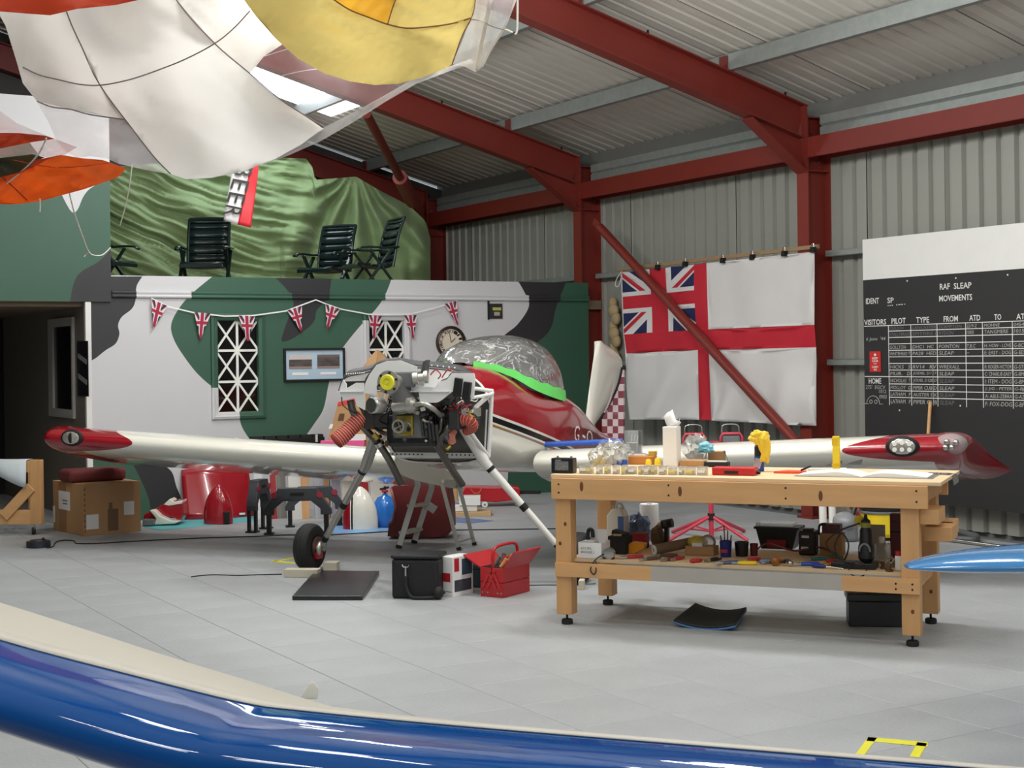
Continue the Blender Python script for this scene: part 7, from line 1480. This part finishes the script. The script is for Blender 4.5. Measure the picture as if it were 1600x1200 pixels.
t = thing('taped_carton', 'tilted brown carton with red tape behind the red hose', 'carton', (c.x, c.y, zT)); b_ = MB().prism([tb(*p) for p in ((509, 704), (531, 628), (562, 621), (586, 704))], 1, -.12, .055).build('carton', m_card, t); MB().prism([tb(*p) for p in ((529.5, 633), (531, 627), (562, 620.5), (564, 629))], 1, -.126, .0).build('red_tape', mat('red tape', (206, 60, 56), .5), t); MB().prism([tb(*p) for p in ((530, 656), (533, 645), (541, 645), (539, 656))], 1, -.125, -.12).build('print', mat('carton print', (90, 60, 40), .7), t); MB().prism([tb(*p) for p in ((516, 668), (518, 661), (523, 661), (521, 668))], 1, -.125, -.12).build('label', m_paper, t)
t = thing('pink_foam', 'bright pink foam strip with white layer behind the left wing', 'foam', (c.x, c.y - .16, zT)); MB().box(tb(504, 0)[0], tb(572, 0)[0], -.03, .03, .0, tb(0, 686)[1]).build('foam', mat('bright pink foam', (226, 92, 150), .6), t, bevel=.006); MB().box(tb(530, 0)[0], tb(574, 0)[0], -.02, .035, tb(0, 686)[1], tb(0, 677)[1]).build('white_layer', m_white, t)
x0, y0, x1, y1 = rect(388, 680, 501, 697); t = thing('black_rack', 'low black slotted rack on the office front, over the left wing', 'rack', M=FAC @ Matrix.Translation((x0, y0, .002))); MB().box(0, x1 - x0, 0, (y1 - y0) * .75, 0, .1).build('rack', m_dark, t)
for j in range(6): MB().box((x1 - x0) * (j / 6 + .01), (x1 - x0) * (j / 6 + .15), (y1 - y0) * .75, y1 - y0, 0, .1).build('slot_block', m_rub, t)
MB().box((x1 - x0) * .87, (x1 - x0) * .9, (y1 - y0) * .3, y1 - y0, .1, .106).build('white_clip', m_white, t)
# ---- right of the ladder: trolley, boards
c = onz(770, 792); k = c.y / FPX; t = thing('red_trolley', 'low red hydraulic trolley under the far wing root', 'trolley', c, math.radians(4)); MB().prism([((x - 770) * k, (792 - y) * k) for x, y in ((722, 788), (722, 770), (727, 760), (775, 762), (800, 761), (812, 763), (813, 781), (775, 785), (752, 783))], 1, 0, .3).build('body', m_redp, t, bevel=.01); MB().tube([Vector(((x - 770) * k, -.01, (792 - y) * k)) for x, y in ((735, 763), (740, 770), (748, 770), (752, 763))], .006, 6).build('orange_coil', mat('orange wire', (210, 110, 60), .5), t); MB().bar(((813 - 770) * k, .1, (768 - 0 - 745) * k * .9), ((846 - 770) * k, .1, .14), .04, .035).build('handle', m_dark, t)
for x in (733, 808): MB().cyl(((x - 770) * k, -.02, .03), ((x - 770) * k, .03, .03), .03, k=14).build('wheel', m_grey, t)
for nm, lb, x0, x1, yt, yb, dp, m in (('stacked_board', 'notched pale wooden board on the floor right of the ladder', 697, 767, 800, 807, .25, mat('notched wood', (196, 164, 120), .6)), ('white_sheet_panel', 'white flat panel lying on the notched board', 690, 745, 789, 799, .3, m_white), ('white_spat_half', 'curved white fairing half on the flat panel', 717, 750, 776, 790, .2, m_gloss)):
    ibox(nm, lb, 'board' if 'board' in nm else 'panel', x0, x1, yt, yb, 0 if yb > 800 else (.05 if yb > 795 else .11), dp, m, rz=0)
c = onz(757, 793); t = thing('white_roller', 'small white wheel lying by the red trolley', 'wheel', c); MB().lathe([(.012, 0), (.03, .0), (.034, .005), (.034, .02), (.03, .025), (.012, .025)], (0, 0, .034), (0, -1, 0), 20).build('tyre', m_gloss, t, smooth=30); MB().cyl((0, -.026, .034), (0, -.03, .034), .012, k=12).build('hub', m_grey, t)
ibox('brown_box', 'small brown carton seen between the ladder stiles', 'carton', 690, 714, 758, 782, .16, .15, m_card, rz=0)
# ---- left: cardboard box with cushion, trestle trolley, speaker puck, cable
a_, b_, d_ = onz(130, 838), onz(220, 830), onz(83, 828); t = thing('cardboard_box', 'large brown cardboard box with white labels at the left', 'box', a_); vb, vd = b_ - a_, d_ - a_; h_ = .49; mb = MB(); vs = [v + Vector((0, 0, z)) for z in (0, h_) for v in (Vector(), vb, vb + vd, vd)]; mb.add(vs, [(3, 2, 1, 0), (4, 5, 6, 7), (0, 1, 5, 4), (1, 2, 6, 5), (2, 3, 7, 6), (3, 0, 4, 7)]); mb.build('carton', m_card, t, bevel=.004)
def onface(u0, u1, z0, z1, vec, m, name, off=.002):
    n_ = vec.cross(Vector((0, 0, 1))).normalized(); n_ = n_ if n_.y < 0 else -n_; mb = MB(); q4 = [vec * u0 + Vector((0, 0, z0)), vec * u1 + Vector((0, 0, z0)), vec * u1 + Vector((0, 0, z1)), vec * u0 + Vector((0, 0, z1))]; mb.add([p + n_ * off for p in q4], [(0, 1, 2, 3)]); return mb.build(name, m, t, solid=.001)
onface(.42, .80, .22, .40, vd, m_paper, 'label'); onface(.93, .999, .08, .24, vd, m_paper, 'label'); onface(.05, .26, .06, .20, vb, m_paper, 'label'); onface(.70, .88, .17, .30, vb, m_paper, 'label'); onface(.42, .60, .03, .24, vb, mat('brown tape patch', (122, 92, 66), .5), 'tape_patch'); onface(.44, .50, .24, .30, vb, mat('brown tape patch', (122, 92, 66), .5), 'tape_patch'); onface(.55, .80, .0, .22, vd, mat('brown tape', (156, 112, 70), .4), 'parcel_tape', .001); onface(.55, .80, .4, .489, vd, mat('brown tape', (156, 112, 70), .4), 'parcel_tape', .001)
for j in range(9): onface(.015, .035, .03 + j * .05, .055 + j * .05, vb, mat('brown tape patch', (122, 92, 66), .5), 'staple_mark')
for zz in (.275, .305): onface(.5, .66, zz, zz + .012, vd, m_grey, 'label_print', .004)
t = thing('maroon_cushion', 'long maroon seat cushion resting on the cardboard box', 'cushion', a_ + vb * .40 + vd * .5 + Vector((0, 0, h_)), math.atan2(vb.y, vb.x)); MB().box(-.27, .31, -.16, .16, 0, .125).build('cushion', mat('maroon cloth', (104, 40, 38), .8, var=.1, bump=.2), t, bevel=.045, seg=4)
c = onz(47, 836); k = c.y / FPX; t = thing('trestle_trolley', 'pine trestle trolley on castors at the left edge', 'trolley', c, math.radians(-8))
zb_ = .10; MB().box(-.0, .11, 0, .07, zb_, .72).build('post', m_woodz, t, bevel=.004); MB().box(-.24, -.14, .45, .52, zb_ + .1, .58).build('post', m_woodz, t, bevel=.004); MB().box(-1.0, .0, .0, .06, zb_, .24).build('lower_rail', m_wood, t, bevel=.004); MB().bar((-.26, -.012, .18), (.02, -.012, .46), .1, .03, up=(0, 1, 0)).build('brace', m_wood, t); MB().box(-1.0, .0, .0, .06, .60, .71).build('top_rail', m_wood, t, bevel=.004)
ca = MB().lathe([(.012, -.014), (.036, -.014), (.042, -.008), (.042, .008), (.036, .014), (.012, .014)], (.02, .03, .042), (1, .3, 0), 20).build('castor', m_rub, t, smooth=30); MB().prism([(-.0, .04), (.05, .05), (.04, zb_), (-.02, zb_)], 1, .005, .012).build('castor_fork', m_steel, ca)
MB().ell((.02, .008, .042), (.016, .006, .016), 10, 6).build('castor_hub', m_steel, ca)
cl_ = thing('grey_cloth', 'pale grey cloth draped over the trestle top', 'cloth', c + Vector((-.2, 0, .71)), math.radians(-8)); P = []
for i in range(13):
    u = i / 12; P.append([Vector((-.75 + .93 * u, y + .015 * math.sin(u * 14), z - (0 if z > -.02 else (.06 * math.sin(u * 7 + .5) + (.08 * u))))) for y, z in ((.12, .012), (.03, .014), (-.018, .006), (-.03, -.05), (-.035, -.12))])
MB().grid(P).build('cloth', mat('pale grey cloth', (196, 204, 208), .85), cl_, smooth='all', solid=.005)
c = onz(54, 857); t = thing('black_puck_speaker', 'round black floor socket puck with cable at the left', 'puck', c + Vector((0, .1, 0))); MB().lathe([(.10, 0), (.106, .004), (.106, .05), (.1, .055), (.07, .058), (.065, .066), (.03, .068)], (0, 0, 0), k=32).build('body', mat('blue black plastic', (30, 34, 42), .4), t, smooth=30); MB().lathe([(.011, .066), (.013, .07), (.011, .085), (.004, .088)], (.05, -.02, 0), k=10).build('knob', m_black, t)
def cable(label, pts, r=.005):
    mb = MB().tube(crv([onz(x, y, r + .001) for x, y in pts], 10 * len(pts)), r, 6); return single(mb, 'floor_cable', m_rub, label, 'cable', smooth='all')
cable('thin black cable from the puck running right across the floor', [(72, 856), (82, 854), (87, 847), (100, 844), (115, 845), (120, 849), (150, 849), (200, 846), (260, 843), (330, 840), (400, 838), (450, 836), (505, 836), (580, 832), (640, 829), (720, 828), (800, 827), (868, 826)]); cable('loose thin dark cable end lying left of the wheel chock', [(298, 901), (330, 898), (370, 899), (400, 898), (440, 897)], .004); cable('thin dark cable crossing behind the left bench legs', [(800, 915), (850, 914), (880, 914), (930, 912)], .003)
# yellow floor tape
m_yt = mat('yellow floor tape', (232, 226, 44), .5)
def tape(name, label, polys_):
    t = None; c0_ = onz(*polys_[0][0]); t = thing(name, label, 'tape', c0_)
    for pl in polys_: MB().prism([((onz(*p) - c0_).x, (onz(*p) - c0_).y) for p in pl], 2, .0003, .0016).build('tape_strip', m_yt, t)
tape('floor_tape_mark', 'bright yellow three-sided tape mark on the floor at lower right', [[(1336, 1179), (1350, 1180), (1370, 1153), (1356, 1152)], [(1356, 1152), (1353, 1158), (1449, 1167), (1449, 1160)], [(1421, 1182), (1436, 1184), (1448, 1162), (1433, 1160)]]); tape('floor_tape_mark', 'faint yellow tape corner on the floor behind the left wheel', [[(423, 878), (460, 881), (460, 879), (426, 876)], [(424, 878), (428, 878), (462, 872), (458, 871)]])
# ---- behind the bench: work light tripod, vacuum cleaners, tubes
c = onz(1110, 843); k = c.y / FPX; t = thing('work_light_stand', 'red tripod stand carrying twin work lights behind the bench', 'work light', c); m_st = mat('red stand paint', (206, 66, 84), .35)
def lz(px, py): return Vector(((px - 1110) * k, 0, (843 - py) * k))
MB().cyl(lz(1111, 838), lz(1111, 690), .022, k=12).build('pole', m_st, t, smooth=True); MB().cyl(lz(1111, 812), lz(1111, 802), .032, k=12).build('leg_collar', m_rub, t, smooth=30)
for x, y, d_ in ((1040, 832, -.15), (1162, 833, -.2), (1176, 822, .5), (1060, 822, .5)): q_ = lz(x, 843); MB().cyl(lz(1111, 806), Vector((q_.x, d_, .012)), .016, k=10).build('tripod_leg', m_st, t, smooth=True); MB().cyl(lz(1111, 830), Vector((q_.x * .5, d_ * .5, lz(0, 806).z * .5)), .008, k=8).build('leg_brace', m_st, t, smooth=True)
MB().bar(lz(1083, 692), lz(1150, 692), .03, .03).build('cross_bar', m_st, t)
for x in (1085, 1143):
    q_ = lz(x, 686); lp = MB().box(q_.x - .09, q_.x + .09, -.05, .05, q_.z - .07, q_.z + .045).build('lamp_head', m_grey, t, bevel=.03, seg=3); MB().tube([q_ + Vector((s_ * .095, -.055, z)) for s_, z in ((-1, -.07), (-1, .02), (-.8, .05), (.8, .05), (1, .02), (1, -.07))], .012, 8).build('red_guard', m_st, lp, smooth='all'); MB().tube(crv([q_ + Vector((-.075, 0, .045)), q_ + Vector((-.07, 0, .115)), q_ + Vector((0, 0, .13)), q_ + Vector((.07, 0, .115)), q_ + Vector((.075, 0, .045))], 20), .006, 6).build('wire_handle', m_steel, lp, smooth='all')
c = onz(1380, 842); k = c.y / FPX; t = thing('tub_vacuum', 'yellow and black tub vacuum cleaner behind the bench shelf', 'vacuum cleaner', c); r_ = 34 * k; MB().lathe([(r_ * .9, .03), (r_, .06), (r_ * 1.02, .24)], (0, 0, 0), k=30).build('tub', m_yel, t, smooth=30); MB().lathe([(r_ * 1.06, .24), (r_ * 1.06, .265), (r_ * .95, .28), (r_ * .9, .36), (r_ * .6, .39), (r_ * .2, .40)], (0, 0, 0), k=30).build('motor_head', m_black, t, smooth=30); MB().lathe([(r_ * 1.07, .235), (r_ * 1.1, .24), (r_ * 1.1, .252), (r_ * 1.07, .256)], (0, 0, 0), k=30, cap=False).build('rim_band', m_grey, t, smooth=30); text('lettering', 'Clog', m_paper, t, (r_ * .35, .30, r_ * .95, .345), M=Matrix.Translation((-.02, -r_ * .98, 0)) @ Matrix.Rotation(PI / 2, 4, 'X'))
for s_ in (-1, 1): MB().ell((s_ * r_ * .8, -.05, .025), (.025, .025, .025), 10, 6).build('castor', m_black, t)
c = onz(1320, 845); k = c.y / FPX; t = thing('grey_vacuum', 'small grey vacuum cleaner left of the yellow tub vacuum', 'vacuum cleaner', c); MB().ell((0, 0, .17), (19 * k, .14, .085), 20, 12).build('top_shell', mat('silver grey plastic', (150, 152, 154), .35), t, smooth='all'); MB().box(-17 * k, 17 * k, -.1, .1, 0, .16).build('body', m_grey, t, bevel=.03); MB().tube(crv([Vector((.06, 0, .2)), Vector((.12, .05, .33)), Vector((.16, .1, .3))], 12), .02, 8).build('hose', m_black, t, smooth='all')
for kx, x in enumerate((1286, 1301)): p = onz(x, 838); t = thing('white_pipe', 'tall white plastic pipe standing before the red column, %s of two' % ('left' if kx == 0 else 'right'), 'pipe', p, group='white pipes'); MB().cyl((0, 0, 0), (0, .05, .75), .034, k=18).build('pipe', m_gloss, t, smooth=True); MB().cyl((0, .05, .75), (0, .05, .752), .029, k=18).build('bore', m_grey, t)
# draped foam behind the flag edge
c = hit(SIDE, 957, 560, 2, .10); t = thing('insulation_strip', 'crumpled tan insulation strip between column and ensign', 'insulation', M=SIDE @ Matrix.Translation((c.x, .9, .06)))
for j in range(16): MB().ell((.035 * ((j * 5) % 3 - 1), j * .092, .01 * (j % 3)), (.06 + .02 * ((j * 7) % 3), .085, .05), 12, 8).build('foam_lump', mat('tan foam', (176, 154, 116), .8, var=.2), t, smooth='all')
